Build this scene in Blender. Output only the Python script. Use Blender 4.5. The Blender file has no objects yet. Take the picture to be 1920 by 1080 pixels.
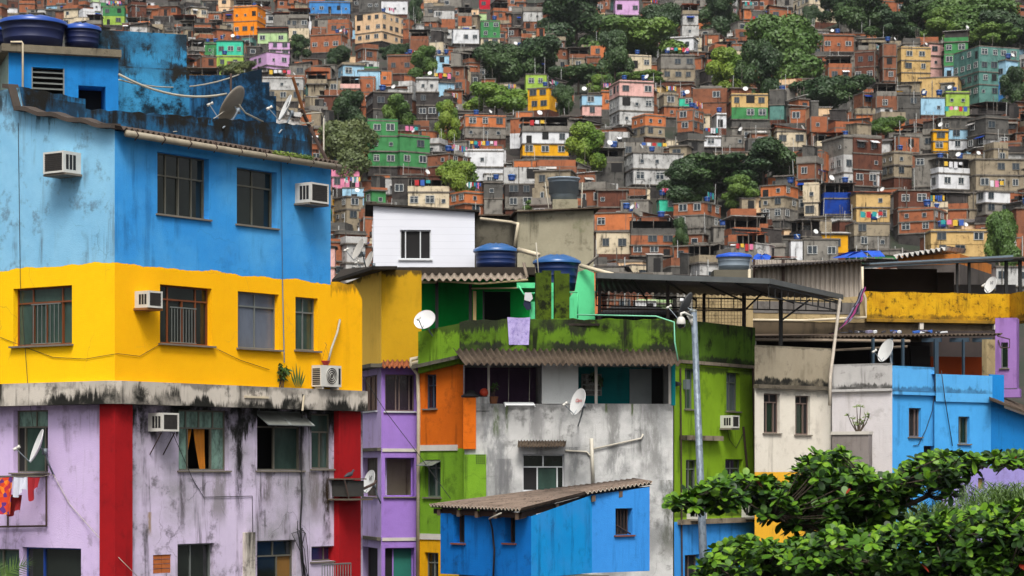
import bpy, math, random
from mathutils import Vector, Matrix, noise as mnoise
R = random.Random(11)
C = bpy.context.scene.collection
F, CX, HY, CZ = 4400.0, 960.0, 885.0, 7.0
rad = math.radians

def P(px, py, D):
    return Vector(((px - CX) / F * D, D, CZ + (HY - py) / F * D))

def hz(py, D):
    return CZ + (HY - py) / F * D

# ------------------------------------------------------------------ scene
sc = bpy.context.scene
cam = bpy.data.cameras.new("camera"); co = bpy.data.objects.new("camera", cam); C.objects.link(co)
co.location = (0, 0, CZ); co.rotation_euler = (math.pi / 2, 0, 0)
cam.sensor_width = 36; cam.lens = F / 1920 * 36; cam.shift_y = (HY - 540) / 1920
cam.clip_start = 1; cam.clip_end = 4000
cam.dof.use_dof = True; cam.dof.focus_distance = 58; cam.dof.aperture_fstop = 3.4
sc.camera = co
sc.view_settings.view_transform = 'Standard'; sc.view_settings.look = 'None'
sc.view_settings.exposure = 0.92; sc.view_settings.gamma = 1
sc.cycles.use_denoising = True
sc.cycles.max_bounces = 5; sc.cycles.diffuse_bounces = 3; sc.cycles.glossy_bounces = 2
sc.cycles.transparent_max_bounces = 6
W = bpy.data.worlds.new("World"); sc.world = W; W.use_nodes = True
wt = W.node_tree
sky = wt.nodes.new('ShaderNodeTexSky'); sky.sky_type = 'NISHITA'; sky.sun_disc = False
SE, SR = rad(54), rad(177)
sky.sun_elevation = SE; sky.sun_rotation = SR
sky.dust_density = 6; sky.air_density = 1.0; sky.ozone_density = 0.6
hs = wt.nodes.new('ShaderNodeHueSaturation'); hs.inputs['Saturation'].default_value = 0.35
bg = wt.nodes['Background']; bg.inputs[1].default_value = 0.092
wt.links.new(sky.outputs[0], hs.inputs['Color']); wt.links.new(hs.outputs[0], bg.inputs[0])
sl = bpy.data.lights.new("sun", 'SUN'); sl.energy = 1.65; sl.angle = rad(18); sl.color = (1, .96, .9)
so = bpy.data.objects.new("sun", sl); C.objects.link(so)
sdir = Vector((math.sin(SR) * math.cos(SE), math.cos(SR) * math.cos(SE), math.sin(SE)))   # towards the sun
so.rotation_euler = sdir.to_track_quat('Z', 'Y').to_euler(); so.location = (0, 0, 200)

# ------------------------------------------------------------------ materials
def lin(c):
    c = c / 255.0
    return c / 12.92 if c <= .04045 else ((c + .055) / 1.055) ** 2.4
KA = 0.85
def col(rgb, k=None):
    k = KA if k is None else k
    return tuple(min(.9, lin(x) * k) for x in rgb) + (1,)

class G:
    def __init__(s, name):
        s.m = bpy.data.materials.new(name); s.m.use_nodes = True
        s.t = s.m.node_tree; s.b = s.t.nodes['Principled BSDF']
        s.tc = None
    def n(s, typ): return s.t.nodes.new(typ)
    def l(s, a, b): s.t.links.new(a, b)
    def coord(s, scale=(1, 1, 1)):
        if s.tc is None: s.tc = s.n('ShaderNodeTexCoord')
        if scale == (1, 1, 1): return s.tc.outputs['Object']
        mp = s.n('ShaderNodeMapping'); mp.inputs['Scale'].default_value = scale
        s.l(s.tc.outputs['Object'], mp.inputs[0]); return mp.outputs[0]
    def noise(s, scale, detail=5, rough=.6, st=(1, 1, 1), dist=0):
        q = s.n('ShaderNodeTexNoise'); q.inputs['Scale'].default_value = scale
        q.inputs['Detail'].default_value = detail; q.inputs['Roughness'].default_value = rough
        q.inputs['Distortion'].default_value = dist
        s.l(s.coord(st), q.inputs['Vector']); return q.outputs[0]
    def rng(s, v, a, b, c=0., d=1.):
        q = s.n('ShaderNodeMapRange'); q.inputs[1].default_value = a; q.inputs[2].default_value = b
        q.inputs[3].default_value = c; q.inputs[4].default_value = d; q.interpolation_type = 'SMOOTHSTEP'
        s.l(v, q.inputs[0]); return q.outputs[0]
    def mix(s, fac, a, b, typ='MIX'):
        q = s.n('ShaderNodeMixRGB'); q.blend_type = typ
        for i, x in ((0, fac), (1, a), (2, b)):
            if hasattr(x, 'links'): s.l(x, q.inputs[i])
            else: q.inputs[i].default_value = x
        return q.outputs[0]
    def math(s, op, a, b=0.):
        q = s.n('ShaderNodeMath'); q.operation = op
        for i, x in ((0, a), (1, b)):
            if hasattr(x, 'links'): s.l(x, q.inputs[i])
            else: q.inputs[i].default_value = x
        return q.outputs[0]
    def xyz(s):
        q = s.n('ShaderNodeSeparateXYZ'); s.l(s.coord(), q.inputs[0]); return q.outputs
    def bump(s, v, strength=.3, dist=.02):
        q = s.n('ShaderNodeBump'); q.inputs['Strength'].default_value = strength; q.inputs['Distance'].default_value = dist
        s.l(v, q.inputs['Height']); s.l(q.outputs[0], s.b.inputs['Normal'])
    def done(s, c, rough=.85, metal=0., spec=None):
        if hasattr(c, 'links'): s.l(c, s.b.inputs['Base Color'])
        else: s.b.inputs['Base Color'].default_value = c
        s.b.inputs['Roughness'].default_value = rough; s.b.inputs['Metallic'].default_value = metal
        if spec is not None: s.b.inputs['Specular IOR Level'].default_value = spec
        return s.m

MATS = {}
def wall(name, c, c2=None, var=.5, dirt=(60, 58, 50), damt=.35, streak=.35, mould=(), blotch=None, scale=1., bumpy=.25, paint=None, rough=.88, fade=None, drips=(), crack=0.):
    """weathered painted plaster. mould: list of (z_top, reach, amount) black mould hanging below a ledge at z_top (or growing up if reach<0).
    blotch: (rgb, amount 0..1, scale) patches where another coat shows.  paint: list of (z, rgb) coats below each z."""
    if name in MATS: return MATS[name]
    g = G(name)
    n1 = g.noise(.9 * scale, 6, .65); n2 = g.noise(7 * scale, 5, .7)
    base = col(c); alt = col(c2) if c2 else tuple(x * .72 for x in base[:3]) + (1,)
    k = g.mix(g.rng(n1, .35, .7), base, alt) if var else base
    k = g.mix(g.math('MULTIPLY', g.rng(n1, .32, .72), var), base, alt)
    z = g.xyz()[2]
    if blotch:
        bc, ba, bs = blotch
        nb = g.noise(bs, 8, .7)
        k = g.mix(g.rng(nb, .70 - .4 * ba, .82 - .4 * ba), k, g.mix(n2, col(bc), tuple(x * .7 for x in col(bc)[:3]) + (1,)))
    if fade:
        fc_, fa = fade
        k = g.mix(g.math('MULTIPLY', g.rng(g.noise(.5 * scale, 5, .6), .4, .65), fa), k, col(fc_))
    if streak:
        ns = g.noise(3.2 * scale, 6, .65, (1, 1, .09)); na = g.noise(.7 * scale, 4, .6)
        fs = g.math('MULTIPLY', g.rng(ns, .5, .68), g.math('MULTIPLY', g.rng(na, .42, .58), min(1., streak * 1.35)))
        k = g.mix(fs, k, col(dirt))
    if damt:
        nd = g.noise(1.7 * scale, 9, .72)
        k = g.mix(g.math('MULTIPLY', g.rng(nd, .53, .67), damt), k, col(dirt))
    if paint:
        wob = g.math('MULTIPLY', g.math('SUBTRACT', g.noise(.9, 5, .6, (1, 1, 0.05)), .5), .3)
        zz = g.math('ADD', z, wob)
        for zp, cc in paint:
            b2 = col(cc); f = g.math('LESS_THAN', zz, zp)
            kk = g.mix(g.math('MULTIPLY', g.rng(n1, .35, .7), .25), b2, tuple(x * .8 for x in b2[:3]) + (1,))
            k = g.mix(f, k, kk)
    k = g.mix(.18, k, g.mix(n2, (.3, .3, .3, 1), (.75, .75, .75, 1)), 'OVERLAY')
    for zt, reach, amt in mould:
        ns = g.noise(2.2, 9, .74, (1, 1, .16))
        ns = g.math('ADD', g.math('MULTIPLY', g.math('SUBTRACT', ns, .5), 2.6), .5)
        d = g.math('DIVIDE', g.math('SUBTRACT', zt, z), reach)       # 0 at the ledge, 1 at the end of its reach
        f = g.math('SUBTRACT', g.math('ADD', ns, .32), g.math('ABSOLUTE', d))
        f = g.math('MULTIPLY', g.rng(f, .2, .46), g.rng(g.noise(.85, 5, .65), .36, .56, amt * .22, amt))
        f = g.math('MULTIPLY', f, g.math('GREATER_THAN', d, -.05))
        k = g.mix(f, k, (.013, .013, .011, 1))
    if crack:
        v = g.n('ShaderNodeTexVoronoi'); v.feature = 'DISTANCE_TO_EDGE'; v.inputs['Scale'].default_value = .55
        vm = g.n('ShaderNodeMixRGB'); vm.blend_type = 'ADD'; vm.inputs[0].default_value = .5; g.l(g.coord(), vm.inputs[1])
        nz = g.n('ShaderNodeTexNoise'); nz.inputs['Scale'].default_value = 2.2; nz.inputs['Detail'].default_value = 6; g.l(g.coord(), nz.inputs['Vector']); g.l(nz.outputs['Color'], vm.inputs[2]); g.l(vm.outputs[0], v.inputs['Vector'])
        f = g.math('MULTIPLY', g.rng(v.outputs['Distance'], .001, .008, 1, 0), g.math('MULTIPLY', g.rng(g.noise(.6, 3, .5), .52, .6), crack * .5)); k = g.mix(f, k, col(dirt, .4))
    for (fc, u0, hw, zt, zb, rgb, amt) in drips:
        v = g.n('ShaderNodeVectorMath'); v.operation = 'DOT_PRODUCT'; g.l(g.coord(), v.inputs[0]); v.inputs[1].default_value = (fc.u.x, fc.u.y, 0)
        wv = g.math('MULTIPLY', g.math('SUBTRACT', g.noise(2.5, 6, .7, (1, 1, .3)), .5), hw * 2.2)
        d = g.math('ABSOLUTE', g.math('ADD', g.math('SUBTRACT', v.outputs['Value'], u0), wv))
        f = g.math('MULTIPLY', g.rng(d, hw * .25, hw, 1, 0), g.math('MULTIPLY', g.rng(z, zb, zb + (zt - zb) * .45), g.math('LESS_THAN', z, zt)))
        f = g.math('MULTIPLY', f, g.math('MULTIPLY', g.rng(g.noise(3.5, 8, .75, (1, 1, .3)), .36, .55), amt)); k = g.mix(f, k, col(rgb))
    g.bump(g.math('ADD', g.math('MULTIPLY', n2, .6), g.noise(40, 3, .6)), bumpy, .02)
    MATS[name] = g.done(k, rough, 0, .15)
    return MATS[name]

def plain(name, c, rough=.6, metal=0., var=.25, spec=None, scale=3., k=None):
    if name in MATS: return MATS[name]
    g = G(name); b = col(c, k)
    kk = g.mix(g.math('MULTIPLY', g.rng(g.noise(scale, 6, .65), .35, .75), var), b, tuple(x * .45 for x in b[:3]) + (1,))
    MATS[name] = g.done(kk, rough, metal, spec)
    return MATS[name]

def glass(name, c, rough=.12, var=.5, spec=.5, scale=1.5):
    if name in MATS: return MATS[name]
    g = G(name); b = col(c)
    kk = g.mix(g.math('MULTIPLY', g.rng(g.noise(scale, 5, .6, (1, 1, .5)), .35, .7), var), b, tuple(x * .35 for x in b[:3]) + (1,))  # noise tones painted into the opaque pane in place of reflections
    MATS[name] = g.done(kk, rough, 0, spec)
    return MATS[name]

# ------------------------------------------------------------------ mesh building
ORG = {}
class MB:
    def __init__(s): s.v = []; s.f = []; s.m = []
    def face(s, pts, m=0):
        i = len(s.v); s.v += [Vector(p) for p in pts]; s.f.append(tuple(range(i, i + len(pts)))); s.m.append(m)
    def prism(s, a, b, m=0, cap=True):
        """a, b: matching rings of points, joined by side faces"""
        n = len(a); i = len(s.v); s.v += [Vector(p) for p in a] + [Vector(p) for p in b]
        for k in range(n):
            j = (k + 1) % n; s.f.append((i + k, i + j, i + n + j, i + n + k)); s.m.append(m)
        if cap:
            s.f.append(tuple(range(i + n - 1, i - 1, -1))); s.m.append(m)
            s.f.append(tuple(range(i + n, i + 2 * n))); s.m.append(m)
    def box(s, o, ex, ey, ez, m=0):
        o, ex, ey, ez = Vector(o), Vector(ex), Vector(ey), Vector(ez)
        s.prism([o, o + ex, o + ex + ey, o + ey], [o + ez, o + ex + ez, o + ex + ey + ez, o + ey + ez], m)
    def cbox(s, x0, x1, y0, y1, z0, z1, m=0):
        s.box((x0, y0, z0), (x1 - x0, 0, 0), (0, y1 - y0, 0), (0, 0, z1 - z0), m)
    def fbox(s, fc, u0, u1, z0, z1, o0, o1, m=0):
        s.prism([fc.w(u0, z0, o0), fc.w(u1, z0, o0), fc.w(u1, z1, o0), fc.w(u0, z1, o0)],
                [fc.w(u0, z0, o1), fc.w(u1, z0, o1), fc.w(u1, z1, o1), fc.w(u0, z1, o1)], m)
    def tube(s, pts, r, n=6, m=0, r1=None):
        pts = [Vector(p) for p in pts]; r1 = r if r1 is None else r1
        rings = []; L = len(pts); nx = None
        for k, p in enumerate(pts):
            t = (pts[min(k + 1, L - 1)] - pts[max(k - 1, 0)]).normalized()
            if nx is None: nx = t.orthogonal().normalized()
            nx = (nx - t * nx.dot(t)).normalized() if (nx - t * nx.dot(t)).length > 1e-6 else t.orthogonal().normalized()
            bn = t.cross(nx); rr = r + (r1 - r) * k / max(1, L - 1)
            rings.append([p + (nx * math.cos(2 * math.pi * q / n) + bn * math.sin(2 * math.pi * q / n)) * rr for q in range(n)])
        i = len(s.v)
        for g_ in rings: s.v += g_
        for k in range(L - 1):
            for q in range(n):
                s.f.append((i + k * n + q, i + k * n + (q + 1) % n, i + (k + 1) * n + (q + 1) % n, i + (k + 1) * n + q)); s.m.append(m)
        s.f.append(tuple(range(i + n - 1, i - 1, -1))); s.m.append(m)
        s.f.append(tuple(range(i + (L - 1) * n, i + L * n))); s.m.append(m)
    def lathe(s, prof, n=20, m=0, c=(0, 0, 0), wob=None):
        c = Vector(c); i = len(s.v); L = len(prof)
        for r, z in prof:
            for q in range(n):
                a = 2 * math.pi * q / n; rr = r * (1 + (wob(a) if wob else 0))
                s.v.append(c + Vector((rr * math.cos(a), rr * math.sin(a), z)))
        for k in range(L - 1):
            for q in range(n):
                s.f.append((i + k * n + q, i + k * n + (q + 1) % n, i + (k + 1) * n + (q + 1) % n, i + (k + 1) * n + q)); s.m.append(m)
    def build(s, name, mats, parent=None, smooth=False, org=None):
        o_ = ORG[parent] if parent is not None else Vector(org if org is not None else (0, 0, 0))
        me = bpy.data.meshes.new(name)
        me.from_pydata([v - o_ for v in s.v], [], s.f)
        if not isinstance(mats, (list, tuple)): mats = [mats]
        for q in mats: me.materials.append(q)
        me.polygons.foreach_set('material_index', s.m)
        if smooth: me.polygons.foreach_set('use_smooth', [True] * len(me.polygons))
        me.update()
        ob = bpy.data.objects.new(name, me); C.objects.link(ob)
        if parent is not None: ob.parent = parent
        else: ob.location = o_
        ORG[ob] = o_
        return ob

def tag(o, label=None, cat=None, group=None, kind=None):
    if label: o['label'] = label
    if cat: o['category'] = cat
    if group: o['group'] = group
    if kind: o['kind'] = kind
    return o

def root(name, loc, label, cat, group=None):
    o = bpy.data.objects.new(name, None); C.objects.link(o); o.location = loc; o.empty_display_size = .3
    ORG[o] = Vector(loc); tag(o, label, cat, group); return o

def copy_tree(o, parent=None):
    c = o.copy(); C.objects.link(c)
    if parent is not None: c.parent = parent
    for ch in list(o.children): copy_tree(ch, c)
    return c

class Fc:
    """vertical plane of a facade through two points seen at (px, depth)"""
    def __init__(s, px0, D0, px1, D1, off=0.):
        a = Vector(((px0 - CX) / F * D0, D0)); b = Vector(((px1 - CX) / F * D1, D1))
        s.u = (b - a).normalized(); s.n = Vector((s.u.y, -s.u.x)); s.a = a + s.n * off; s.L = (b - a).length
    def uz(s, px, py, off=0.):
        d = Vector(((px - CX) / F, 1.)); a = s.a + s.n * off
        t = a.dot(s.n) / d.dot(s.n); p = d * t
        return (p - a).dot(s.u), CZ + (HY - py) / F * t
    def U(s, px, off=0.): return s.uz(px, 0, off)[0]
    def Z(s, px, py, off=0.): return s.uz(px, py, off)[1]
    def w(s, u, z, off=0.):
        p = s.a + s.u * u + s.n * off; return Vector((p.x, p.y, z))
    def pp(s, px, py, off=0.):
        u, z = s.uz(px, py, off); return s.w(u, z, off)
    def shifted(s, off):
        q = Fc.__new__(Fc); q.u, q.n, q.L = s.u, s.n, s.L; q.a = s.a + s.n * off; return q

def wallsheet(mb, fc, u0, u1, zb, zt, holes=(), depth=.14, m=0, mr=None, top=None, bot=None, step=None, off=0., cap=.0):
    """facade with rectangular openings and real reveals; top/bot may be functions of u"""
    mr = m if mr is None else mr
    us = {u0, u1}; zs = {zb, zt}
    for h in holes:
        us |= {max(u0, min(u1, h[0])), max(u0, min(u1, h[1]))}; zs |= {max(zb, min(zt, h[2])), max(zb, min(zt, h[3]))}
    if step:
        k = max(1, int((u1 - u0) / step)); us |= {u0 + (u1 - u0) * i / k for i in range(k + 1)}
    us = sorted(us); zs = sorted(zs)
    us = [u for i, u in enumerate(us) if i == 0 or u - us[i - 1] > 1e-4]; zs = [z for i, z in enumerate(zs) if i == 0 or z - zs[i - 1] > 1e-4]
    T = lambda u: top(u) if top else zt
    B = lambda u: bot(u) if bot else zb
    nz = len(zs)
    for a, b in zip(us, us[1:]):
        for k in range(nz - 1):
            c, d = zs[k], zs[k + 1]; um, zm = (a + b) / 2, (c + d) / 2
            if any(h[0] - 1e-4 < um < h[1] + 1e-4 and h[2] - 1e-4 < zm < h[3] + 1e-4 for h in holes): continue
            ca, cb = (B(a), B(b)) if k == 0 else (c, c)
            da, db = (T(a), T(b)) if k == nz - 2 else (d, d)
            mb.face([fc.w(a, ca, off), fc.w(b, cb, off), fc.w(b, db, off), fc.w(a, da, off)], m)
        if cap: mb.face([fc.w(a, T(a), off), fc.w(b, T(b), off), fc.w(b, T(b), off - cap), fc.w(a, T(a), off - cap)], m)
    for h in holes:
        if not (u0 - .01 < (h[0] + h[1]) / 2 < u1 + .01 and zb - .01 < (h[2] + h[3]) / 2 < zt + .01): continue
        a, b, c, d = h[:4]; dp = h[4] if len(h) > 4 else depth
        i, o = off - dp, off
        mb.face([fc.w(a, c, o), fc.w(a, d, o), fc.w(a, d, i), fc.w(a, c, i)], mr)
        mb.face([fc.w(b, c, o), fc.w(b, c, i), fc.w(b, d, i), fc.w(b, d, o)], mr)
        mb.face([fc.w(a, d, o), fc.w(b, d, o), fc.w(b, d, i), fc.w(a, d, i)], mr)
        mb.face([fc.w(a, c, o), fc.w(a, c, i), fc.w(b, c, i), fc.w(b, c, o)], mr)

M_dark = plain('dark_interior', (14, 13, 14), .9, var=.3)
M_alu = plain('aluminium_frame', (120, 125, 122), .45, .3)
M_bronze = plain('bronze_frame', (104, 101, 88), .5, .2)
M_wood = plain('varnished_wood', (120, 62, 25), .5, var=.5)
M_whitef = plain('white_frame', (205, 208, 210), .5, var=.2)
M_stone = plain('sill_stone', (120, 112, 100), .7, var=.5)
G_dark = glass('dark_glass', (36, 42, 38), .1, .9)
G_green = glass('green_glass', (58, 80, 72), .12, .8)
G_pat = glass('patterned_glass', (124, 156, 142), .2, 1., scale=7)  # pattern streaks that also stand in for reflections
G_grey = glass('grey_curtain_glass', (98, 106, 120), .25, .35, scale=3)

def window(parent, fc, x0, y0, x1, y1, holes, frame=None, pane=None, cols=2, transom=None, tcols=None, depth=.13, sill=True, fw=.035, cells=None, tpane=None, rail=None, off=0., label=None, inner=None, skip=(), sillw=.06):
    """y0,y1 read at the middle of the window. cols: number or list of fractions; transom: fraction from the top"""
    frame = frame or M_alu; pane = pane or G_dark
    xm = (x0 + x1) / 2
    u0, u1 = fc.U(x0, off), fc.U(x1, off); z1, z0 = fc.Z(xm, y0, off), fc.Z(xm, y1, off)
    holes.append((u0, u1, z0, z1, depth + .12))
    b, a = off - depth - .05, off - depth
    mb = MB()
    mb.fbox(fc, u0, u1, z0, z0 + fw, b, a); mb.fbox(fc, u0, u1, z1 - fw, z1, b, a)
    mb.fbox(fc, u0, u0 + fw, z0 + fw, z1 - fw, b, a); mb.fbox(fc, u1 - fw, u1, z0 + fw, z1 - fw, b, a)
    zt = z1 - (z1 - z0) * transom if transom else z1 - fw
    fr = lambda k: [i / k for i in range(1, k)] if isinstance(k, int) else list(k)
    cl = fr(cols); tl = fr(tcols if tcols is not None else cols)
    if transom: mb.fbox(fc, u0 + fw, u1 - fw, zt - fw / 2, zt + fw / 2, b, a + .004)
    ztop = zt - fw / 2 if transom else z1 - fw
    for f in cl:
        uc = u0 + (u1 - u0) * f; mb.fbox(fc, uc - fw / 2, uc + fw / 2, z0 + fw, ztop, b, a + .002)
    if transom:
        for f in tl:
            uc = u0 + (u1 - u0) * f; mb.fbox(fc, uc - fw / 2, uc + fw / 2, zt + fw / 2, z1 - fw, b, a + .002)
    w = mb.build('window', frame, parent)
    if label: w['label'] = label
    pm = MB(); mats = [pane]
    def mi(mm):
        if mm not in mats: mats.append(mm)
        return mats.index(mm)
    e = [0] + cl + [1]
    for k in range(len(e) - 1):
        if k in skip: continue
        mm = cells[k] if cells and cells[k] is not None else pane
        dd = off - depth - .025 - (.02 if k % 2 else 0)
        pm.face([fc.w(u0 + (u1 - u0) * e[k], z0, dd), fc.w(u0 + (u1 - u0) * e[k + 1], z0, dd), fc.w(u0 + (u1 - u0) * e[k + 1], ztop, dd), fc.w(u0 + (u1 - u0) * e[k], ztop, dd)], mi(mm))
    if transom and 't' not in skip:
        pm.face([fc.w(u0, zt, off - depth - .025), fc.w(u1, zt, off - depth - .025), fc.w(u1, z1, off - depth - .025), fc.w(u0, z1, off - depth - .025)], mi(tpane or pane))
    if pm.f: pm.build('pane', mats, w)
    if skip:
        bm = MB(); q = off - depth - .8; o2 = off - depth - .13
        bm.face([fc.w(u0, z0, q), fc.w(u1, z0, q), fc.w(u1, z1, q), fc.w(u0, z1, q)])
        for (p1, p2) in (((u0, z0), (u0, z1)), ((u0, z1), (u1, z1)), ((u1, z1), (u1, z0)), ((u1, z0), (u0, z0))):
            bm.face([fc.w(p1[0], p1[1], q), fc.w(p2[0], p2[1], q), fc.w(p2[0], p2[1], o2), fc.w(p1[0], p1[1], o2)])
        bm.build('room_behind', inner or M_dark, w)
    if sill:
        sm = MB(); sm.fbox(fc, u0 - .05, u1 + .05, z0 - .04, z0 - .003, off - depth, off + sillw)
        sm.build('sill', M_stone if sill is True else sill, w)
    if rail:
        rm = MB(); a0, a1, h, nb = rail
        ua, ub = u0 + (u1 - u0) * a0, u0 + (u1 - u0) * a1; zt2 = z0 + (z1 - z0) * h
        for i in range(nb):
            uu = ua + (ub - ua) * (i + .5) / nb; rm.fbox(fc, uu - .007, uu + .007, z0 + .05, zt2, off - .08, off - .066)
        rm.fbox(fc, ua, ub, zt2, zt2 + .025, off - .085, off - .06); rm.fbox(fc, ua, ub, z0 + .03, z0 + .05, off - .085, off - .06)
        rm.build('railing', M_alu, w)
    return w, (u0, u1, z0, z1)

def corrugated(mb, p00, p10, p01, p11, waves, amp=.03, thick=.012, m=0, per=6, mrim=None):
    mrim = m if mrim is None else mrim
    """sheet: p00->p10 runs across the waves, p00->p01 along them"""
    p00, p10, p01, p11 = map(Vector, (p00, p10, p01, p11))
    up = (p10 - p00).cross(p01 - p00).normalized()
    if up.z < 0: up = -up
    n = waves * per; i = len(mb.v)
    for lay in (0, 1):
        for k in range(n + 1):
            t = k / n; d = up * (amp * math.cos(2 * math.pi * k / per) - lay * thick)
            mb.v += [p00.lerp(p10, t) + d, p01.lerp(p11, t) + d]
    q = 2 * (n + 1)
    for k in range(n):
        a = i + 2 * k
        mb.f.append((a, a + 2, a + 3, a + 1)); mb.m.append(m)
        mb.f.append((a + q + 1, a + q + 3, a + q + 2, a + q)); mb.m.append(m)
        mb.f.append((a, a + q, a + q + 2, a + 2)); mb.m.append(mrim)
        mb.f.append((a + 1, a + 3, a + q + 3, a + q + 1)); mb.m.append(mrim)

def sag(a, b, d, n=10):
    a, b = Vector(a), Vector(b)
    return [a.lerp(b, k / n) - Vector((0, 0, d * 4 * (k / n) * (1 - k / n))) for k in range(n + 1)]

M_cable = plain('black_cable', (24, 24, 26), .7)
M_wcable = plain('pale_cable', (170, 165, 150), .7)
M_pvc = plain('pvc_pipe', (205, 192, 165), .5, var=.4)
def cable(pts, r, label, mat=None, name='cable', cat='cable', group=None, n=5):
    mb = MB(); mb.tube(pts, r, n)
    o = mb.build(name, mat or M_cable, None, True, org=pts[0]); tag(o, label, cat, group); return o
# ================================================================== HILLSIDE
DT = [(620, 255), (520, 292), (420, 325), (270, 372), (180, 430), (90, 540), (0, 690), (-60, 790), (-140, 920)]
def Dh(px, py):
    if py >= DT[0][0]: d = DT[0][1]
    else:
        d = DT[-1][1]
        for (a, da), (b, db) in zip(DT, DT[1:]):
            if a >= py >= b: d = da + (db - da) * (a - py) / (a - b); break
    k = max(0., min(1., (px - 900) / 800.)); t = max(0., min(1., (190 - py) / 190.))
    return d * (1 - .27 * k * t)

g = G('hill_soil'); nn = g.noise(.08, 8, .7)
M_soil = g.done(g.mix(g.rng(nn, .4, .6), (.03, .022, .018, 1), (.012, .02, .008, 1)), .95)
mb = MB(); cols_ = list(range(-500, 2500, 60)); rows_ = list(range(620, -150, -20))
grid = []
for py in rows_:
    line = []
    for px in cols_:
        D = Dh(px, py) + 4; p = P(px, py, D); p.z -= 1.2; line.append(p)
    grid.append(line)
foot = [Vector((p.x * .62, 150, 0)) for p in grid[0]]; foot0 = [Vector((p.x * .5, 120, 0)) for p in grid[0]]
grid = [foot0, foot] + grid
nc = len(cols_)
for g_ in grid: mb.v += g_
for i in range(len(grid) - 1):
    for j in range(nc - 1):
        a = i * nc + j; mb.f.append((a, a + 1, a + nc + 1, a + nc)); mb.m.append(0)
tag(mb.build('hill', M_soil, None, True), kind='structure')
g = G('street_asphalt'); M_asph = g.done(g.mix(g.noise(.4, 8, .7), (.035, .035, .036, 1), (.07, .068, .065, 1)), .95)
mb = MB(); mb.face([(-600, -120, -.02), (600, -120, -.02), (600, 1000, -.02), (-600, 1000, -.02)])
tag(mb.build('ground', M_asph), kind='structure')

def hmat(name, c, c2=None, dirt=(38, 36, 34), damt=.7, streak=.85, **k):
    return wall('hill_' + name, c, c2, .7, dirt, damt, streak, scale=k.pop('scale', .8), bumpy=.1, **k)
HM = {
 'brick': hmat('brick', (164, 100, 68), (128, 80, 58), (58, 48, 44), .6, .6),
 'brick2': hmat('brick2', (140, 90, 66), (104, 70, 54), (48, 40, 38), .7, .7),
 'brickd': hmat('brickd', (104, 64, 50), (72, 48, 40), (38, 30, 28), .65, .7),
 'bricko': hmat('bricko', (200, 120, 74), (164, 96, 60), (80, 54, 44), .5, .5),
 'grey': hmat('grey', (136, 132, 124), (98, 95, 90)),
 'greyd': hmat('greyd', (96, 94, 90), (60, 60, 58), (28, 28, 28)),
 'dark': hmat('dark', (70, 66, 64), (40, 38, 38), (20, 20, 20)),
 'cream': hmat('cream', (214, 200, 172), (180, 166, 140)),
 'tan': hmat('tan', (208, 176, 118), (176, 144, 92), (70, 58, 44)),
 'sand': hmat('sand', (156, 144, 122), (118, 108, 92)),
 'white': hmat('white', (222, 224, 226), (190, 192, 196), damt=.3, streak=.4),
 'stain': hmat('stain', (198, 198, 196), (130, 130, 128), (36, 36, 36), .8, .9),
 'pink': hmat('pink', (226, 180, 172), (196, 150, 142), damt=.35, streak=.4),
 'rose': hmat('rose', (226, 140, 170), (200, 118, 150), damt=.25, streak=.25),
 'lilac': hmat('lilac', (208, 168, 210), (182, 140, 186), damt=.3, streak=.3),
 'sky': hmat('sky', (160, 200, 222), (130, 172, 200), damt=.35, streak=.4),
 'blue': hmat('blue', (70, 140, 205), (44, 100, 165), damt=.3, streak=.4),
 'royal': hmat('royal', (20, 62, 150), (14, 44, 116), damt=.25, streak=.3),
 'green': hmat('green', (70, 138, 84), (50, 108, 62), damt=.3, streak=.4),
 'lime': hmat('lime', (158, 190, 84), (130, 160, 60), damt=.3, streak=.4),
 'mint': hmat('mint', (70, 200, 165), (52, 170, 138), damt=.2, streak=.2),
 'paleg': hmat('paleg', (186, 214, 158), (150, 184, 128), damt=.3, streak=.3),
 'teal': hmat('teal', (96, 140, 132), (50, 84, 80), (30, 40, 40), .6, .6),
 'yellow': hmat('yellow', (228, 168, 30), (200, 140, 20), damt=.3, streak=.3),
 'orange': hmat('orange', (238, 140, 22), (216, 118, 16), damt=.12, streak=.15),
 'red': hmat('red', (190, 30, 50), (150, 24, 40), damt=.2, streak=.2),
 'peach': hmat('peach', (228, 196, 158), (206, 170, 132), damt=.3, streak=.35),
}
WORD = {'brick': 'bare brick', 'brick2': 'bare brick', 'brickd': 'dark sooty brick', 'bricko': 'orange brick', 'grey': 'grey plastered', 'greyd': 'dark grey', 'dark': 'blackened concrete',
 'cream': 'cream', 'tan': 'tan', 'sand': 'dull beige', 'white': 'white', 'stain': 'stained white', 'pink': 'pale pink', 'rose': 'pink', 'lilac': 'lilac', 'sky': 'pale blue', 'blue': 'blue', 'royal': 'dark blue',
 'green': 'green', 'lime': 'lime green', 'mint': 'mint green', 'paleg': 'pale green', 'teal': 'teal', 'yellow': 'yellow', 'orange': 'orange', 'red': 'red', 'peach': 'peach'}
M_slab = hmat('slab', (120, 114, 106), (74, 70, 66), (30, 28, 28), .6, .6)
M_tin = hmat('tin_roof', (104, 100, 98), (60, 56, 54), (30, 26, 24), .5, .5)
M_tinl = hmat('pale_tin_roof', (190, 188, 184), (150, 146, 140))
M_tile = hmat('clay_tile', (168, 86, 56), (128, 62, 42))
M_hole = plain('hill_dark_opening', (20, 19, 20), .9, var=.4)
M_hpane = glass('hill_window_pane', (50, 60, 68), .15, .7, scale=.8)
M_hframe = plain('hill_window_frame', (178, 180, 178), .6)
M_tank = plain('blue_tank_plastic', (16, 60, 128), .35, var=.2)
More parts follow.
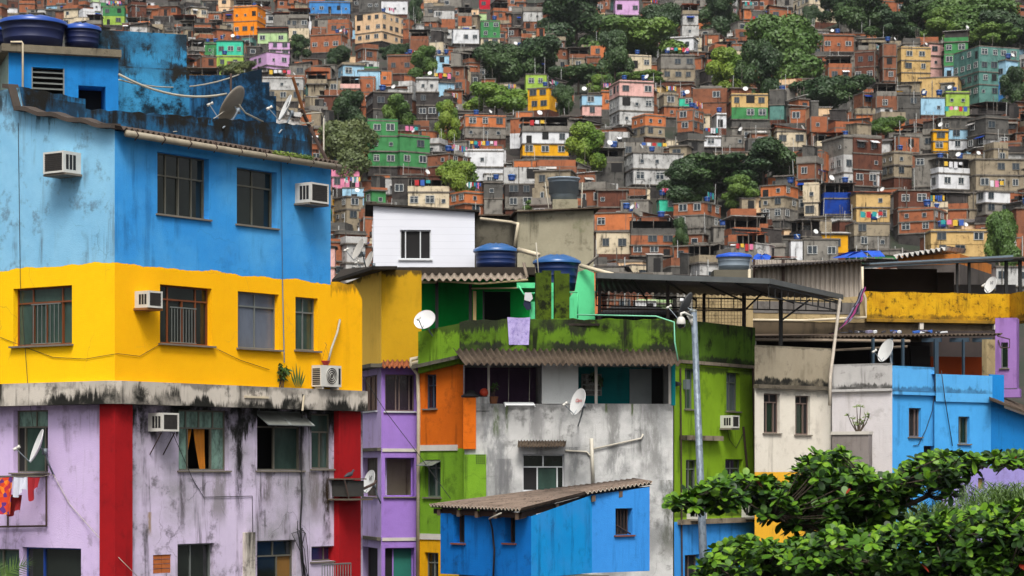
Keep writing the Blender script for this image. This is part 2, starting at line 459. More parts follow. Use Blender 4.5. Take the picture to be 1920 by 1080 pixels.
M_tanklid = plain('blue_tank_lid', (34, 92, 165), .35, var=.2)
M_dishw = plain('dish_white', (215, 216, 214), .45, var=.15)

# shared window meshes, 1 x 1 m, facing -Y, origin at the middle of the bottom
def hwin_mesh(kind):
    mb = MB(); f = .07
    if kind == 'hole':
        mb.cbox(-.5, .5, -.02, .02, 0, 1, 0)
        return mb.build('opening', M_hole)
    for x0, x1, z0, z1 in ((-.5, .5, 0, f), (-.5, .5, 1 - f, 1), (-.5, -.5 + f, f, 1 - f), (.5 - f, .5, f, 1 - f)): mb.cbox(x0, x1, -.07, .02, z0, z1, 0)
    if kind in ('two', 'cross'): mb.cbox(-.035, .035, -.06, .02, f, 1 - f, 0)
    if kind == 'cross': mb.cbox(-.5 + f, .5 - f, -.055, .02, .64, .7, 0)
    mb.face([(-.48, -.015, .02), (.48, -.015, .02), (.48, -.015, .98), (-.48, -.015, .98)], 1)
    return mb.build('window', [M_hframe, M_hpane])
M_alum2 = plain('hill_dark_frame', (96, 98, 98), .6)
HW = {k: hwin_mesh(k) for k in ('two', 'cross', 'one', 'hole')}
HW['dark'] = HW['two'].copy(); HW['dark'].data = HW['two'].data.copy(); HW['dark'].data.materials[0] = M_alum2
for o in HW.values():
    if o.name in C.objects: C.objects.unlink(o)

def m_tank():
    r = root('water_tank', (0, 0, 0), None, None)
    mb = MB(); mb.lathe([(.0, 0), (.5, 0), (.53, .25), (.52, .27), (.57, .5), (.56, .52), (.62, .8), (.66, .82)], 14); mb.build('tank_body', M_tank, r, True)
    mb = MB(); mb.lathe([(.68, .8), (.68, .86), (.45, .98), (.12, 1.04), (0, 1.05)], 14); mb.build('lid', M_tanklid, r, True)
    return r
def m_dish():
    r = root('satellite_dish', (0, 0, 0), None, None)
    mb = MB(); prof = [(0, .0), (.15, .012), (.3, .05), (.42, .1), (.43, .1), (.3, .03), (0, -.02)]
    t = Matrix.Translation((0, -.18, .55)) @ Matrix.Rotation(rad(62), 4, 'X')
    mb.lathe(prof, 16); mb.v = [t @ v for v in mb.v]; mb.build('reflector', M_dishw, r, True)
    mb = MB(); mb.tube([(0, 0, 0), (0, 0, .4), (0, -.17, .55)], .03, 5); mb.tube([(0, -.2, .2), (0, -.62, .48)], .018, 5); mb.build('mount', M_alum2, r)
    return r
TANK0, DISH0 = m_tank(), m_dish()

# ---- the houses one can tell apart in the photograph: x0, corner, x1, top, bottom, storeys (bottom to top), roof, label, short name
NOT = [
 (437,482,493,12,66,['orange','orange'],'flat','bright orange two storey cube house high on the hillside','the orange house'),
 (405,406,455,76,106,['mint'],'flat','mint green box house with two white windows','the mint green house'),
 (383,384,408,82,104,['green'],'flat','low dark green house against the mint green one','the dark green annex'),
 (404,405,456,106,128,['lime'],'flat','dull lime lower storey beneath the mint green house','the dull lime house'),
 (483,538,541,60,82,['paleg'],'tile','pale green house under a red clay tile roof','the pale green tiled house'),
 (461,500,540,97,122,['lilac'],'flat','long low lilac house with porch below the pale green tiled one','the long lilac house'),
 (503,504,543,79,108,['lilac','lilac'],'flat','taller lilac house with square holes behind the long lilac one','the tall lilac house'),
 (578,580,656,4,26,['blue'],'flat','wide bright blue house near the top of the picture','the wide blue house'),
 (664,716,766,22,77,['peach','peach','peach'],'flat','big peach apartment block with three rows of windows','the peach block'),
 (714,715,764,1,27,['white'],'flat','white box storey standing on the peach block','the white box'),
 (672,673,713,-4,22,['greyd'],'flat','dark grey storey on the peach block beside the white box','the grey rooftop storey'),
 (192,193,233,13,47,['lime','green'],'flat','green two storey house seen past the tall stained blue wall','the far green house'),
 (580,640,656,64,97,['brick'],'flat','large bare brick house with square windows below the wide blue one','the large brick house'),
 (492,493,568,147,190,['sand','stain'],'flat','long white house with two small windows behind the satellite dishes','the long white house'),
 (846,850,898,54,82,['white'],'flat','white house with two windows beside the green and cream house','the small white house'),
 (900,902,937,40,87,['cream','green','green'],'flat','green upper storeys with a yellow corner over a cream base','the green and cream house'),
 (726,778,782,104,138,['brick2'],'flat','bare brick cube house between two hillside trees','the brick cube'),
 (817,818,842,104,124,['sky'],'flat','tiny pale turquoise house between brick ones','the tiny turquoise house'),
 (780,781,822,148,222,['dark','dark','stain'],'flat','tall windowless blackened concrete tower with white top','the blackened tower'),
 (682,700,772,172,236,['greyd','dark'],'flat','dark grey two storey house with white windows above the big green building','the dark grey house'),
 (684,690,745,226,312,['green','green','green'],'flat','big green three storey building with blue tanks on its roof','the big green building'),
 (700,750,804,254,312,['green','green'],'flat','green front wing with white window awnings under the big green building','the green wing'),
 (621,622,673,311,353,['rose','rose'],'flat','bright pink house peeking past the blue building','the bright pink house'),
 (868,870,944,283,313,['white'],'flat','bluish white house with two dark windows below brick parapets','the bluish white house'),
 (858,872,948,218,258,['grey','bricko'],'flat','brick topped grey house with hanging laundry beside the trees','the brick topped grey house'),
 (976,980,1066,246,293,['yellow','white'],'terrace','white terrace house standing on an ochre lower storey','the white terrace house'),
 (990,1030,1050,164,205,['yellow','yellow'],'flat','ochre yellow cube house with overhanging roof','the ochre cube'),
 (984,986,1025,139,165,['lime'],'flat','olive green house with pale parapet above the ochre cube','the olive house'),
 (1146,1162,1226,153,234,['stain','stain','pink'],'flat','pale pink storey on two mould stained white storeys','the pink and white house'),
 (1150,1166,1222,104,152,['cream','cream'],'flat','cream house with stepped terraces behind the pink and white house','the stepped cream house'),
 (1236,1240,1302,104,152,['sand','grey'],'flat','grey house with beige parapet right of the stepped cream house','the beige parapet house'),
 (1152,1154,1198,0,28,['lilac'],'flat','lilac house at the very top among dark trees','the top lilac house'),
 (1258,1300,1312,70,95,['white'],'flat','pale grey house with three small square windows','the small pale house'),
 (898,899,919,-6,18,['red'],'flat','crimson red house at the top edge','the crimson house'),
 (1171,1188,1282,286,346,['stain','stain'],'flat','long stained grey house with two cream awnings','the awning house'),
 (1110,1112,1170,304,332,['greyd'],'terrace','grey terrace under a bright red awning','the red awning terrace'),
 (1235,1236,1273,373,396,['mint'],'flat','tiny bright mint green house among brick houses','the tiny mint house'),
 (1266,1320,1356,379,426,['grey','brick'],'flat','grey plaster house with a brick parapet terrace','the brick parapet house'),
 (1430,1470,1502,346,412,['grey','sand','bricko'],'flat','tall house with orange brick parapet over grey storeys','the orange parapet house'),
 (1337,1338,1373,424,458,['grey'],'none','plain windowless cement block house above the grey tank','the cement block'),
 (1482,1483,1505,450,492,['white'],'none','narrow bright white wall house behind the corrugated shed','the narrow white house'),
 (1506,1507,1572,448,492,['grey'],'flat','low grey house directly right of the narrow white house','the low grey house'),
 (1552,1582,1653,256,357,['stain','stain','grey'],'flat','tall streaked grey house with turquoise terrace frame','the streaked grey house'),
 (1603,1606,1669,362,416,['tan','tan'],'tile','tan two storey house with a clay tile roof','the tan house'),
 (1545,1546,1602,372,402,['royal'],'terrace','dark blue terrace house left of the tan house','the dark blue terrace'),
 (1683,1690,1746,90,136,['tan','tan'],'flat','tan house with rounded parapet beside the green block','the upper tan house'),
 (1726,1796,1818,143,184,['tan'],'flat','tan upper storey above pale blue and lime houses','the lower tan house'),
 (1725,1727,1772,183,216,['sky'],'flat','pale blue house under the tan upper storey','the pale blue house'),
 (1772,1774,1818,174,200,['lime'],'flat','lime green strip house under the tan upper storey','the lime strip house'),
 (1772,1815,1822,78,146,['sky','green','green'],'terrace','tall green block with a pale blue ground storey','the green block'),
 (1805,1836,1917,86,182,['teal','teal','teal','teal'],'flat','tall teal and black tiled block with many windows','the teal block'),
 (1862,1886,1912,112,190,['blue','sky'],'flat','bright light blue house at the right edge under the trees','the light blue house'),
 (1542,1544,1602,66,97,['brick'],'flat','bare brick house with dark window under a terrace','the upper brick house'),
 (1604,1640,1655,96,152,['brickd','brickd'],'flat','dark brick block with an empty balcony opening','the dark brick block'),
 (1655,1656,1681,82,152,['brick2','brick2','brick2'],'flat','narrow tall brick tower house left of the upper tan house','the brick tower'),
 (1455,1457,1513,246,275,['cream'],'tile','cream cottage with two windows under a pale roof','the cream cottage'),
 (1370,1372,1440,178,224,['green','tan'],'flat','dark green house with tan fringed parapet','the fringed green house'),
 (1444,1470,1477,168,224,['teal','greyd'],'none','narrow teal grey tower without windows below the dark trees','the teal grey tower'),
 (1749,1750,1778,246,284,['yellow','yellow'],'flat','yellow house with awning beside a pale panelled house','the yellow awning house'),
 (1778,1779,1816,242,282,['white','sky'],'flat','pale panelled house beside the yellow awning house','the panelled house'),
 (1738,1760,1822,324,354,['white'],'terrace','white walled terrace under a dark roof on posts','the white walled terrace'),
 (1660,1676,1712,286,332,['sand','sand'],'flat','dull beige house right of the streaked grey house','the dull beige house'),
 (1690,1752,1792,392,436,['brick','brick'],'flat','wide brick house with washing lines on its terrace','the laundry brick house'),
 (1826,1848,1897,358,402,['grey','white'],'flat','half white half cement house with a corner window','the half white house'),
 (1822,1830,1922,298,358,['sand','sand'],'flat','big beige house with a long brick parapet at the right edge','the big beige house'),
 (1595,1602,1668,418,466,['grey','sand'],'flat','grey beige house with one big white window','the white window house'),
 (1745,1746,1856,434,482,['tan','tan'],'flat','wide weathered yellow house above the dark terrace roof','the wide tan house'),
 (1904,1906,1950,390,485,['brick','brick2'],'flat','brick house cut by the right edge of the picture','the right edge brick house'),
 (1496,1518,1582,-8,40,['cream','cream','cream'],'flat','big cream block with a raw brick side wall','the big cream block'),
 (1404,1405,1440,44,62,['white'],'flat','white cottage with blue tank among trees','the white cottage'),
 (1114,1186,1202,398,432,['bricko'],'flat','orange painted brick house behind the plaster room','the orange painted house'),
 (1116,1118,1183,434,476,['cream'],'flat','off white house with one window behind the plaster room','the off white house'),
 (1183,1184,1267,440,480,['brick2','brick'],'terrace','dark open terrace on brick with two dishes','the open brick terrace'),
 (640,642,682,352,386,['sky'],'flat','bluish white house with big window over the white shed roof','the bluish window house'),
 (624,650,678,368,416,['sand','sand'],'flat','stained beige house left of the white shed','the stained beige house'),
 (763,765,842,360,392,['cream'],'terrace','cream terrace house just above the white shed','the cream terrace house'),
 (842,872,906,361,402,['brick','bricko'],'flat','brick house with grey sides above the white shed end','the shed end brick house'),
 (906,908,942,342,402,['grey','greyd'],'flat','narrow grey house with white window and blue door','the narrow grey house'),
 (945,947,1002,345,392,['grey','dark'],'flat','black walled house with a louvred white window','the black walled house'),
 (733,735,797,332,374,['dark'],'flat','dark mouldy house with barred blue window','the mouldy dark house'),
 (800,842,880,288,332,['brickd','brick2'],'flat','rambling brick house with red tarpaulin','the rambling brick house'),
 (1342,1344,1362,215,240,['white'],'flat','white fronted house among brick ones','the white fronted house'),
 (1316,1317,1352,258,276,['white'],'flat','white painted ground floor house beside a grey one','the white ground floor house'),
 (1352,1353,1396,254,276,['grey'],'flat','grey house with two windows above the long tree mass','the two window grey house'),
 (1090,1092,1128,178,218,['pink','sky'],'flat','pale blue storey over a pale pink storey','the blue over pink house'),
 (1127,1128,1148,172,205,['bricko'],'flat','small orange brick house against the pink and white house','the small orange brick house'),
 (1240,1245,1272,178,220,['brick','sand'],'flat','brick and beige house right of the pink and white house','the brick and beige house'),
 (1272,1274,1306,184,216,['peach','mint'],'flat','striped mint and peach house','the striped house'),
 (1188,1210,1248,216,256,['sand','bricko'],'flat','beige house with orange brick band above its windows','the orange band house'),
 (1270,1300,1322,206,246,['brick','brick'],'flat','brick house with a small shaded window','the shaded window house'),
]
TREES = [  # x, y, rx, ry, tone, shape, label
 (1080,28,64,48,0,0,'big dark round tree left of the top lilac house'),
 (1000,102,62,44,0,1,'broad dark tree above the olive house'),
 (935,120,42,32,0,2,'dark tree below the green and cream house'),
 (1192,66,74,42,1,1,'broad bright green tree below the top lilac house'),
 (1245,44,38,32,0,2,'dark tree behind the broad bright green one'),
 (1152,108,30,40,0,0,'narrow dark tree left of the stepped cream house'),
 (1350,20,36,36,0,0,'dark tree at the top edge between brick houses'),
 (1478,92,72,54,1,2,'tall bright tree left of the upper brick house'),
 (1424,132,44,44,0,0,'dark tree at the left foot of the tall bright tree'),
 (1556,164,62,32,0,1,'flat topped dark tree below the upper brick house'),
 (1360,130,38,32,2,0,'single yellowish green tree above the fringed green house'),
 (1625,28,52,34,0,2,'dark tree right of the big cream block'),
 (1722,20,50,30,0,0,'dark tree above the brick tower'),
 (1815,34,72,36,1,2,'wide mid green tree above the green block'),
 (1888,46,52,36,0,1,'dark tree above the light blue house'),
 (1902,168,26,34,0,0,'dark tree below the light blue house'),
 (1660,232,36,20,1,1,'small tree above the dull beige house'),
 (1096,272,36,34,2,0,'bright lime tree between white terrace and awning houses'),
 (861,334,34,28,2,2,'bright tree below the bluish white house'),
 (930,178,48,32,2,1,'yellowish tree left of the ochre cube'),
 (838,222,22,28,2,0,'thin bright tree right of the blackened tower'),
 (750,204,30,24,1,2,'round tree standing before the dark grey house'),
 (655,212,32,34,0,0,'dark tree left of the dark grey house'),
 (655,276,50,44,3,2,'feathery olive tree left of the big green building'),
 (742,94,28,18,0,1,'dark tree below the peach block'),
 (798,116,26,24,1,0,'green tree right of the brick cube'),
 (632,104,22,16,0,2,'small dark tree at the corner of the large brick house'),
 (445,126,34,16,3,1,'olive tree behind the blue parapet'),
 (1340,318,92,34,0,1,'long dark tree mass under the two window grey house'),
 (1430,300,60,32,0,2,'dense dark tree left of the streaked grey house'),
 (1288,336,44,32,0,0,'dark tree right of the awning house'),
 (1388,354,34,22,1,0,'small tree left of the orange parapet house'),
 (1884,446,32,44,1,2,'green tree beside the right edge brick house'),
 (1276,438,14,26,0,0,'slim dark tree right of the open brick terrace'),
 (1206,142,34,14,1,1,'low bush tree on the pink and white house'),
 (1084,136,38,20,0,1,'low dark tree left of the narrow dark one'),
 (1122,154,18,13,2,0,'small yellowish tree left of the pink and white house'),
 (1056,184,18,22,0,2,'small dark tree right of the ochre cube'),
 (1002,384,20,10,1,0,'low bush behind the grey water tank'),
 (560,84,20,16,0,0,'dark tree left of the large brick house'),
 (780,20,14,22,0,0,'narrow dark tree right of the white box'),
 (1520,30,14,18,0,2,'slim dark tree left of the big cream block'),
 (1675,44,44,28,0,1,'low dark tree above the dark brick block'),
 (1765,48,40,26,1,0,'round green tree above the upper tan house'),
 (1858,64,46,24,1,1,'green tree directly above the teal block'),
 (1572,8,34,22,0,0,'dark tree at the top edge behind the big cream block'),
]

# ---- occupancy buffers (4 px cells)
S4 = 4; BW, BH = 2060 // S4, 620 // S4
def fgtop(px):
    """line above which the hill shows"""
    if px < 188: return 30 if px > 122 else 28
    if px < 350: return 60
    if px < 505: return 215 if px < 350 else 140
    if px < 590: return 215
    if px < 625: return 320
    if px < 700: return 505
    if px < 890: return 390
    if px < 1115: return 396
    if px < 1410: return 600
    if px < 1620: return 482
    return 482
res = [[None] * BW for _ in range(BH)]
def cells(x0, x1, y0, y1):
    for cy in range(max(0, int(y0) // S4), min(BH, int(y1) // S4 + 1)):
        for cx in range(max(0, int(x0) // S4), min(BW, int(x1) // S4 + 1)): yield cx, cy
for q in NOT:
    for cx, cy in cells(q[0], q[2], q[3], q[4]): res[cy][cx] = q[4]
for t in TREES:
    for cx, cy in cells(t[0] - t[2], t[0] + t[2], t[1] - t[3], t[1] + t[3]):
        if ((cx * S4 - t[0]) / t[2]) ** 2 + ((cy * S4 - t[1]) / t[3]) ** 2 < .9: res[cy][cx] = t[1] + t[3]
H = []
for q in NOT: H.append(dict(x0=q[0], xs=q[1], x1=q[2], y0=q[3], y1=q[4], st=q[5], roof=q[6], label=q[7], lm=q[8], D=Dh((q[0] + q[2]) / 2, q[4]), note=True))
RH = random.Random(5)
def pickmat(px, py):
    left = px < 900 and py < 220
    r = RH.random()
    pb = .26 if left else .44
    if r < pb: return RH.choice(['brick', 'brick', 'brick2', 'brick2', 'bricko', 'brickd'])
    if r < pb + .33: return RH.choice(['grey', 'greyd', 'sand', 'stain', 'grey', 'dark'])
    if r < pb + .40: return RH.choice(['cream', 'white', 'cream', 'peach'])
    return RH.choice(['white', 'stain', 'cream', 'sky', 'pink', 'tan', 'paleg', 'cream', 'yellow', 'green', 'peach', 'teal', 'sky', 'sand', 'grey', 'stain', 'sand', 'grey', 'stain', 'cream'])
py = -6.
while py < 640:
    px = 170. + RH.uniform(-40, 0) if py > 52 else -20. + RH.uniform(-20, 0)
    if py > 345: px = 420
    if py > 545: px = 1090
    while px < (2010 if py < 545 else 1440):
        yb = py + RH.uniform(-9, 9)
        D = Dh(px, yb) * RH.uniform(.99, 1.02)
        w = RH.choice([2.7, 3.2, 3.8, 4.5, 5.2, 6.2]) * RH.uniform(.85, 1.15) * F / D
        ns = RH.choice([1, 1, 2, 2, 2, 3])
        rf_ = RH.choice(['flat', 'flat', 'flat', 'flat', 'none', 'terrace', 'terrace', 'tin', 'none', 'tin']); ann = rf_ in ('flat', 'none') and RH.random() < .42
        ex_ = (2.5 if rf_ == 'terrace' else 2.2 if ann else .9) * F / D
        ok = False
        while ns >= 1 and not ok:
            h = ns * 2.4 * F / D
            tot = bad = 0
            for cx, cy in cells(px, px + w, yb - h - ex_, yb):
                tot += 1; v = res[cy][cx]
                if v is not None and v < yb + 4: bad += 1
            ok = tot > 0 and bad / tot < .06
            if not ok and ex_ > F / D: rf_ = 'none'; ann = False; ex_ = .2 * F / D
            elif not ok: ns -= 1
        if ok:
            m0 = pickmat(px, yb); st = [m0] * ns
            for k in range(1, ns):
                if RH.random() < .4: st[k] = RH.choice(['brick', 'brick2', pickmat(px, yb)])
            s = RH.random(); xs = px + w * (0.03 if s < .35 else RH.uniform(.12, .4) if s < .7 else RH.uniform(.62, .96))
            H.append(dict(x0=px, xs=xs, x1=px + w, y0=yb - h, y1=yb, st=st, roof=rf_, ann=ann, ex=ex_, D=D, note=False))
            px += w * RH.uniform(.8, 1.2)
        else: px += w * .3
    py += 10 if py > 60 else 8

# ---- which are seen most: a coarse id buffer, far to near
H.sort(key=lambda h: -h['D'])
idb = [[-1] * BW for _ in range(BH)]
for i, h in enumerate(H):
    for cx, cy in cells(h['x0'], h['x1'], h['y0'] - h.get('ex', 0) * .8, h['y1'] + 14):
        if cy * S4 < fgtop(cx * S4) and cx * S4 < 1920: idb[cy][cx] = i
vis = [0] * len(H)
for row in idb:
    for v in row:
        if v >= 0: vis[v] += 1
for i, h in enumerate(H): h['vis'] = vis[i]
hid = lambda h: h['x0'] > 1900 or (h['y1'] > 52 and h['x1'] < 640) or h['y0'] > fgtop((h['x0'] + h['x1']) / 2) - 4
H = [h for h in H if h['vis'] >= 5 or h['note'] or hid(h)]
order = sorted(H, key=lambda h: (-h['note'], -h['vis']))
for k, h in enumerate(order): h['own'] = k < 296 and (h['vis'] >= 5 or h['note'])
for h in H:
    if h['note']:
        tot_ = len(list(cells(h['x0'], h['x1'], h['y0'], min(h['y1'], fgtop((h['x0'] + h['x1']) / 2))))); print('NOTE', h['lm'], h['vis'], tot_)
print('HILL houses', len(H), 'own', sum(h['own'] for h in H))

# ---- labels: attribute words and the nearest landmark until nothing else reads the same
LMS = [(( h['x0'] + h['x1']) / 2, (h['y0'] + h['y1']) / 2, h['lm']) for h in H if h['note']] 
NUM = {1: 'one storey', 2: 'two storey', 3: 'three storey', 4: 'four storey'}
RF = {'flat': 'flat parapet roof', 'terrace': 'roofed open terrace', 'tin': 'slanted tin roof', 'none': 'bare slab top', 'tile': 'clay tile roof'}
used = set(h['label'] for h in H if h['note'])
def rel(cx, cy, lx, ly):
    dx, dy = cx - lx, cy - ly
    if abs(dx) > abs(dy) * 1.3: return 'right of' if dx > 0 else 'left of'
    return 'downhill of' if dy > 0 else 'uphill of'
for h in sorted([h for h in H if h['own'] and not h['note']], key=lambda h: -h['vis']):
    cx, cy = (h['x0'] + h['x1']) / 2, (h['y0'] + h['y1']) / 2
    near = sorted(LMS, key=lambda q: (q[0] - cx) ** 2 + ((q[1] - cy) * 1.3) ** 2)[:5]
    a = WORD[h['st'][-1]]; b = WORD[h['st'][0]]
    base = a if a == b else a + ' over ' + b
    cand = []
    for i, q in enumerate(near):
        cand.append(f"{base} house {rel(cx, cy, *q[:2])} {q[2]}")
    for i, q in enumerate(near[:3]):
        cand.append(f"{base} house with {RF[h['roof']]} {rel(cx, cy, *q[:2])} {q[2]}")
    for i in range(4):
        for j in range(i + 1, 5):
            cand.append(f"{base} house between {near[i][2]} and {near[j][2]}")
    for q in near: cand.append(f"{NUM[len(h['st'])]} {base} house with {RF[h['roof']]} {rel(cx, cy, *q[:2])} {q[2]}")
    for q in near:
        for w_ in ('far', 'farther', 'smaller', 'larger'): cand.append(f"{w_} {base} house {rel(cx, cy, *q[:2])} {q[2]}")
    for c in cand:
        if c not in used and len(c.split()) <= 15: break
    used.add(c); h['label'] = c

def hill_house(h, merged=None):
    D, x0, xs, x1 = h['D'], h['x0'], h['xs'], h['x1']
    m = D / F; n = len(h['st'])
    Wl, Wr = (xs - x0) * m, (x1 - xs) * m
    if Wr >= Wl: al = rad(min(32, max(2, 70 * Wl / (Wl + Wr)))); 
    else: al = rad(90 - min(32, max(2, 70 * Wr / (Wl + Wr))))
    Lr = Wr / max(.05, math.cos(al)); Ll = Wl / max(.05, math.sin(al))
    Lr = max(3., Lr) if Wr < 1 else Lr; Ll = max(3.5, Ll) if Wl < 1 else Ll
    Lr, Ll = min(Lr, 16), min(Ll, 14)
    ztop = hz(h['y0'], D); sh = (hz(h['y0'], D) - hz(h['y1'], D)) / n
    zb = ztop - sh * n
    c0 = Vector(((xs - CX) * m, D)); ur = Vector((math.cos(al), math.sin(al))); ul = Vector((-math.sin(al), math.cos(al)))
    q = [c0, c0 + ur * Lr, c0 + ur * Lr + ul * Ll, c0 + ul * Ll]
    mats = []; 
    def mi(mm):
        if mm not in mats: mats.append(mm)
        return mats.index(mm)
    org = Vector((c0.x, c0.y, zb))
    mb = MB()
    v3 = lambda p, z: Vector((p.x, p.y, z))
    sgn = ((-1, -1), (1, -1), (1, 1), (-1, 1))
    def ring(e, z): return [v3(p + ur * (a * e) + ul * (b * e), z) for p, (a, b) in zip(q, sgn)]
    ek = [0.] + [R.uniform(-.2, .22) if not h['note'] else R.uniform(0, .08) for _ in range(n)]
    mb.prism(ring(0, zb - 5), ring(0, zb), mi(HM[R.choice(['greyd', 'dark', 'brickd', h['st'][0]])]), cap=False)
    for k in range(n):
        z0 = zb + k * sh; mb.prism(ring(ek[k], z0), ring(ek[k], z0 + sh), mi(HM[h['st'][k]]), cap=False)
    if h['st'][-1].startswith('brick') and R.random() < .6:
        for k in range(n):
            if h['st'][k].startswith('brick'):
                a, b = ring(ek[k] - .02, zb + k * sh), ring(ek[k] - .02, zb + k * sh + sh)
                for i in (0, 1, 3): mb.tube([a[i], b[i]], .13, 4, mi(M_slab))
    rb = MB(); rm = []
    def ri(mm):
        if mm not in rm: rm.append(mm)
        return rm.index(mm)
    extra = []
    rk = h['roof']; par = HM[h['st'][-1]] if R.random() < .45 else HM[R.choice(['brick', 'brick2', 'greyd', 'grey', 'dark', 'greyd', 'sand'])]
    for k in range(n + 1):
        z0 = zb + k * sh; t = .09
        e_ = R.uniform(.06, .22)
        if k == n: rb.prism(ring(e_, z0 - t), ring(e_, z0 + t), ri(M_slab))
        elif R.random() < .75: mb.prism(ring(e_, z0 - t), ring(e_, z0 + t), mi(M_slab))
    rb.face(ring(0, ztop), ri(M_slab))
    def parapet(hh, mm):
        a, b = ring(0.04, ztop + .1), ring(.04, ztop + hh); c, d = ring(-.14, ztop + hh), ring(-.14, ztop + .1)
        for i in range(4):
            j = (i + 1) % 4
            for A, B in ((a, b), (b, c), (c, d)): rb.face([A[i], A[j], B[j], B[i]], ri(mm))
    def posts(hh, e=-.1):
        a, b = ring(e, ztop), ring(e, ztop + hh)
        for i in range(4):
            rb.tube([a[i], b[i]], .07, 4, ri(M_slab))
        for i in (0, 3):
            j = (i + 1) % 4; rb.tube([(a[i] + a[j]) / 2, (b[i] + b[j]) / 2], .06, 4, ri(M_slab))
    if rk == 'flat':
        if not h['note'] or R.random() < .5: parapet(R.choice([.4, .9, 1.0]) if not h['note'] else .3, par if not h['note'] else HM[h['st'][-1]])
        if R.random() < .3:
            a = ring(-.3, ztop); b = ring(-.3, ztop + R.uniform(.7, 1.5))
            for i in range(4):
                if R.random() < .7: rb.tube([a[i], b[i]], .05, 4, ri(M_slab))
    elif rk == 'terrace':
        hh = 2.15; parapet(.85, par); rb_keep, rm_keep = rb, rm; rb = MB(); rm = []; extra.append(('terrace_roof', rb, rm)); posts(hh)
        e_ = R.uniform(.05, .4); a, b = ring(e_, ztop + hh), ring(e_, ztop + hh + .06); t1_, t2_ = R.uniform(-.3, .5), R.uniform(-.3, .5)
        for rg in (a, b): rg[2].z += t1_; rg[3].z += t2_; rg[1].z += t2_ * .3
        rb.prism(a, b, ri(R.choice([M_tin, M_tin, M_tinl, M_tile, HM['brickd'], HM['grey']])))
        a, b = ring(-.05, ztop + .05), ring(-.05, ztop + hh)
        rb.face([a[2], a[3], b[3], b[2]], ri(M_hole)); rb.face([a[1], a[2], b[2], b[1]] if Wr > Wl else [a[0], a[3], b[3], b[0]], ri(HM['dark'])); rb, rm = rb_keep, rm_keep
    elif rk in ('tin', 'tile'):
        a, b = ring(.35, ztop + .1), ring(.35, ztop + .18); hi = R.uniform(.4, .9); i, j = R.choice([(2, 3), (1, 2), (3, 0)])
        for rg in (a, b): rg[i].z += hi; rg[j].z += hi
        rb.prism(a, b, ri(M_tile if rk == 'tile' else R.choice([M_tin, M_tinl, M_tin])))
        s = ring(0, ztop); s2 = ring(0, ztop + .12); s2[i].z += hi; s2[j].z += hi
        for k in range(4): rb.face([s[k], s[(k + 1) % 4], s2[(k + 1) % 4], s2[k]], ri(par))
    if h.get('ann') and Lr > 2:
        rb_keep, rm_keep = rb, rm; rb = MB(); rm = []; extra.append(('rooftop_room', rb, rm))
        am = ri(HM[R.choice(['brick', 'brick2', 'grey', 'greyd', 'dark', 'sand', 'brickd', 'white', 'stain'])]); a0, a1 = R.choice([(0, .5), (.45, 1), (.2, .7)]); b0, b1 = R.choice([(.3, 1), (.1, .7)]); ah = R.uniform(1.3, 2.5)
        cs = [c0 + ur * Lr * a0 + ul * Ll * b0, c0 + ur * Lr * a1 + ul * Ll * b0, c0 + ur * Lr * a1 + ul * Ll * b1, c0 + ur * Lr * a0 + ul * Ll * b1]
        rb.prism([v3(p, ztop + .02) for p in cs], [v3(p, ztop + ah + (.3 if i > 1 else 0)) for i, p in enumerate(cs)], am)
        cc = sum(cs, Vector((0, 0))) / 4; t0 = [v3(p + (p - cc) * .12, ztop + ah + .01 + (.3 if i > 1 else 0)) for i, p in enumerate(cs)]; rb.prism(t0, [p + Vector((0, 0, .07)) for p in t0], ri(R.choice([M_tin, M_slab, M_tinl])))
        if R.random() < .6: p = cs[0].lerp(cs[1], R.uniform(.3, .6)) + (cs[1] - cs[0]).normalized().orthogonal() * 0; e = (cs[1] - cs[0]).normalized() * .8; nv = Vector((e.y, -e.x)).normalized() * .02; rb.face([v3(p + nv, ztop + .3), v3(p + e + nv, ztop + .3), v3(p + e + nv, ztop + min(ah - .2, 2)), v3(p + nv, ztop + min(ah - .2, 2))], ri(M_hole))
        rb, rm = rb_keep, rm_keep
    if R.random() < .5:
        for _ in range(R.randint(1, 3)):
            p = c0 + ur * Lr * R.random() + ul * Ll * R.uniform(0, .3); ph = R.uniform(1.2, 3.4); pb2 = MB(); pb2.tube([v3(p, ztop), v3(p + Vector((R.uniform(-.1, .1), 0)), ztop + ph)], .045, 4); extra.append(('pole', pb2, [R.choice([M_slab, M_hframe, M_tin])]))
    # windows: (point, yaw, width, height, kind)
    wins = []
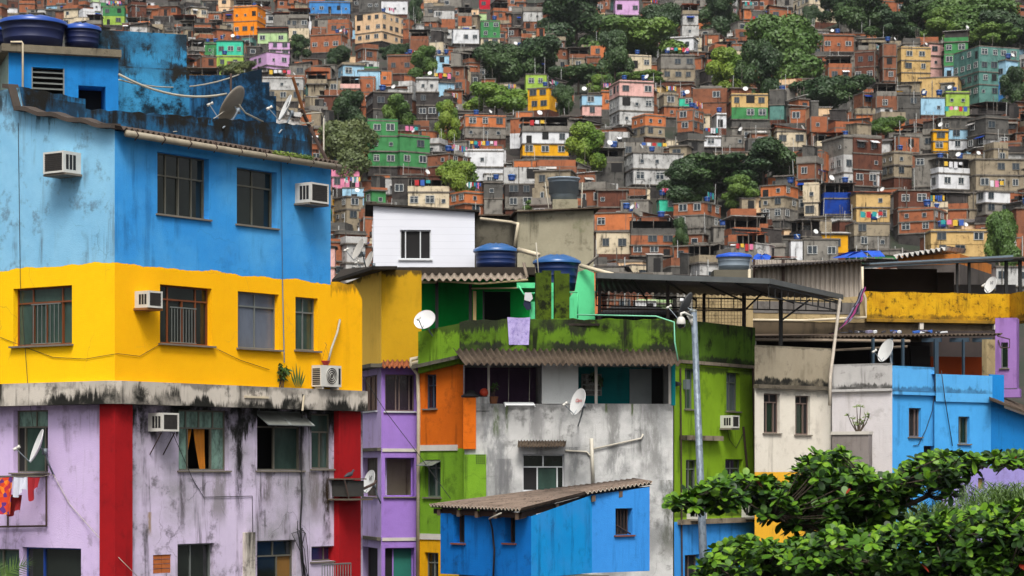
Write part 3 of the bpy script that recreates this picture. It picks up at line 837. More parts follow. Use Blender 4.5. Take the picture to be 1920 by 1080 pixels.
    for (st, d, L, yaw) in ((c0, ur, Lr, al), (c0 + ul * Ll, -ul, Ll, al - math.pi / 2)):
        vis_w = Wr if d is ur else Wl
        if vis_w < 1.1: continue
        nw = max(1, int(round(L / (2.3 if h['note'] else 2.7))))
        nw = min(nw, 5)
        if h['note'] and rk == 'none': continue
        for k in range(n):
            kind0 = R.choice(['two', 'cross', 'dark', 'dark', 'one'])
            for w_ in range(nw):
                if R.random() < (.12 if h['note'] else .22): continue
                u = L * (w_ + .5 + R.uniform(-.12, .12)) / nw; kd = kind0 if R.random() < .75 else R.choice(['two', 'hole', 'one', 'dark'])
                ww, wh = R.choice([(1.1, 1.0), (1.2, 1.0), (.9, 1.0), (1.3, 1.1)])
                if kd == 'one': ww, wh = .6, .6
                if kd == 'hole': ww, wh = R.choice([(1., 1.2), (.85, 1.9), (1.8, 1.4)])
                ww = min(ww, L * .7 / nw)
                z = zb + k * sh + (.95 if wh < 1.5 else .15) * sh / 2.7
                p = st + d * u; nrm = Vector((d.y, -d.x)); p = p + nrm * (ek[k] + .03)
                wins.append((Vector((p.x, p.y, z)), yaw, ww, min(wh, sh * .6), kd))
                if not h['note'] and R.random() < .16:
                    aw = MB(); d3 = Vector((d.x, d.y, 0)); n3 = Vector((nrm.x, nrm.y, 0)); b_ = Vector((p.x, p.y, z + min(wh, sh * .6) + .08)); q4 = [b_ - d3 * ww * .7, b_ + d3 * ww * .7, b_ + d3 * ww * .7 + n3 * .8 - Vector((0, 0, .35)), b_ - d3 * ww * .7 + n3 * .8 - Vector((0, 0, .35))]
                    aw.prism(q4, [v + Vector((0, 0, .06)) for v in q4]); extra.append(('awning', aw, [R.choice([M_tin, M_tinl, M_slab, HM['royal'], HM['white']])]))
        if R.random() < .3 and not h['note']:
            p = st + d * (L * R.uniform(.05, .95)); nrm = Vector((d.y, -d.x)); p = p + nrm * .25; pb2 = MB(); pb2.tube([v3(p, zb + sh * R.uniform(0, n - .6)), v3(p, ztop + R.uniform(-.2, .6))], .07, 5); extra.append(('drain_pipe', pb2, [R.choice([M_hframe, M_slab, M_tinl])]))
    return mb, mats, rb, rm, extra, org, wins, (q, ztop, ur, ul, Lr, Ll, zb)

mass = {}
hilltop = []
for h in H:
    mb, mats, rb, rm, extra, org, wins, geo = hill_house(h)
    if h['own']:
        o = mb.build('hillside_house', mats, None, False, org=org)
        tag(o, h['label'], 'house', 'brick and plaster houses packed on the hillside')
        rb.build('roof', rm, o)
        for nm_, eb, em in extra: eb.build(nm_, em, o)
        if len(wins) > 8 : wins = R.sample(wins, 8) if not h['note'] else wins
        for (p, yaw, ww, wh, kd) in wins:
            w = HW[kd].copy(); C.objects.link(w); w.parent = o; w.name = 'window' if kd != 'hole' else 'door_opening'
            w.location = p - org; w.rotation_euler = (0, 0, yaw); w.scale = (ww, 1, wh)
        hilltop.append((h, geo))
    else:
        for (src, ml) in [(mb, mats), (rb, rm)] + [e[1:] for e in extra]:
            for f, mm in zip(src.f, src.m):
                dm = mass.setdefault(ml[mm], MB()); dm.face([src.v[i] for i in f])
        for (p, yaw, ww, wh, kd) in wins:
            cs, sn = math.cos(yaw), math.sin(yaw)
            for (aw, ah, off, mm) in ((.5, 1, 0, M_hframe if kd not in ('hole', 'dark') else M_hole), (.42, .84, .02, M_hpane if kd != 'hole' else M_hole)):
                dm = mass.setdefault(mm, MB()); zo = wh * (1 - ah) / 2
                qd = [Vector((p.x + cs * s * ww * aw + sn * off, p.y + sn * s * ww * aw - cs * off, p.z + zo + t * wh * ah)) for s, t in ((-1, 0), (1, 0), (1, 1), (-1, 1))]
                dm.face(qd)
big = MB(); bm_ = []
for mm, src in mass.items():
    k = len(bm_); bm_.append(mm); off = len(big.v); big.v += src.v
    big.f += [tuple(i + off for i in f) for f in src.f]; big.m += [k] * len(src.f)
if big.f: tag(big.build('distant_houses', bm_), 'smaller brick and plaster houses filling the gaps on the hillside', 'houses', None, 'stuff')

def drop(o):
    for ch in list(o.children): drop(ch)
    bpy.data.objects.remove(o)
# ---- roof clutter: tanks, dishes, tarpaulins
RT = random.Random(9)
hilltop.sort(key=lambda t: -t[0]['vis'])
nt = nd = 0
for (h, (q, zt, ur, ul, Lr, Ll, zb)) in hilltop:
    nm = h.get('lm') or ('the ' + h['label'])
    if len(nm.split()) > 8: continue
    def spot(a, b): p = q[0] + ur * Lr * a + ul * Ll * b; return Vector((p.x, p.y, zt + (.1 if h['roof'] not in ('terrace',) else 2.35)))
    if RT.random() < .5 and nt < 125 and h['roof'] in ('flat', 'none', 'terrace'):
        k = 2 if RT.random() < .3 else 1
        if 'big green' in nm: k = 3
        for i in range(k):
            o = copy_tree(TANK0)
            a = RT.uniform(.2, .75) if k == 1 else .2 + .6 * i / max(1, k - 1)
            o.location = spot(a, RT.uniform(.15, .4)) + Vector((0, 0, 0 if h['roof'] != 'flat' else .45)); s = RT.uniform(.68, .95); o.scale = (s, s, s)
            if h['roof'] == 'flat':
                sb = MB(); s_ = .5 * s
                for dx, dy in ((-1, -1), (1, -1), (1, 1), (-1, 1)): sb.tube([(dx * .4, dy * .4, -.5 / s), (dx * .4, dy * .4, 0)], .06, 4)
                ORG[o] = Vector((0, 0, 0)); sb.build('stand', M_slab, o)
            lb = 'blue water tank on the roof of '
            if k > 1: lb = ('left' if i == 0 else 'right' if i == k - 1 else 'middle') + ' blue water tank on the roof of '
            tag(o, lb + nm, 'water tank', 'blue water tanks on hillside roofs'); nt += 1
    if RT.random() < .5 and nd < 130:
        o = copy_tree(DISH0)
        o.location = spot(RT.uniform(.05, .95), .06) + Vector((0, 0, .9 if h['roof'] == 'flat' else 0)); s = RT.uniform(.7, 1.05); o.scale = (s, s, s)
        o.rotation_euler = (0, 0, RT.uniform(-.9, 1.3))
        if h['roof'] == 'flat': o.location.z -= .5
        tag(o, 'white satellite dish on the roof of ' + nm, 'satellite dish', 'satellite dishes on hillside roofs'); nd += 1
drop(TANK0); drop(DISH0)
LC = [plain('wash_' + n_, c_, .9) for n_, c_ in (('white', (215, 216, 220)), ('red', (180, 40, 44)), ('blue', (50, 90, 170)), ('pink', (220, 120, 160)), ('yellow', (220, 180, 60)), ('teal', (40, 150, 150)))]
nl = 0
for (h, (q, zt, ur, ul, Lr, Ll, zb)) in hilltop:
    nm = h.get('lm') or ('the ' + h['label'])
    if len(nm.split()) > 9 or nl > 45 or RT.random() > .3 or h['roof'] not in ('flat', 'terrace', 'none'): continue
    p0 = q[0] + ur * Lr * .15 - ul * .15; zz = zt + (1.5 if h['roof'] == 'flat' else 1.7); r = root('washing_line', Vector((p0.x, p0.y, zt)), 'coloured washing strung on the terrace of ' + nm, 'laundry', 'washing lines on hillside terraces')
    n_ = RT.randint(3, 7); L_ = min(Lr * .7, n_ * .8); mb = MB(); e_ = p0 + ur * L_
    mb.tube([(p0.x, p0.y, zz), (e_.x, e_.y, zz)], .015, 3); mb.tube([(p0.x, p0.y, zt), (p0.x, p0.y, zz)], .03, 4); mb.tube([(e_.x, e_.y, zt), (e_.x, e_.y, zz)], .03, 4); mb.build('line', M_slab, r)
    mb = MB()
    for i in range(n_):
        a_ = p0 + ur * L_ * (i + .1) / n_; b_ = p0 + ur * L_ * (i + .85) / n_; dz = RT.uniform(.4, .95); k_ = RT.randrange(6); mx = (a_ + b_) / 2 - ul * .06
        for u_, v_ in ((a_, mx), (mx, b_)): mb.face([(u_.x, u_.y, zz), (v_.x, v_.y, zz), (v_.x, v_.y, zz - dz), (u_.x, u_.y, zz - dz * RT.uniform(.9, 1))], k_)
    mb.build('clothes', LC, r); nl += 1
print('tanks', nt, 'dishes', nd)

# ---- the humid air between here and the hill
hm_ = bpy.data.materials.new('humid_air'); hm_.use_nodes = True; ht = hm_.node_tree
ht.nodes.remove(ht.nodes['Principled BSDF']); pv = ht.nodes.new('ShaderNodeVolumePrincipled')
pv.inputs['Color'].default_value = (.86, .9, .96, 1); pv.inputs['Density'].default_value = .00005; pv.inputs['Anisotropy'].default_value = .2
ht.links.new(pv.outputs[0], ht.nodes['Material Output'].inputs['Volume'])
mb = MB(); mb.cbox(-640, 640, -140, 1040, -1.2, 300); tag(mb.build('haze', hm_), kind='stuff')
sc.cycles.volume_bounces = 0
# ================================================================== HILLSIDE TREES
def foliage(name, c, c2, rough=.6):
    g = G(name); n1 = g.noise(.35, 3, .6); n2 = g.noise(2.5, 4, .7)
    k = g.mix(g.rng(n1, .38, .62), c + (1,), c2 + (1,)); k = g.mix(.5, k, g.mix(n2, (.2, .2, .2, 1), (.8, .8, .8, 1)), 'OVERLAY')
    g.b.inputs['Subsurface Weight'].default_value = 0
    MATS[name] = g.done(k, rough); return MATS[name]
FOL = [foliage('dark_foliage', (.014, .04, .008), (.032, .07, .012)), foliage('mid_foliage', (.045, .1, .012), (.09, .16, .018)),
       foliage('bright_foliage', (.075, .15, .008), (.15, .22, .015)), foliage('olive_foliage', (.06, .085, .02), (.12, .14, .035))]
M_bark = plain('tree_bark', (74, 62, 50), .9)
RTm = random.Random(21)
def crown_mesh(shape):
    """unit crown: radius about 1, of many small leaf clumps over several lobes"""
    mb = MB(); lobes = []
    nl = (15, 18, 20)[shape]
    for i in range(nl):
        a = RTm.uniform(0, 2 * math.pi); r = math.sqrt(RTm.random()) * .72; z = RTm.uniform(-.75, .6)
        if shape == 1: z = .45 * (1 - r) + RTm.uniform(-.75, .1); r *= 1.2
        if shape == 2: r *= 1.0 - .35 * max(0, z)
        k = RTm.uniform(.24, .42) if shape != 1 else RTm.uniform(.2, .34)
        lobes.append((Vector((r * math.cos(a), r * math.sin(a), z)), k))
    lobes.append((Vector((0, 0, 0)), .5))
    for c, k in lobes:
        n = int(1000 * (k / .35) ** 2)
        for _ in range(n):
            d = Vector((RTm.gauss(0, 1), RTm.gauss(0, 1), RTm.gauss(0, 1) + .35)).normalized()
            p = c + Vector((d.x, d.y, d.z * .8)) * k * RTm.uniform(.72, 1.12)
            nn = (d + Vector((RTm.gauss(0, .5), RTm.gauss(0, .5), RTm.gauss(0, .5)))).normalized()
            t = nn.orthogonal().normalized(); t = Matrix.Rotation(RTm.uniform(0, 6.28), 3, nn) @ t; b = nn.cross(t)
            s = RTm.uniform(.03, .062)
            mb.face([p - t * s, p - b * s * .6, p + t * s * 1.1, p + b * s * .6])
    return mb
CM = {}
for sh in range(3):
    mb = crown_mesh(sh)
    for tone in range(4):
        me = None
        o = mb.build('crown', FOL[tone]); CM[(sh, tone)] = o.data; bpy.data.objects.remove(o)
for (cx, cy, rx, ry, tone, shape, label) in TREES:
    by = cy + ry * .95; D = Dh(cx, by) - 8
    m = D / F; base = P(cx, by, D); base.z -= .5
    r = root('hillside_tree', base, label, 'tree', 'trees between the hillside houses')
    cr = bpy.data.objects.new('crown', CM[(shape, tone)]); C.objects.link(cr); cr.parent = r
    zc = (by - cy) * m + .2; cr.location = (0, 0, zc); cr.scale = (rx * m * 1.34, rx * m * 1.05, ry * m * 1.5); cr.rotation_euler = (0, 0, RTm.uniform(0, 6.28) if abs(rx - ry) < 60 else 0)
    tb = MB(); w = .035 * rx * m + .12
    tb.tube([base + Vector((0, 0, -4)), base + Vector((.1, 0, zc * .6)), base + Vector((0, 0, zc))], w, 7, 0, w * .6)
    for k in range(4):
        a = k * 1.6 + .4; tb.tube([base + Vector((0, 0, zc * .6)), base + Vector((math.cos(a) * rx * m * .5, math.sin(a) * rx * m * .5, zc * 1.15))], w * .5, 5, 0, w * .2)
    tb.build('trunk', M_bark, r, True)
# coconut palm at the top
D = Dh(1592, 60) - 6; m = D / F; b = P(1592, 62, D); b.z -= 3
r = root('palm_tree', b, 'coconut palm with drooping fronds right of the big cream block', 'palm tree')
mb = MB(); top = P(1592, 36, D); mb.tube([b, b.lerp(top, .5) + Vector((.3, 0, 0)), top], .22, 7, 0, .14); mb.build('trunk', M_bark, r, True)
for k in range(16):
    a = k * 2.4; L = 3.4; mb = MB(); el = RTm.uniform(.2, 1.1); prev = None
    for i in range(12):
        t = i / 11; p = top + Vector((math.cos(a) * L * t * math.cos(el * (1 - t)), math.sin(a) * L * t * math.cos(el * (1 - t)), L * (math.sin(el) * t - 1.0 * t * t)))
        if prev is not None:
            sd = Vector((-math.sin(a), math.cos(a), 0)); ln = .55 * math.sin(math.pi * min(1, t + .12)) + .08
            for s in (-1, 1): mb.face([prev, prev.lerp(p, .8), p + sd * s * ln + Vector((0, 0, -.3 * ln))])
        prev = p
    mb.build('frond', FOL[1], r)
# ================================================================== SHARED FOREGROUND THINGS
M_acw = plain('ac_casing', (206, 204, 196), .5, var=.3)
M_coil = plain('ac_coil', (62, 58, 54), .7, var=.6, scale=12)
M_slot = plain('ac_slot', (20, 20, 20), .8)
M_iron = plain('rusty_iron', (62, 44, 36), .8, var=.6)
M_gal = plain('galvanised_metal', (128, 138, 146), .5, .5, var=.35)

def ac(fc, px, py, label, w=.6, h=.42, d=.55, off=0., shelf=M_stone, side=1, casing=None, bracket=False, group='window air conditioners'):
    u, z = fc.uz(px, py, off); c = fc.w(u, z, off)
    r = root('air_conditioner', c, label, 'air conditioner', group)
    u0, u1, z0, z1 = u - w / 2, u + w / 2, z - h / 2, z + h / 2
    mb = MB(); f = .04
    mb.fbox(fc, u0, u1, z0, z1, off - .1, off + d - .03)
    for a, b, c_, e in ((u0, u1, z0, z0 + f), (u0, u1, z1 - f, z1), (u0, u0 + f, z0 + f, z1 - f), (u1 - f, u1, z0 + f, z1 - f)): mb.fbox(fc, a, b, c_, e, off + d - .03, off + d)
    mb.build('casing', casing or M_acw, r)
    mb = MB(); mb.fbox(fc, u0 + f, u1 - f, z0 + f, z1 - f, off + d - .029, off + d - .022)
    n = 9
    for i in range(n):
        zz = z0 + f + (h - 2 * f) * (i + .5) / n; mb.fbox(fc, u0 + f, u1 - f, zz - .006, zz + .006, off + d - .021, off + d - .008)
    mb.build('coil_grille', M_coil, r)
    for s_ in (0, 1):
        mb = MB(); uu = (u0 - .003, u0 + .002) if s_ == 0 else (u1 - .002, u1 + .003)
        for k in range(3):
            o0 = off + d * (.3 + .2 * k); mb.fbox(fc, uu[0], uu[1], z0 + .07, z1 - .07, o0, o0 + d * .15)
        mb.build('side_vents', M_slot, r)
    if shelf:
        mb = MB(); mb.fbox(fc, u0 - .04, u1 + .04, z0 - .05, z0 - .004, off - .1, off + d * .92); mb.build('shelf', shelf, r)
    if bracket:
        mb = MB()
        for uu in (u0 + .05, u1 - .05): mb.tube([fc.w(uu, z0 - .03, off + d * .8), fc.w(uu, z0 - .5, off + .01)], .014, 5)
        mb.build('bracket', M_iron, r)
    return r

M_red = plain('red_letter', (190, 40, 30), .6); M_blk = plain('black_letter', (30, 32, 40), .6)
def lettering(txt, size, mat, mtx, parent, name='lettering'):
    cu = bpy.data.curves.new(name, 'FONT'); cu.body = txt; cu.size = size; cu.align_x = 'CENTER'; cu.align_y = 'CENTER'; cu.extrude = .002
    tmp = bpy.data.objects.new(name, cu); C.objects.link(tmp)
    dg = bpy.context.evaluated_depsgraph_get(); me = bpy.data.meshes.new_from_object(tmp.evaluated_get(dg)); bpy.data.objects.remove(tmp)
    me.transform(Matrix.Translation(-ORG[parent]) @ mtx); me.materials.clear(); me.materials.append(mat)
    ob = bpy.data.objects.new(name, me); C.objects.link(ob); ob.parent = parent; ORG[ob] = ORG[parent]; return ob

def dish(px, py, D, r, face, mount, label, mat=None, txt=None, lnb=True, armdir=None, asp=1.12, group='satellite dishes on the near buildings'):
    """r in metres; face: direction it looks; mount: world point its bracket ends on"""
    c = P(px, py, D); f = Vector(face).normalized()
    up = (Vector((0, 0, 1)) - f * f.z).normalized(); sx = up.cross(f)
    T = Matrix((( sx.x, up.x, f.x, c.x), (sx.y, up.y, f.y, c.y), (sx.z, up.z, f.z, c.z), (0, 0, 0, 1)))
    ro = root('satellite_dish', mount, label, 'satellite dish', group)
    mb = MB(); dep = .17 * r
    prof = [(0, -dep), (.35 * r, -dep * .86), (.65 * r, -dep * .56), (.88 * r, -dep * .18), (r, .0), (r * 1.02, .005), (r * 1.02, -.012), (.88 * r, -dep * .18 - .02), (.6 * r, -dep * .6 - .025), (.3 * r, -dep * .9 - .03), (0, -dep - .03)]
    mb.lathe(prof, 28); mb.v = [T @ Vector((v.x, v.y * asp, v.z)) for v in mb.v]; mb.build('reflector', mat or M_dishw, ro, True)
    mb = MB(); b0 = T @ Vector((0, 0, -dep - .02)); b1 = T @ Vector((0, -.05, -dep - .16)); mount = Vector(mount)
    mb.tube([b0, b1, b1.lerp(mount, .35) + Vector((0, 0, -.06)), mount], .022, 7)
    mb.box(b1 + Vector((-.05, -.05, -.07)), (.1, 0, 0), (0, .1, 0), (0, 0, .14)); mb.build('mount', M_gal, ro, True)
    if lnb:
        e0 = T @ Vector((0, -r * asp, 0)); e1 = T @ Vector((0, -r * .62, r * 1.15))
        mb = MB(); mb.tube([T @ Vector((0, -r * asp * .6, -dep * .7)), e0 + (e1 - e0) * .02, e1], .013, 6); mb.build('feed_arm', M_gal, ro)
        mb = MB(); q = T @ Vector((0, -r * .4, r * .98)); dr = (q - e1).normalized()
        mb.tube([e1 - dr * .06, e1 + dr * .02], .035, 8); mb.tube([e1 + dr * .02, e1 + dr * .1], .022, 8, 0, .04); mb.build('feed_horn', M_acw, ro, True)
    if txt:
        s_, mt = txt[1], txt[2]
        lettering(txt[0], s_ * r, mt, T @ Matrix.Translation((0, txt[3] * r if len(txt) > 3 else .25 * r, -dep * .52)), ro)
    return ro

M_tankd = plain('navy_tank_plastic', (5, 22, 70), .5, var=.25)
M_tanklidb = plain('navy_tank_lid', (34, 76, 160), .3, var=.2)
M_tankg = plain('grey_tank_plastic', (128, 142, 154), .45, var=.3)
def tank(px, D, ztop_px, zbot_px, rp, label, body=None, lid=None, taper=.86, lidh=.22, ribs=3, lidded=True, n=40):
    z0, z1 = hz(zbot_px, D), hz(ztop_px, D); c = Vector(((px - CX) / F * D, D, z0)); r = rp / F * D; h = z1 - z0
    ro = root('water_tank', c, label, 'water tank', 'water tanks on the near roofs')
    mb = MB(); hb = h * (1 - (lidh if lidded else .0)); prof = [(0, 0), (r * taper, 0)]
    for k in range(1, ribs + 1):
        t = k / (ribs + 1); rr = r * (taper + (.97 - taper) * t); prof += [(rr, hb * t - .012), (rr + .005, hb * t - .006), (rr + .005, hb * t + .006), (rr + .002, hb * t + .012)]
    prof += [(r * .97, hb - .06), (r * 1.02, hb - .05), (r * 1.02, hb)]
    if not lidded: prof += [(r * .95, hb), (r * .93, hb * .3), (0, hb * .3)]
    mb.lathe(prof, n, 0, c); mb.build('tank_body', body or M_tankd, ro, True)
    if lidded:
        mb = MB(); lh = h - hb; wob = lambda a: .0
        i = 0
        mb.lathe([(r * 1.05, hb - .05), (r * 1.05, hb + .02), (r * .98, hb + .05), (r * .75, hb + lh * .55), (r * .4, hb + lh * .9), (r * .12, h), (0, h)], n, 0, c)
        for k, v in enumerate(mb.v):
            a = math.atan2(v.y - c.y, v.x - c.x); q = (v.xy - c.xy).length / r
            if .2 < q < 1.0: v.z += lh * .13 * math.cos(a * 8) * math.sin(math.pi * min(1, q))
        mb.build('lid', lid or M_tanklidb, ro, True)
    return ro

def cloth(pts_top, drop, mat, label, folds=4, amp=.03, cat='laundry', group='laundry hung out to dry', name='cloth', nx=24, nz=14, taper=0., jag=0., n=None):
    """a hung cloth: pts_top two world points; drop in metres"""
    a, b = Vector(pts_top[0]), Vector(pts_top[1]); d = (b - a); nrm = Vector((d.y, -d.x, 0)).normalized()
    mb = MB(); ii = 0
    for k in range(nz + 1):
        t = k / nz
        for i in range(nx + 1):
            s_ = i / nx; q = .5 + (s_ - .5) * (1 - taper * t)
            ph = math.sin(s_ * folds * 6.28 + t * 1.3) * amp * (.4 + .8 * t) + math.sin(s_ * folds * 2.4 + 1 + t * 2) * amp * .7
            mb.v.append(a + d * q + nrm * (ph + .02) + Vector((0, 0, -drop * t * (1 + jag * math.sin(s_ * 5 + 1)) - .02 * math.sin(math.pi * s_) * (1 - t))))
    for k in range(nz):
        for i in range(nx):
            p = k * (nx + 1) + i; mb.f.append((p, p + 1, p + nx + 2, p + nx + 1)); mb.m.append(0)
    o = mb.build(name, mat, None, True, org=(a + b) / 2); tag(o, label, cat, group); return o

# ================================================================== THE BLUE, YELLOW AND LILAC CORNER BUILDING
fR = Fc(215, 50, 675, 56.4); fL = Fc(-60, 52.67, 215, 50); LL = fL.L
zc = lambda y: hz(y, 50.)
ZL1, ZL0, ZBY, ZR = zc(714), zc(757), zc(492), zc(243)
bR = wall('blue_yellow_paint', crack=.3, c=(56, 150, 222), c2=(44, 132, 208), var=.45, dirt=(36, 92, 140), damt=.25, streak=.35, bumpy=.35, paint=[(ZBY, (255, 186, 6))], fade=((96, 176, 228), .5))
bL = wall('pale_blue_yellow_paint', crack=.6, c=(140, 196, 228), c2=(112, 172, 210), var=.6, dirt=(84, 92, 96), damt=.6, streak=.5, bumpy=.35, paint=[(ZBY, (255, 200, 8))], blotch=((112, 128, 138), .2, .7), mould=[(16.2, 2.2, .9)])
yw = wall('yellow_paint', (255, 186, 6), (246, 176, 6), .3, (90, 60, 10), .1, .08, bumpy=.35, mould=[(fR.Z(650, 524), .55, .6)])
fRl = fR.shifted(-.2); BO = fR.w(0, 0); BO = Vector((BO.x, 50, 0))
def drip(px, w, y0, y1, rgb, amt): p = fRl.pp(px, y0) - BO; return (fRl, p.x * fRl.u.x + p.y * fRl.u.y, w, fRl.Z(px, y0), fRl.Z(px, y1), rgb, amt)
DR = [drip(449, .16, 755, 1010, (26, 24, 24), 1.), drip(611, .2, 880, 1030, (44, 32, 20), 1.), drip(343, .12, 885, 1010, (90, 84, 90), .9), drip(566, .2, 756, 1000, (60, 56, 56), .8), drip(590, .3, 885, 990, (96, 88, 80), .7), drip(500, .25, 885, 960, (104, 98, 98), .8), drip(410, .4, 885, 1000, (140, 134, 140), .9), drip(280, .1, 960, 1010, (150, 120, 60), .8)]
lR = wall('stained_lilac_paint', (212, 198, 224), (194, 180, 208), .4, (70, 66, 66), .7, .95, blotch=((140, 138, 142), .34, .5), mould=[(ZL0 + .02, 1.1, 1.)], bumpy=.45, fade=((158, 154, 162), .8), drips=DR, crack=.8)
lL = wall('lilac_paint', (208, 188, 226), (192, 168, 216), .4, (104, 96, 106), .5, .45, crack=.7, blotch=((176, 168, 178), .16, .6), mould=[(ZL0 + .02, .3, .3)], bumpy=.4)
led = wall('ledge_concrete', (206, 198, 186), (176, 168, 156), .5, (40, 38, 34), .7, 1.0, mould=[(ZL0 - .1, -.5, 1.), (ZL1 + .02, .3, .6)], bumpy=.4)
ledc = wall('ledge_corner_concrete', (196, 188, 176), (150, 142, 130), .5, (34, 32, 28), .9, 1.2, blotch=((44, 42, 36), .34, 1.1), mould=[(ZL0 - .12, -.8, 1.)], bumpy=.4)
redm = wall('red_paint', (160, 20, 26), (132, 16, 24), .5, (70, 14, 16), .3, .25, bumpy=.3)
fH_z, fH_t = hz(128, 57.8), hz(58, 57.8)
dkb = wall('mouldy_blue_wall', (44, 118, 168), (30, 84, 124), .6, (14, 24, 32), .9, 1., blotch=((20, 34, 46), .56, .5), mould=[(ZR + 1.5, 1.3, 1.), (ZR + 1.0, 1.3, .8)], bumpy=.5)
boxb = wall('box_room_blue', (30, 122, 192), (24, 104, 168), .5, (20, 60, 90), .3, .3, blotch=((150, 140, 120), .07, 1.6), bumpy=.3)
hib = wall('high_wall_blue', (58, 140, 186), (34, 96, 136), .7, (12, 28, 38), 1., .9, blotch=((18, 46, 62), .52, .8), mould=[(fH_z, .45, 1.), (fH_z, -.35, 1.), (fH_t, 1.3, .9)], bumpy=.6)
flash = plain('old_flashing', (70, 60, 52), .8, var=.6)
fibro = plain('old_fibre_cement', (86, 72, 62), .9, var=.6, scale=5)
gutm = plain('gutter_pvc', (150, 140, 120), .6, var=.6)

B = root('corner_building', (fR.w(0, 0).x, 50, 0), 'tall corner building painted sky blue over yellow over stained lilac, with red corner pillars', 'building')
hR, hL, hRl, hLl = [], [], [], []
BF = M_bronze
window(B, fR, 295, 291, 392, 406, hR, BF, G_dark, 4, .36, depth=.16)
window(B, fR, 444, 318, 519, 424, hR, BF, G_dark, 2, .3, depth=.16)
window(B, fL, 25, 538, 135, 647, hL, M_wood, G_green, [.27, .5, .77], .26, [.27, .77], rail=(.27, .77, .7, 7), sillw=.1, label='brown wooden window with a little railing and patterned transom')
window(B, fR, 300, 537, 397, 646, hR, M_wood, G_dark, [.22, .5, .76], .24, [.22, .76], rail=(.24, .74, .62, 9), sillw=.1, label='brown wooden window with a railing, beside the air conditioner')
window(B, fR, 446, 549, 523, 654, hR, M_alu, G_grey, 2, .25, sillw=.1, label='grey window with drawn pale curtains')
window(B, fR, 554, 558, 596, 657, hR, M_alu, G_green, 2, .28, sillw=.1)
mb = MB(); uB, uY = fR.U(620), fR.U(679)
zy = fR.Z(650, 531)
wallsheet(mb, fR, 0, uB, ZL1, ZR - .02, hR, .16, 0)
prof = [0, .02, -.03, -.09, -.2, -.28, -.24, -.9]
def ytop(u):
    t = (u - uB) / (uY - uB); return zy + .06 * math.sin(t * 9) * t - (.38 * max(0, t - .72) / .28) 
wallsheet(mb, fR, uB, uY, ZL1, zy, [], .16, 2, top=ytop, step=.06)
endf = [fR.w(uY, ZL1), fR.w(uY, zy - .35), fR.w(uY, zy - .35, -.35), fR.w(uY, ZL1, -.35)]; mb.face(endf, 2)
u38 = fL.U(38)
def ltop(u):
    if u < u38: return fL.Z(38, 164)
    return fL.Z(38, 208) + (ZR - fL.Z(38, 208)) * (u - u38) / (LL - u38)
wallsheet(mb, fL, -1.5, LL, ZL1, ZR + 1, hL, .16, 1, top=ltop, step=.12)
# hidden sides and the roof deck
mb.face([fR.w(uB, zy - .4), fR.w(uB, ZR), fR.w(uB, ZR, -9), fR.w(uB, zy - .4, -9)], 0)
mb.build('wall', [bR, bL, yw], B)
mb = MB(); fRl, fLl = fR.shifted(-.2), fL.shifted(-.2)
# lilac storeys
def lw(*a, **k): return window(B, fRl, *a, **k)
window(B, fLl, 25, 769, 90, 886, hLl, BF, G_green, [.22, .8], .27, [.55], cells=[M_dark, None, M_dark], tpane=G_pat, sillw=.1, label='half open window behind the satellite dish')
window(B, fLl, 42, 1027, 152, 1130, hLl, plain('blue_frame', (20, 60, 140), .5), G_dark, [.3], None, sill=False, label='wide dark shop window with a blue top strip')
window(B, fLl, -40, 1029, 36, 1110, hLl, BF, G_green, 2, None, sill=False)
wc, wcd = lw(335, 769, 429, 882, hRl, BF, G_pat, [.25, .72], .3, [.22, .48, .76], skip=(1,), sillw=.05, label='window with patterned glass and a parted orange curtain')
wa, wad = lw(482, 771, 568, 882, hRl, BF, G_green, [.45], .27, [.5], skip=(0, 't'), sillw=.05, label='window with its top vent tilted open')
lw(584, 776, 624, 879, hRl, BF, G_green, [.55], .33, [.99], sillw=.05)
lw(333, 1019, 402, 1130, hRl, M_alu, G_dark, [.45], None, sill=False)
lw(482, 1013, 555, 1130, hRl, BF, G_dark, [.6], .25, [.5], cells=[None, plain('ochre_interior', (120, 84, 24), .8)], sill=False)
lw(584, 1024, 634, 1052, hRl, BF, glass('purple_glass', (60, 46, 80)), [.6], None, sillw=.05)
uBk = (fRl.U(287), fRl.U(321), fRl.Z(304, 1075), fRl.Z(304, 1040)); hRl.append(uBk + (.06,))
wallsheet(mb, fRl, .2, fRl.U(680), 0, ZL0 + .02, hRl, .14, 0)
wallsheet(mb, fLl, -1.5, LL - .2, 0, ZL0 + .02, hLl, .14, 1)
e = fRl.U(680); mb.face([fRl.w(e, 0), fRl.w(e, ZL0), fRl.w(e, ZL0, -8), fRl.w(e, 0, -8)], 0)
mb.build('lower_wall', [lR, lL], B)
mb = MB(); bk = uBk
for i in range(4):
    for j in range(2):
        h_, w_ = (bk[3] - bk[2]) / 4, (bk[1] - bk[0]) / 2
        mb.fbox(fRl, bk[0] + j * w_ + .008, bk[0] + (j + 1) * w_ - .008, bk[2] + i * h_ + .008, bk[2] + (i + 1) * h_ - .008, -.2, -.02)
mb.build('brick_infill', plain('hollow_brick', (176, 96, 40), .9, var=.5, scale=9), B)
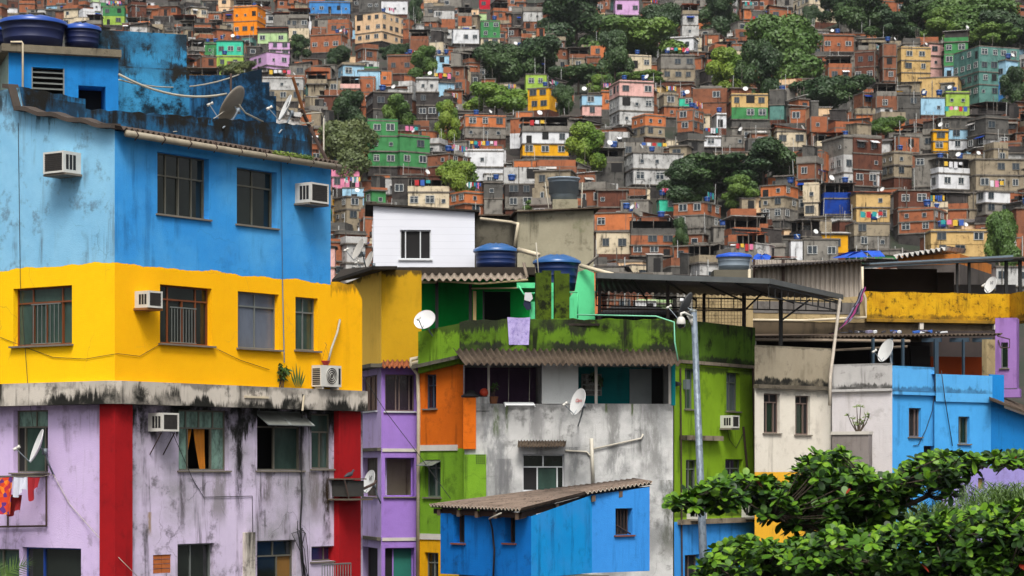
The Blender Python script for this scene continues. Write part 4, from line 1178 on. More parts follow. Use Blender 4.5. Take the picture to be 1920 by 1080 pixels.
# red pillars
def pillar(u0, u1, corner):
    mb = MB()
    if corner:
        q = [fR.w(.05, 0, -.05), fR.w(u1, 0, -.05), fR.w(u1, 0, -.5), fL.w(LL - .5, 0, -.5), fL.w(u0, 0, -.5), fL.w(u0, 0, -.05), ]
        q = [fL.w(u0, 0, -.04), fL.w(LL - .04, 0, -.04), fR.w(u1, 0, -.04), fR.w(u1, 0, -.5), fL.w(u0, 0, -.5)]
        mb.prism(q, [v + Vector((0, 0, ZL0)) for v in q])
    else: mb.fbox(fR, u0, u1, 0, ZL0, -.5, -.04)
    mb.build('pillar', redm, B)
pillar(fL.U(184), fR.U(251), True); pillar(fR.U(638), fR.U(679), False)
# ledge
mb = MB(); o = .16; uE = fR.U(680)
cR = fR.U(330)
cL = fL.U(150)
mb.fbox(fR, cR, uE, ZL0, ZL1, -.3, o, 0); mb.fbox(fL, -1.5, cL, ZL0, ZL1, -.3, o, 0)
q = [fL.w(cL, ZL0, o), fL.w(LL - .05, ZL0, o), fR.w(.05, ZL0, o), fR.w(cR, ZL0, o), fR.w(cR, ZL0, -.3), fL.w(cL, ZL0, -.3)]
mb.prism(q, [v + Vector((0, 0, ZL1 - ZL0)) for v in q], 1)
mb.build('ledge', [led, ledc], B)
# eave roof, gutter, flashing, parapets
fP = fR.shifted(-3.0); zpb = hz(208, 51.8)
mb = MB(); uE = fR.U(634, .28)
corrugated(mb, fR.w(-.1, ZR, .3), fR.w(uE, ZR, .3), fR.w(-.1, zpb, -3.), fR.w(uE, zpb, -3.), 44, .035, .015)
mb.build('eave_roof', fibro, B, True)
mb = MB(); n = 16
for k in range(n):
    a0, a1 = math.pi * k / n, math.pi * (k + 1) / n
mb.tube([fR.w(.05, ZR - .1, .3), fR.w(uE * .5, ZR - .13, .33), fR.w(uE, ZR - .12, .33)], .075, 10)
mb.build('gutter', gutm, B, True)
for k in range(9):
    mb = MB(); u = .3 + k * (uE - .5) / 8; mb.tube([fR.w(u, ZR + .02, .3), fR.w(u, ZR - .12, .42), fR.w(u, ZR - .22, .3)], .014, 5); mb.build('gutter_hook', M_iron, B)
mb = MB(); pts0 = [fL.w(u, ltop(u) + .03 * math.sin(u * 7), .22) for u in [fL.U(18) + (LL + .1 - fL.U(18)) * i / 18 for i in range(19)]]
for a, b in zip(pts0, pts0[1:]):
    n3 = Vector((fL.n.x, fL.n.y, 0)); mb.prism([a, a + Vector((0, 0, .09)), a + Vector((0, 0, .12)) - n3 * .3, a - n3 * .3], [b, b + Vector((0, 0, .09)), b + Vector((0, 0, .12)) - n3 * .3, b - n3 * .3])
mb.build('flashing', flash, B)
mb = MB(); zt = lambda px, py: fP.Z(px, py)
pr = [(38, 163), (160, 188), (160.5, 206), (215, 208), (330, 214), (585, 238)]
pu = [(fP.U(x), fP.Z(x, y)) for x, y in pr]
def ptop(u):
    for (a, za), (b, zb) in zip(pu, pu[1:]):
        if a <= u <= b: return za + (zb - za) * (u - a) / max(1e-6, b - a)
    return pu[-1][1] if u > pu[-1][0] else pu[0][1]
us = sorted(set([p[0] for p in pu] + [pu[0][0] + (pu[-1][0] - pu[0][0]) * i / 40 for i in range(41)]))
for a, b in zip(us, us[1:]):
    A, B_ = ptop(a + 1e-5), ptop(b - 1e-5); jl = lambda u: .025 * math.sin(u * 11) + .02 * math.sin(u * 27)
    mb.prism([fP.w(a, zpb - .5), fP.w(b, zpb - .5), fP.w(b, B_ + jl(b)), fP.w(a, A + jl(a))], [fP.w(a, zpb - .5, -.16), fP.w(b, zpb - .5, -.16), fP.w(b, B_ + jl(b), -.16), fP.w(a, A + jl(a), -.16)])
mb.build('parapet', dkb, B)
# roof deck behind
mb = MB(); mb.face([fR.w(-3, zpb - .3, -3.2) if 0 else fL.w(-1.5, zpb - .3, -.05), fL.w(u38, zpb - .3, -.05), fP.w(pu[-1][0], zpb - .3, -.1), fP.w(pu[-1][0], zpb - .3, -6), fL.w(-1.5, zpb - .3, -9)])
mb.build('roof_deck', led, B)
# rooftop room, louvre, hatch opening, slab
fB = Fc(16, 55, 222, 55.8); hB = []
zs0 = fB.Z(120, 104)
lw0 = (fB.U(59), fB.U(121), fB.Z(90, 178), fB.Z(90, 127)); hB.append(lw0 + (.2,))
op = (fB.U(147), fB.U(198), fB.Z(170, 215), fB.Z(170, 161)); hB.append(op + (.7,))
mb = MB(); wallsheet(mb, fB, 0, fB.L, zpb - .4, zs0, hB, .2)
mb.face([fB.w(0, zpb - .4), fB.w(0, zs0), fB.w(0, zs0, -2.6), fB.w(0, zpb - .4, -2.6)], 1)
mb.face([fB.w(fB.L, zpb - .4), fB.w(fB.L, zs0), fB.w(fB.L, zs0, -2.6), fB.w(fB.L, zpb - .4, -2.6)], 0)
rr = mb.build('rooftop_room', [boxb, wall('box_room_side', (150, 170, 160), (110, 130, 120), .6, (80, 70, 50), .7, .9, bumpy=.4)], B)
mb = MB(); mb.fbox(fB, op[0] - .1, op[1] + .1, op[2] - .1, op[3] + .1, -.75, -.72); mb.build('dark_interior', M_dark, rr); mb = MB(); mb.fbox(fB, lw0[0] - .1, lw0[1] + .1, lw0[2] - .1, lw0[3] + .1, -.26, -.22); mb.build('dark_interior', M_dark, rr)
mb = MB(); u0, u1, z0, z1 = lw0
for zz in [z0 + (z1 - z0) * k / 5 for k in range(1, 5)]:
    mb.prism([fB.w(u0, zz, -.02), fB.w(u1, zz, -.02), fB.w(u1, zz + .05, -.12), fB.w(u0, zz + .05, -.12)], [fB.w(u0, zz + .012, -.02), fB.w(u1, zz + .012, -.02), fB.w(u1, zz + .062, -.12), fB.w(u0, zz + .062, -.12)])
mb.fbox(fB, u0, u0 + .03, z0, z1, -.14, -.01); mb.fbox(fB, u1 - .03, u1, z0, z1, -.14, -.01); mb.fbox(fB, u0, u1, z0, z0 + .03, -.14, -.01)
mb.build('louvre', M_alu, rr)
mb = MB(); mb.fbox(fB, -.18, fB.L + .04, zs0, zs0 + .17, -3.2, .22); mb.build('slab', wall('slab_edge', (120, 112, 96), (84, 78, 66), .7, (30, 28, 24), .8, .6, blotch=((190, 140, 40), .06, 1.4), bumpy=.5), B)
# tall walls behind
fH = Fc(183, 57.5, 350, 58.2); mb = MB()
mb.fbox(fH, -.6, fH.L, zpb - .5, fH.Z(265, 60), -.3, 0)
mb.fbox(fH, fH.U(219), fH.L + .05, zpb - .5, fH.Z(280, 128), .003, .1)
mb.build('tall_wall', hib, B)
fK = Fc(350, 61, 518, 63); mb = MB()
for (a, b, ya, yb) in ((350, 440, 141, 141), (440, 491, 141, 129), (491, 505, 154, 154), (505, 518, 180, 180)):
    ua, ub = fK.U(a), fK.U(b); za, zb = fK.Z(a, ya), fK.Z(b, yb)
    mb.prism([fK.w(ua, zpb - .6), fK.w(ub, zpb - .6), fK.w(ub, zb), fK.w(ua, za)], [fK.w(ua, zpb - .6, -.25), fK.w(ub, zpb - .6, -.25), fK.w(ub, zb, -.25), fK.w(ua, za, -.25)])
mb.build('rear_parapet', wall('rear_parapet_blue', (40, 104, 152), (22, 66, 104), .7, (12, 24, 36), .9, 1.1, blotch=((18, 38, 54), .5, .6), mould=[(zpb + .25, -.5, .8)], bumpy=.4), B)
mb = MB(); mb.tube([fR.pp(527, 300, .03), fR.pp(530, 545, .03), fR.pp(533, 680, .03)], .012, 5); mb.build('wall_pipe', plain('wall_pipe', (60, 110, 150), .6), B)
mb = MB(); mb.tube([fB.w(.02, zs0 + .2, .25), fB.w(.28, zs0 + .22, .25), fB.w(.3, zs0 + .18, .25), fB.w(.3, zpb + .55, .25)], .025, 7); mb.build('drain_pipe', M_pvc, B, True)
# parted curtain and tilted vent
u0, u1, z0, z1 = wcd; mt = plain('orange_curtain', (206, 128, 22), .8, var=.3)
def drape(a, b, a2, b2):
    mb = MB(); nx, nz = 14, 12
    for k in range(nz + 1):
        t = k / nz
        for i in range(nx + 1):
            s_ = i / nx; ua = a + (a2 - a) * t ** 1.3; ub = b + (b2 - b) * t ** 1.3
            mb.v.append(fRl.w(ua + (ub - ua) * s_, z1 - (z1 - z0) * (.3 + .68 * t), -.3 + .035 * math.sin(s_ * 18)))
    for k in range(nz):
        for i in range(nx): p = k * (nx + 1) + i; mb.f.append((p, p + 1, p + nx + 2, p + nx + 1)); mb.m.append(0)
    mb.build('curtain', mt, wc, True)
W_ = u1 - u0; drape(u0 + W_ * .25, u0 + W_ * .46, u0 + W_ * .25, u0 + W_ * .27); drape(u0 + W_ * .48, u0 + W_ * .72, u0 + W_ * .6, u0 + W_ * .72)
u0, u1, z0, z1 = wad; zt_ = z1 - (z1 - z0) * .27
mb = MB()
for a, b in ((u0, (u0 + u1) / 2 - .01), ((u0 + u1) / 2 + .01, u1)):
    p = [fRl.w(a, z1 - .02, -.1), fRl.w(b, z1 - .02, -.1), fRl.w(b + .05, zt_ + .04, .32), fRl.w(a + .05, zt_ + .04, .32)]
    for i in range(4): mb.tube([p[i], p[(i + 1) % 4]], .018, 5, 0)
    mb.face(p, 1)
mb.build('tilted_vent', [M_alu, glass('vent_glass', (120, 122, 116), .3)], wa)
# balcony frame on the left and little balcony at bottom right
mb = MB()
for a, b in (((-30, 988), (87, 986)), ((87, 986), (87, 892)), ((15, 988), (15, 893)), ((-30, 894), (87, 892))): mb.tube([fLl.pp(*a, .05), fLl.pp(*b, .05)], .022, 5)
mb.build('iron_frame', M_iron, B)
mb = MB(); ua, ub = fRl.U(586), fRl.U(640)
for i in range(12): u = ua + (ub - ua) * i / 11; mb.tube([fRl.w(u, fRl.Z(612, 1057), .3), fRl.w(u, fRl.Z(612, 1130), .3)], .012, 5)
mb.tube([fRl.w(ua, fRl.Z(612, 1057), .3), fRl.w(ub, fRl.Z(612, 1057), .3)], .02, 5); mb.build('balcony_rail', M_alu, B)
mb = MB(); mb.fbox(fRl, fRl.U(455), fRl.U(472), 2, fRl.Z(463, 998), .0, .12); mb.build('pilaster', led, B)
mb = MB(); mb.fbox(fR, fR.U(448), fR.U(492), fR.Z(470, 747), fR.Z(470, 743), o, o + .05); mb.build('ledge_pipe', M_pvc, B); mb = MB(); mb.tube([fR.pp(570, 741, o + .03), fR.pp(567, 770, o + .03)], .025, 6); mb.build('ledge_pipe', M_pvc, B)

# ---- things on the corner building
ac(fL, 133, 309, 'white window air conditioner high on the pale blue wall', .62, .46, .52)
ac(fR, 570, 365, 'white window air conditioner at the right end of the blue wall', .62, .46, .5)
ac(fR, 266, 563, 'small air conditioner on the yellow wall beside the brown window', .42, .36, .42, shelf=plain('timber_shelf', (140, 90, 40), .8))
ac(fRl, 293, 792, 'air conditioner on iron brackets on the lilac wall beside the red pillar', .5, .4, .45, bracket=True, shelf=None)
# condenser
u, z = fR.uz(603, 705); r = root('air_condenser', fR.w(u, ZL1, .2), 'white split condenser unit with a round fan, standing on the ledge', 'air conditioner')
h_, w_ = fR.Z(603, 686) - ZL1 - .06, .62
mb = MB(); mb.fbox(fR, u - .36, u + .36, ZL1 + .06, ZL1 + .06 + h_, -.0 + .01, .3); mb.fbox(fR, u - .3, u - .24, ZL1 + .002, ZL1 + .06, .05, .28); mb.fbox(fR, u + .24, u + .3, ZL1 + .002, ZL1 + .06, .05, .28); mb.build('casing', M_acw, r)
mb = MB(); cc = fR.w(u + .02, ZL1 + .06 + h_ / 2, .305)
for rr_ in (.06, .11, .16, .2): mb.tube([cc + Vector((fR.u.x * rr_ * math.cos(a), fR.u.y * rr_ * math.cos(a), rr_ * math.sin(a))) for a in [2 * math.pi * k / 20 for k in range(21)]], .006, 4)
q = [cc + Vector((fR.u.x * .2 * math.cos(a), fR.u.y * .2 * math.cos(a), .2 * math.sin(a))) - Vector((fR.n.x, fR.n.y, 0)) * .003 for a in [2 * math.pi * k / 24 for k in range(24)]]
mb.face(q, 1); mb.build('fan', [M_acw, M_coil], r)
mb = MB()
for k in range(9): zz = ZL1 + .1 + k * (h_ - .1) / 9; mb.fbox(fR, u - .365, u - .355, zz, zz + .03, .04, .27)
mb.fbox(fR, u + .26, u + .33, ZL1 + .12, ZL1 + h_, .301, .305); mb.build('side_vents', M_slot, r)
mb = MB(); mb.tube([fR.pp(637, 600, .02), fR.pp(637, 602, .1), fR.pp(632, 625, .12), fR.pp(622, 652, .12), fR.pp(614, 684, .14)], .028, 7)
o = mb.build('insulated_pipe', M_wcable, None, True, org=fR.pp(637, 600)); tag(o, 'white insulated pipe bent down the yellow wall to the condenser', 'pipe')
c = fR.pp(611, 686, .15); r = root('flower_pot', c, 'small red hanging flower pot above the condenser', 'flower pot')
mb = MB(); mb.lathe([(0, 0), (.05, 0), (.1, .1), (.11, .1), (.11, .12), (0, .1)], 16, 0, c); mb.build('pot', plain('red_plastic', (170, 30, 24), .5), r, True)
mb = MB()
for s_ in (-1, 1): mb.tube([c + Vector((s_ * .1, 0, .12)), c + Vector((0, 0, .45))], .004, 4)
mb.tube([c + Vector((0, 0, .45)), c + Vector((.02, 0, .5)), c + Vector((-.03, 0, .55))], .006, 4); mb.build('hanger', M_iron, r)
# ledge plants
GL = foliage('potted_leaf', (.03, .075, .012), (.08, .15, .03), .5)
def leafy(name, base, label, n, hgt, leaf, cat='plant', up=.7, spread=.5, mat=None, seed=1, stems=5):
    rr = random.Random(seed); r = root(name, base, label, cat); st = MB(); lf = MB()
    for k in range(stems):
        a = rr.uniform(0, 6.28); e = base + Vector((math.cos(a) * spread * hgt * rr.uniform(.3, 1), math.sin(a) * spread * hgt * .5, hgt * rr.uniform(.6, 1)))
        mid = base.lerp(e, .5) + Vector((0, 0, hgt * .12)); st.tube([base + Vector((rr.uniform(-.06, .06), 0, 0)), mid, e], .012, 5, 0, .004)
        for i in range(n // stems):
            t = rr.uniform(.3, 1.05); p = base.lerp(mid, min(1, t * 2)) if t < .5 else mid.lerp(e, t * 2 - 1)
            d = Vector((rr.gauss(0, 1), rr.gauss(0, 1), rr.gauss(up * .6, .6))).normalized(); s_ = d.orthogonal().normalized(); s_ = Matrix.Rotation(rr.uniform(0, 6.28), 3, d) @ s_
            L = leaf * rr.uniform(.7, 1.3); w = L * .22; q = p + d * L * .5 + Vector((0, 0, .02))
            lf.face([p, q - s_ * w, p + d * L - Vector((0, 0, L * .25)), q + s_ * w])
    st.build('stem', M_bark if mat is None else mat, r); lf.build('foliage', GL, r); return r
leafy('ledge_plant', fR.w(fR.U(524), ZL1, .05), 'leafy green plant growing on the grey ledge under the yellow wall', 90, .55, .16, seed=4)
c = fR.w(fR.U(553), ZL1, .1); r = root('snake_plant', c, 'upright blade leaved plant beside the condenser on the ledge', 'plant')
for k in range(6):
    a = -.5 + .2 * k; mb = MB(); L = .62 - .08 * abs(k - 2); d = Vector((math.sin(a) * fR.u.x, math.sin(a) * fR.u.y, math.cos(a))); s_ = Vector((fR.u.x * .035, fR.u.y * .035, 0)); nn = Vector((fR.n.x, fR.n.y, 0)) * .012
    p = c + s_ * (k - 2.5) * .8
    for sg in (-1, 1): mb.face([p, p + d * L * .45 + s_ * sg, p + d * L, p + d * L * .45 + nn])
    mb.build('leaf', GL, r)
# tanks
tank(62, 56.6, 31, 92, 61, 'largest navy blue water tank on the rooftop room', ribs=2)
tank(153, 57.2, 44, 92, 35, 'smaller navy blue water tank right of the largest one', ribs=3)
tank(-12, 57.4, 44, 92, 24, 'navy blue water tank cut by the left edge of the picture', ribs=2)
# dishes
dish(434, 196, 58.2, .46, (-.78, .25, .5), fP.pp(418, 240, .05), 'grey satellite dish seen from behind on the mouldy blue parapet', plain('dish_grey', (132, 124, 112), .6, var=.4))
dish(534, 202, 59.2, .32, (-.86, -.3, .4), fP.pp(523, 250, .05), 'white satellite dish with black lettering near the end of the blue parapet', txt=('Vi', .75, M_blk, .3))
dish(68, 836, 51.0, .34, (-.88, -.32, .35), fLl.pp(101, 892, .02), 'white satellite dish on the lilac wall above the washing line', )
# scrap AC cage with a pigeon
u, z = fRl.uz(637, 915); c = fRl.w(u, z); r = root('scrap_box', c, 'black broken air conditioner box hanging off the wall by the right red pillar', 'air conditioner')
mb = MB(); mb.fbox(fRl, u - .3, u + .3, z - .2, z + .18, .02, .5); mb.build('casing', plain('scorched_casing', (52, 50, 46), .9, var=.6), r)
mb = MB(); mb.fbox(fRl, u - .42, u + .5, z - .29, z - .25, 0, .62); mb.fbox(fRl, u - .4, u + .34, z + .2, z + .23, 0, .55); mb.build('shelf', plain('weathered_board', (96, 84, 70), .9, var=.6), r)
mb = MB(); mb.tube([fRl.w(u + .3, z - .05, .4), fRl.w(u + .62, z + .1, .55), fRl.w(u + .75, z + .16, .5)], .035, 6); mb.tube([fRl.w(u - .4, z + .2, .5), fRl.w(u - .3, z - .26, .55)], .02, 5); mb.build('debris', M_iron, r)
def bird(c, d, label):
    d = Vector(d).normalized(); me = bpy.data.meshes.new('pigeon'); s_ = .13
    pts = [(-1.5, -.1), (-.9, .12), (-.2, .3), (.45, .42), (.75, .75), (1.0, 1.05), (1.35, 1.0)]; rs = [.12, .28, .46, .4, .22, .23, .05]
    mb = MB(); n = 10; rings = []
    sd = d.cross(Vector((0, 0, 1)))
    i = 0
    for (x, z_), r_ in zip(pts, rs):
        for k in range(n): a = 2 * math.pi * k / n; mb.v.append(Vector(c) + d * x * s_ + Vector((0, 0, 1)) * (z_ + .35 + r_ * math.cos(a)) * s_ + sd * r_ * math.sin(a) * s_)
    for j in range(len(pts) - 1):
        for k in range(n): mb.f.append((j * n + k, j * n + (k + 1) % n, (j + 1) * n + (k + 1) % n, (j + 1) * n + k)); mb.m.append(0)
    mb.f += [tuple(range(n - 1, -1, -1)), tuple(range((len(pts) - 1) * n, len(pts) * n))]; mb.m += [0, 0]
    for sg in (-1, 1): mb.tube([Vector(c) + sd * sg * .02, Vector(c) + sd * sg * .02 + Vector((0, 0, .06))], .006, 4)
    o = mb.build('pigeon', plain('pigeon_grey', (54, 56, 64), .7, var=.4), None, True, org=c); tag(o, label, 'bird')
bird(fRl.w(u - .1, z + .235, .4), (fR.u.x, fR.u.y, 0), 'dark grey pigeon perched on the broken box')
# laundry on the left line
cable([fLl.pp(-30, 893, .7), fLl.pp(80, 893, .7), fLl.pp(98, 890, .1)], .008, 'pale washing line rod on the lilac wall under the window', M_wcable, 'washing_line', 'washing line')
def pat(name, cs):
    g = G(name); v = g.n('ShaderNodeTexVoronoi'); v.inputs['Scale'].default_value = 9; g.l(g.coord(), v.inputs['Vector'])
    rp = g.n('ShaderNodeValToRGB'); rp.color_ramp.interpolation = 'CONSTANT'
    for i, c in enumerate(cs):
        e = rp.color_ramp.elements[i] if i < 2 else rp.color_ramp.elements.new(i / len(cs)); e.position = i / len(cs); e.color = col(c)
    sp = g.n('ShaderNodeSeparateColor'); g.l(v.outputs['Color'], sp.inputs[0]); g.l(sp.outputs[0], rp.inputs[0]); return g.done(rp.outputs[0], .9)
M_pt = pat('printed_towel', [(226, 90, 16), (180, 30, 60), (240, 130, 20), (90, 40, 120), (210, 60, 20)])
cloth((fLl.pp(-24, 894, .72), fLl.pp(24, 894, .72)), .82, M_pt, 'orange printed towel on the washing line, leftmost of the laundry', 2)
cloth((fLl.pp(28, 894, .70), fLl.pp(54, 894, .70)), .36, plain('white_cloth', (210, 212, 226), .9), 'white and blue cloth hanging on the washing line', 3, jag=.25)
cloth((fLl.pp(54, 894, .7), fLl.pp(76, 894, .7)), .38, plain('crimson_cloth', (158, 20, 34), .9), 'small red garment at the right end of the washing line', 2, jag=.4, taper=.25)
cloth((fLl.pp(16, 925, .6), fLl.pp(42, 928, .6)), .42, plain('maroon_cloth', (140, 16, 22), .9), 'dark red cloth hanging lower behind the printed towel', 2, jag=.2)
# cables on the facades
cable([fR.pp(322, 808, .3 - .2), fRl.pp(362, 900, .02), fRl.pp(382, 932, .02), fRl.pp(473, 930, .02), fRl.pp(474, 1000, .02)], .008, 'thin black cable running down and along the lilac wall')
cable([fL.pp(0, 632, .02)] + [fL.pp(x, y, .02) for x, y in ((50, 652), (100, 670), (160, 673), (213, 664))] + [fR.pp(x, y, .02) for x, y in ((222, 663), (262, 668), (300, 646))], .006, 'thin dark cable sagging across the yellow corner')
cable([fR.pp(398, 650, .02), fR.pp(450, 675, .02), fR.pp(505, 693, .02)], .006, 'thin dark cable below the curtained yellow wall window')
cable([fR.pp(568, 740, .18)] + [fRl.pp(x, y, .04) for x, y in ((566, 790), (564, 850), (566, 930), (563, 985), (570, 1080))], .022, 'thick dark cable bundle hanging down the lilac wall')
for k in range(7):
    a = random.Random(k); cable([fRl.pp(562 + a.uniform(-8, 8), 975 + a.uniform(0, 20), .05), fRl.pp(555 + a.uniform(-10, 25), 1000, .12), fRl.pp(568 + a.uniform(-8, 10), 1030, .08), fRl.pp(575 + a.uniform(-8, 8), 1090, .06)], .011, 'tangled black cable strand beside the lower right lilac window', group='tangled cable strands', n=4)
cable([fLl.pp(100, 890, .05), fLl.pp(130, 945, .02), fLl.pp(183, 1005, .1), fR.pp(232, 1055, .1), fR.pp(262, 1085, .1)], .008, 'pale wire slanting across the lilac wall and red pillar', M_wcable)
cable([fL.pp(34, 230, .03), fL.pp(38, 530, .03), fL.pp(52, 720, .03), fLl.pp(62, 800, .3)], .007, 'thin vertical wire down the pale blue and yellow left wall')
# roof wires, pole
cable(sag(fB.w(fB.L, fB.Z(222, 140), .05), P(425, 176, 58), .25), .03, 'pale conduit sagging from the rooftop room to the grey dish', M_wcable, 'conduit')
cable(sag(fB.w(fB.L, fB.Z(222, 150), .05), P(448, 140, 61), .25), .018, 'upper pale wire strung from the rooftop room to the rear post', M_wcable)
cable([P(447, 195, 58.3), P(460, 212, 58.6), P(493, 228, 59.5)], .022, 'short white conduit right of the grey dish', M_wcable, 'conduit')
cable(sag(P(422, 207, 58), fP.pp(325, 247, .04), .12), .012, 'thin wire drooping from the grey dish along the parapet', M_wcable)
cable([P(433, 205, 60), P(433, 138, 60)], .03, 'thin upright post behind the grey dish', M_iron, 'post', 'post')
r = root('antenna_mast', fR.pp(612, 312, -.2), 'rusty leaning antenna mast tied at the end of the blue roof', 'mast')
mb = MB(); mb.tube([fR.pp(615, 305, -.3), fR.pp(580, 237, -.8), fR.pp(565, 205, -.8)], .045, 6); mb.build('brace', M_iron, r)
mb = MB(); mb.tube([fR.pp(573, 222, -.8), fR.pp(560, 180, -.8), fR.pp(549, 145, -.8)], .04, 6); mb.build('mast', plain('orange_rust', (120, 72, 34), .9, var=.5), r)
mb = MB(); mb.tube([fR.pp(566, 214, -.8), fR.pp(602, 211, -.8), fR.pp(607, 222, -.8), fR.pp(607, 300, -.5)], .02, 6); mb.build('white_pipe', M_wcable, r)
mb = MB()
for k in range(4): mb.tube([fR.pp(562, 228 + k * 2, -.75), fR.pp(580, 232 - k, -.72), fR.pp(588, 226 + k * 2, -.8)], .01, 4)
mb.build('wire_lashing', M_wcable, r)
# moss on the gutter
mb = MB(); rm_ = random.Random(3)
for k in range(900):
    t = rm_.random(); u = fR.U(512, .3) + (fR.U(585, .3) - fR.U(512, .3)) * t; p = fR.w(u, ZR - .03 + rm_.uniform(-.03, .06), .3 + rm_.uniform(-.08, .1)); d = Vector((rm_.gauss(0, 1), rm_.gauss(0, 1), rm_.uniform(.2, 1))).normalized() * rm_.uniform(.02, .06)
    mb.face([p, p + d + Vector((.012, 0, 0)), p + d - Vector((.012, 0, 0))])
o = mb.build('moss', foliage('moss', (.06, .13, .01), (.16, .24, .02)), None, False, org=fR.w(fR.U(540), ZR, .3)); tag(o, 'bright green moss growing in the gutter of the blue eave', 'moss', None, 'stuff')
# ================================================================== MIDDLE HOUSES
def gsolid(name, parent, fc, xa, xb, ya, yb, o0, o1, mat):
    """block on a facade plane, pixel box, between two offsets"""
    xm = (xa + xb) / 2; mb = MB(); mb.fbox(fc, fc.U(xa, o1), fc.U(xb, o1), fc.Z(xm, yb, o1), fc.Z(xm, ya, o1), o0, o1)
    return mb.build(name, mat, parent)
pur = wall('purple_paint', (160, 124, 204), (144, 108, 190), .4, (80, 66, 90), .2, .2, bumpy=.35)
pur_lit = wall('lit_purple_paint', (204, 184, 230), (188, 166, 216), .4, (120, 100, 110), .35, .3, bumpy=.35)  # paler left face: side light put into the purple
yel2 = wall('ochre_wall', (196, 152, 24), (180, 138, 20), .4, (110, 90, 20), .2, .2, bumpy=.35, mould=[(hz(505, 66), .35, .8)])
yel_lit = wall('lit_yellow_wall', (255, 206, 84), (248, 196, 74), .3, (120, 90, 30), .12, .12, bumpy=.3, mould=[(hz(505, 67), .3, .7)])  # left face brightened in the paint so that it looks lit
org = wall('orange_wall', (214, 106, 20), (190, 90, 16), .6, (90, 48, 16), .4, .4, crack=.4, bumpy=.4)
grn = wall('grass_green_wall', (118, 162, 42), (98, 142, 34), .6, (46, 66, 20), .45, .5, crack=.4, bumpy=.5)
moss = wall('mossy_green_wall', (92, 126, 28), (66, 94, 20), .7, (26, 34, 12), .85, 1.1, blotch=((34, 46, 14), .42, .8), bumpy=.5, mould=[(hz(600, 64.4), .55, .9), (hz(656, 64.4), -.38, .95)])
mossd = wall('mossy_pillar', (78, 98, 18), (46, 60, 14), .9, (20, 24, 10), 1., 1., blotch=((24, 30, 10), .5, 2.2), bumpy=.5)
fW = Fc(871, 64, 1262, 64.5); WO = P(1060, 885, 64).xy.to_3d()
def dripw(px, w, y0, y1, rgb, amt): p = fW.pp(px, y0) - WO; return (fW, p.x * fW.u.x + p.y * fW.u.y, w, fW.Z(px, y0), fW.Z(px, y1), rgb, amt)
DW = [dripw(925, .5, 757, 960, (120, 122, 124), .8), dripw(1005, .35, 760, 850, (130, 130, 130), .8), dripw(1150, .3, 757, 900, (120, 120, 118), .8), dripw(1225, .4, 757, 930, (128, 128, 126), .8), dripw(1075, .2, 838, 960, (110, 112, 112), .8), dripw(930, .12, 757, 830, (84, 100, 56), .9), dripw(950, .07, 757, 820, (84, 100, 56), .8), dripw(1137, .06, 757, 780, (84, 100, 56), .9), dripw(1185, .05, 757, 785, (84, 100, 56), .9), dripw(1252, .3, 900, 1080, (90, 92, 84), .9), dripw(1160, .5, 840, 910, (110, 112, 112), .6), dripw(945, .3, 860, 945, (110, 110, 112), .8)]
wht = wall('greyed_white_wall', drips=DW, crack=.6, c=(212, 212, 210), c2=(180, 180, 178), var=.6, dirt=(96, 96, 94), damt=.65, streak=.7, blotch=((146, 150, 148), .3, .4), bumpy=.4, fade=((128, 130, 130), .85), mould=[(hz(757, 64), .35, .5)])
whb = wall('white_block_wall', (216, 220, 218), (200, 204, 202), .4, (150, 150, 148), .3, .3, bumpy=.3)
bandm = plain('white_band', (206, 200, 190), .8, var=.3)
greenroom = wall('green_room', (6, 170, 70), (2, 140, 46), .5, (4, 60, 20), .3, .3, bumpy=.2)
mint = wall('mint_wall', (96, 212, 148), (80, 190, 130), .4, (60, 130, 90), .3, .3, bumpy=.3)
plast = wall('bare_plaster', (160, 154, 132), (134, 128, 108), .7, (74, 70, 56), .6, .5, blotch=((120, 122, 92), .2, .9), bumpy=.4)
plastd = wall('dark_plaster', (104, 100, 88), (80, 76, 66), .7, (40, 38, 32), .6, .7, bumpy=.4)
slabd = wall('dark_slab_edge', (58, 52, 46), (40, 36, 32), .6, (20, 18, 16), .5, .5, bumpy=.4)
corr = wall('old_corrugated_sheet', (92, 80, 68), (66, 56, 48), .7, (34, 28, 24), .8, .4, bumpy=.3, scale=1.6)

# ---- white boarded shed, plaster rooms, ochre walls: the upper house behind
U_ = root('ochre_house', P(715, 885, 66).xy.to_3d(), 'ochre yellow house with a white boarded shed and bare plaster rooms on its roof', 'house')
fYl = Fc(672, 69.2, 715, 66.2); fYr = Fc(715, 66.2, 784, 66.5)
mb = MB(); zt = hz(506, 66.3); zb_ = hz(688, 66.3)
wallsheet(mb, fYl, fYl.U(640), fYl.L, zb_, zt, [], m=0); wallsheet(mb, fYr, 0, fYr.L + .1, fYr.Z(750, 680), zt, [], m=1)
mb.build('wall', [yel_lit, yel2], U_)
mb = MB(); mb.prism([fYl.pp(622, 530, .3), fYl.pp(700, 505, .5), fYr.w(.4, zt, .25), fYr.w(.4, zt, -1.5), fYl.pp(640, 510, -1.2)], [v + Vector((0, 0, .09)) for v in [fYl.pp(622, 530, .3), fYl.pp(700, 505, .5), fYr.w(.4, zt, .25), fYr.w(.4, zt, -1.5), fYl.pp(640, 510, -1.2)]])
mb.build('roof', slabd, U_)
mb = MB(); zd0, zd1 = hz(517, 69), hz(503, 69)
mb.cbox(P(686, 0, 69).x, P(1003, 0, 69).x, 68.6, 77, zd0, zd1); mb.build('deck_slab', slabd, U_)
g = G('white_boards'); zz = g.xyz()[2]; w_ = g.math('FRACT', g.math('MULTIPLY', zz, 1 / .22))
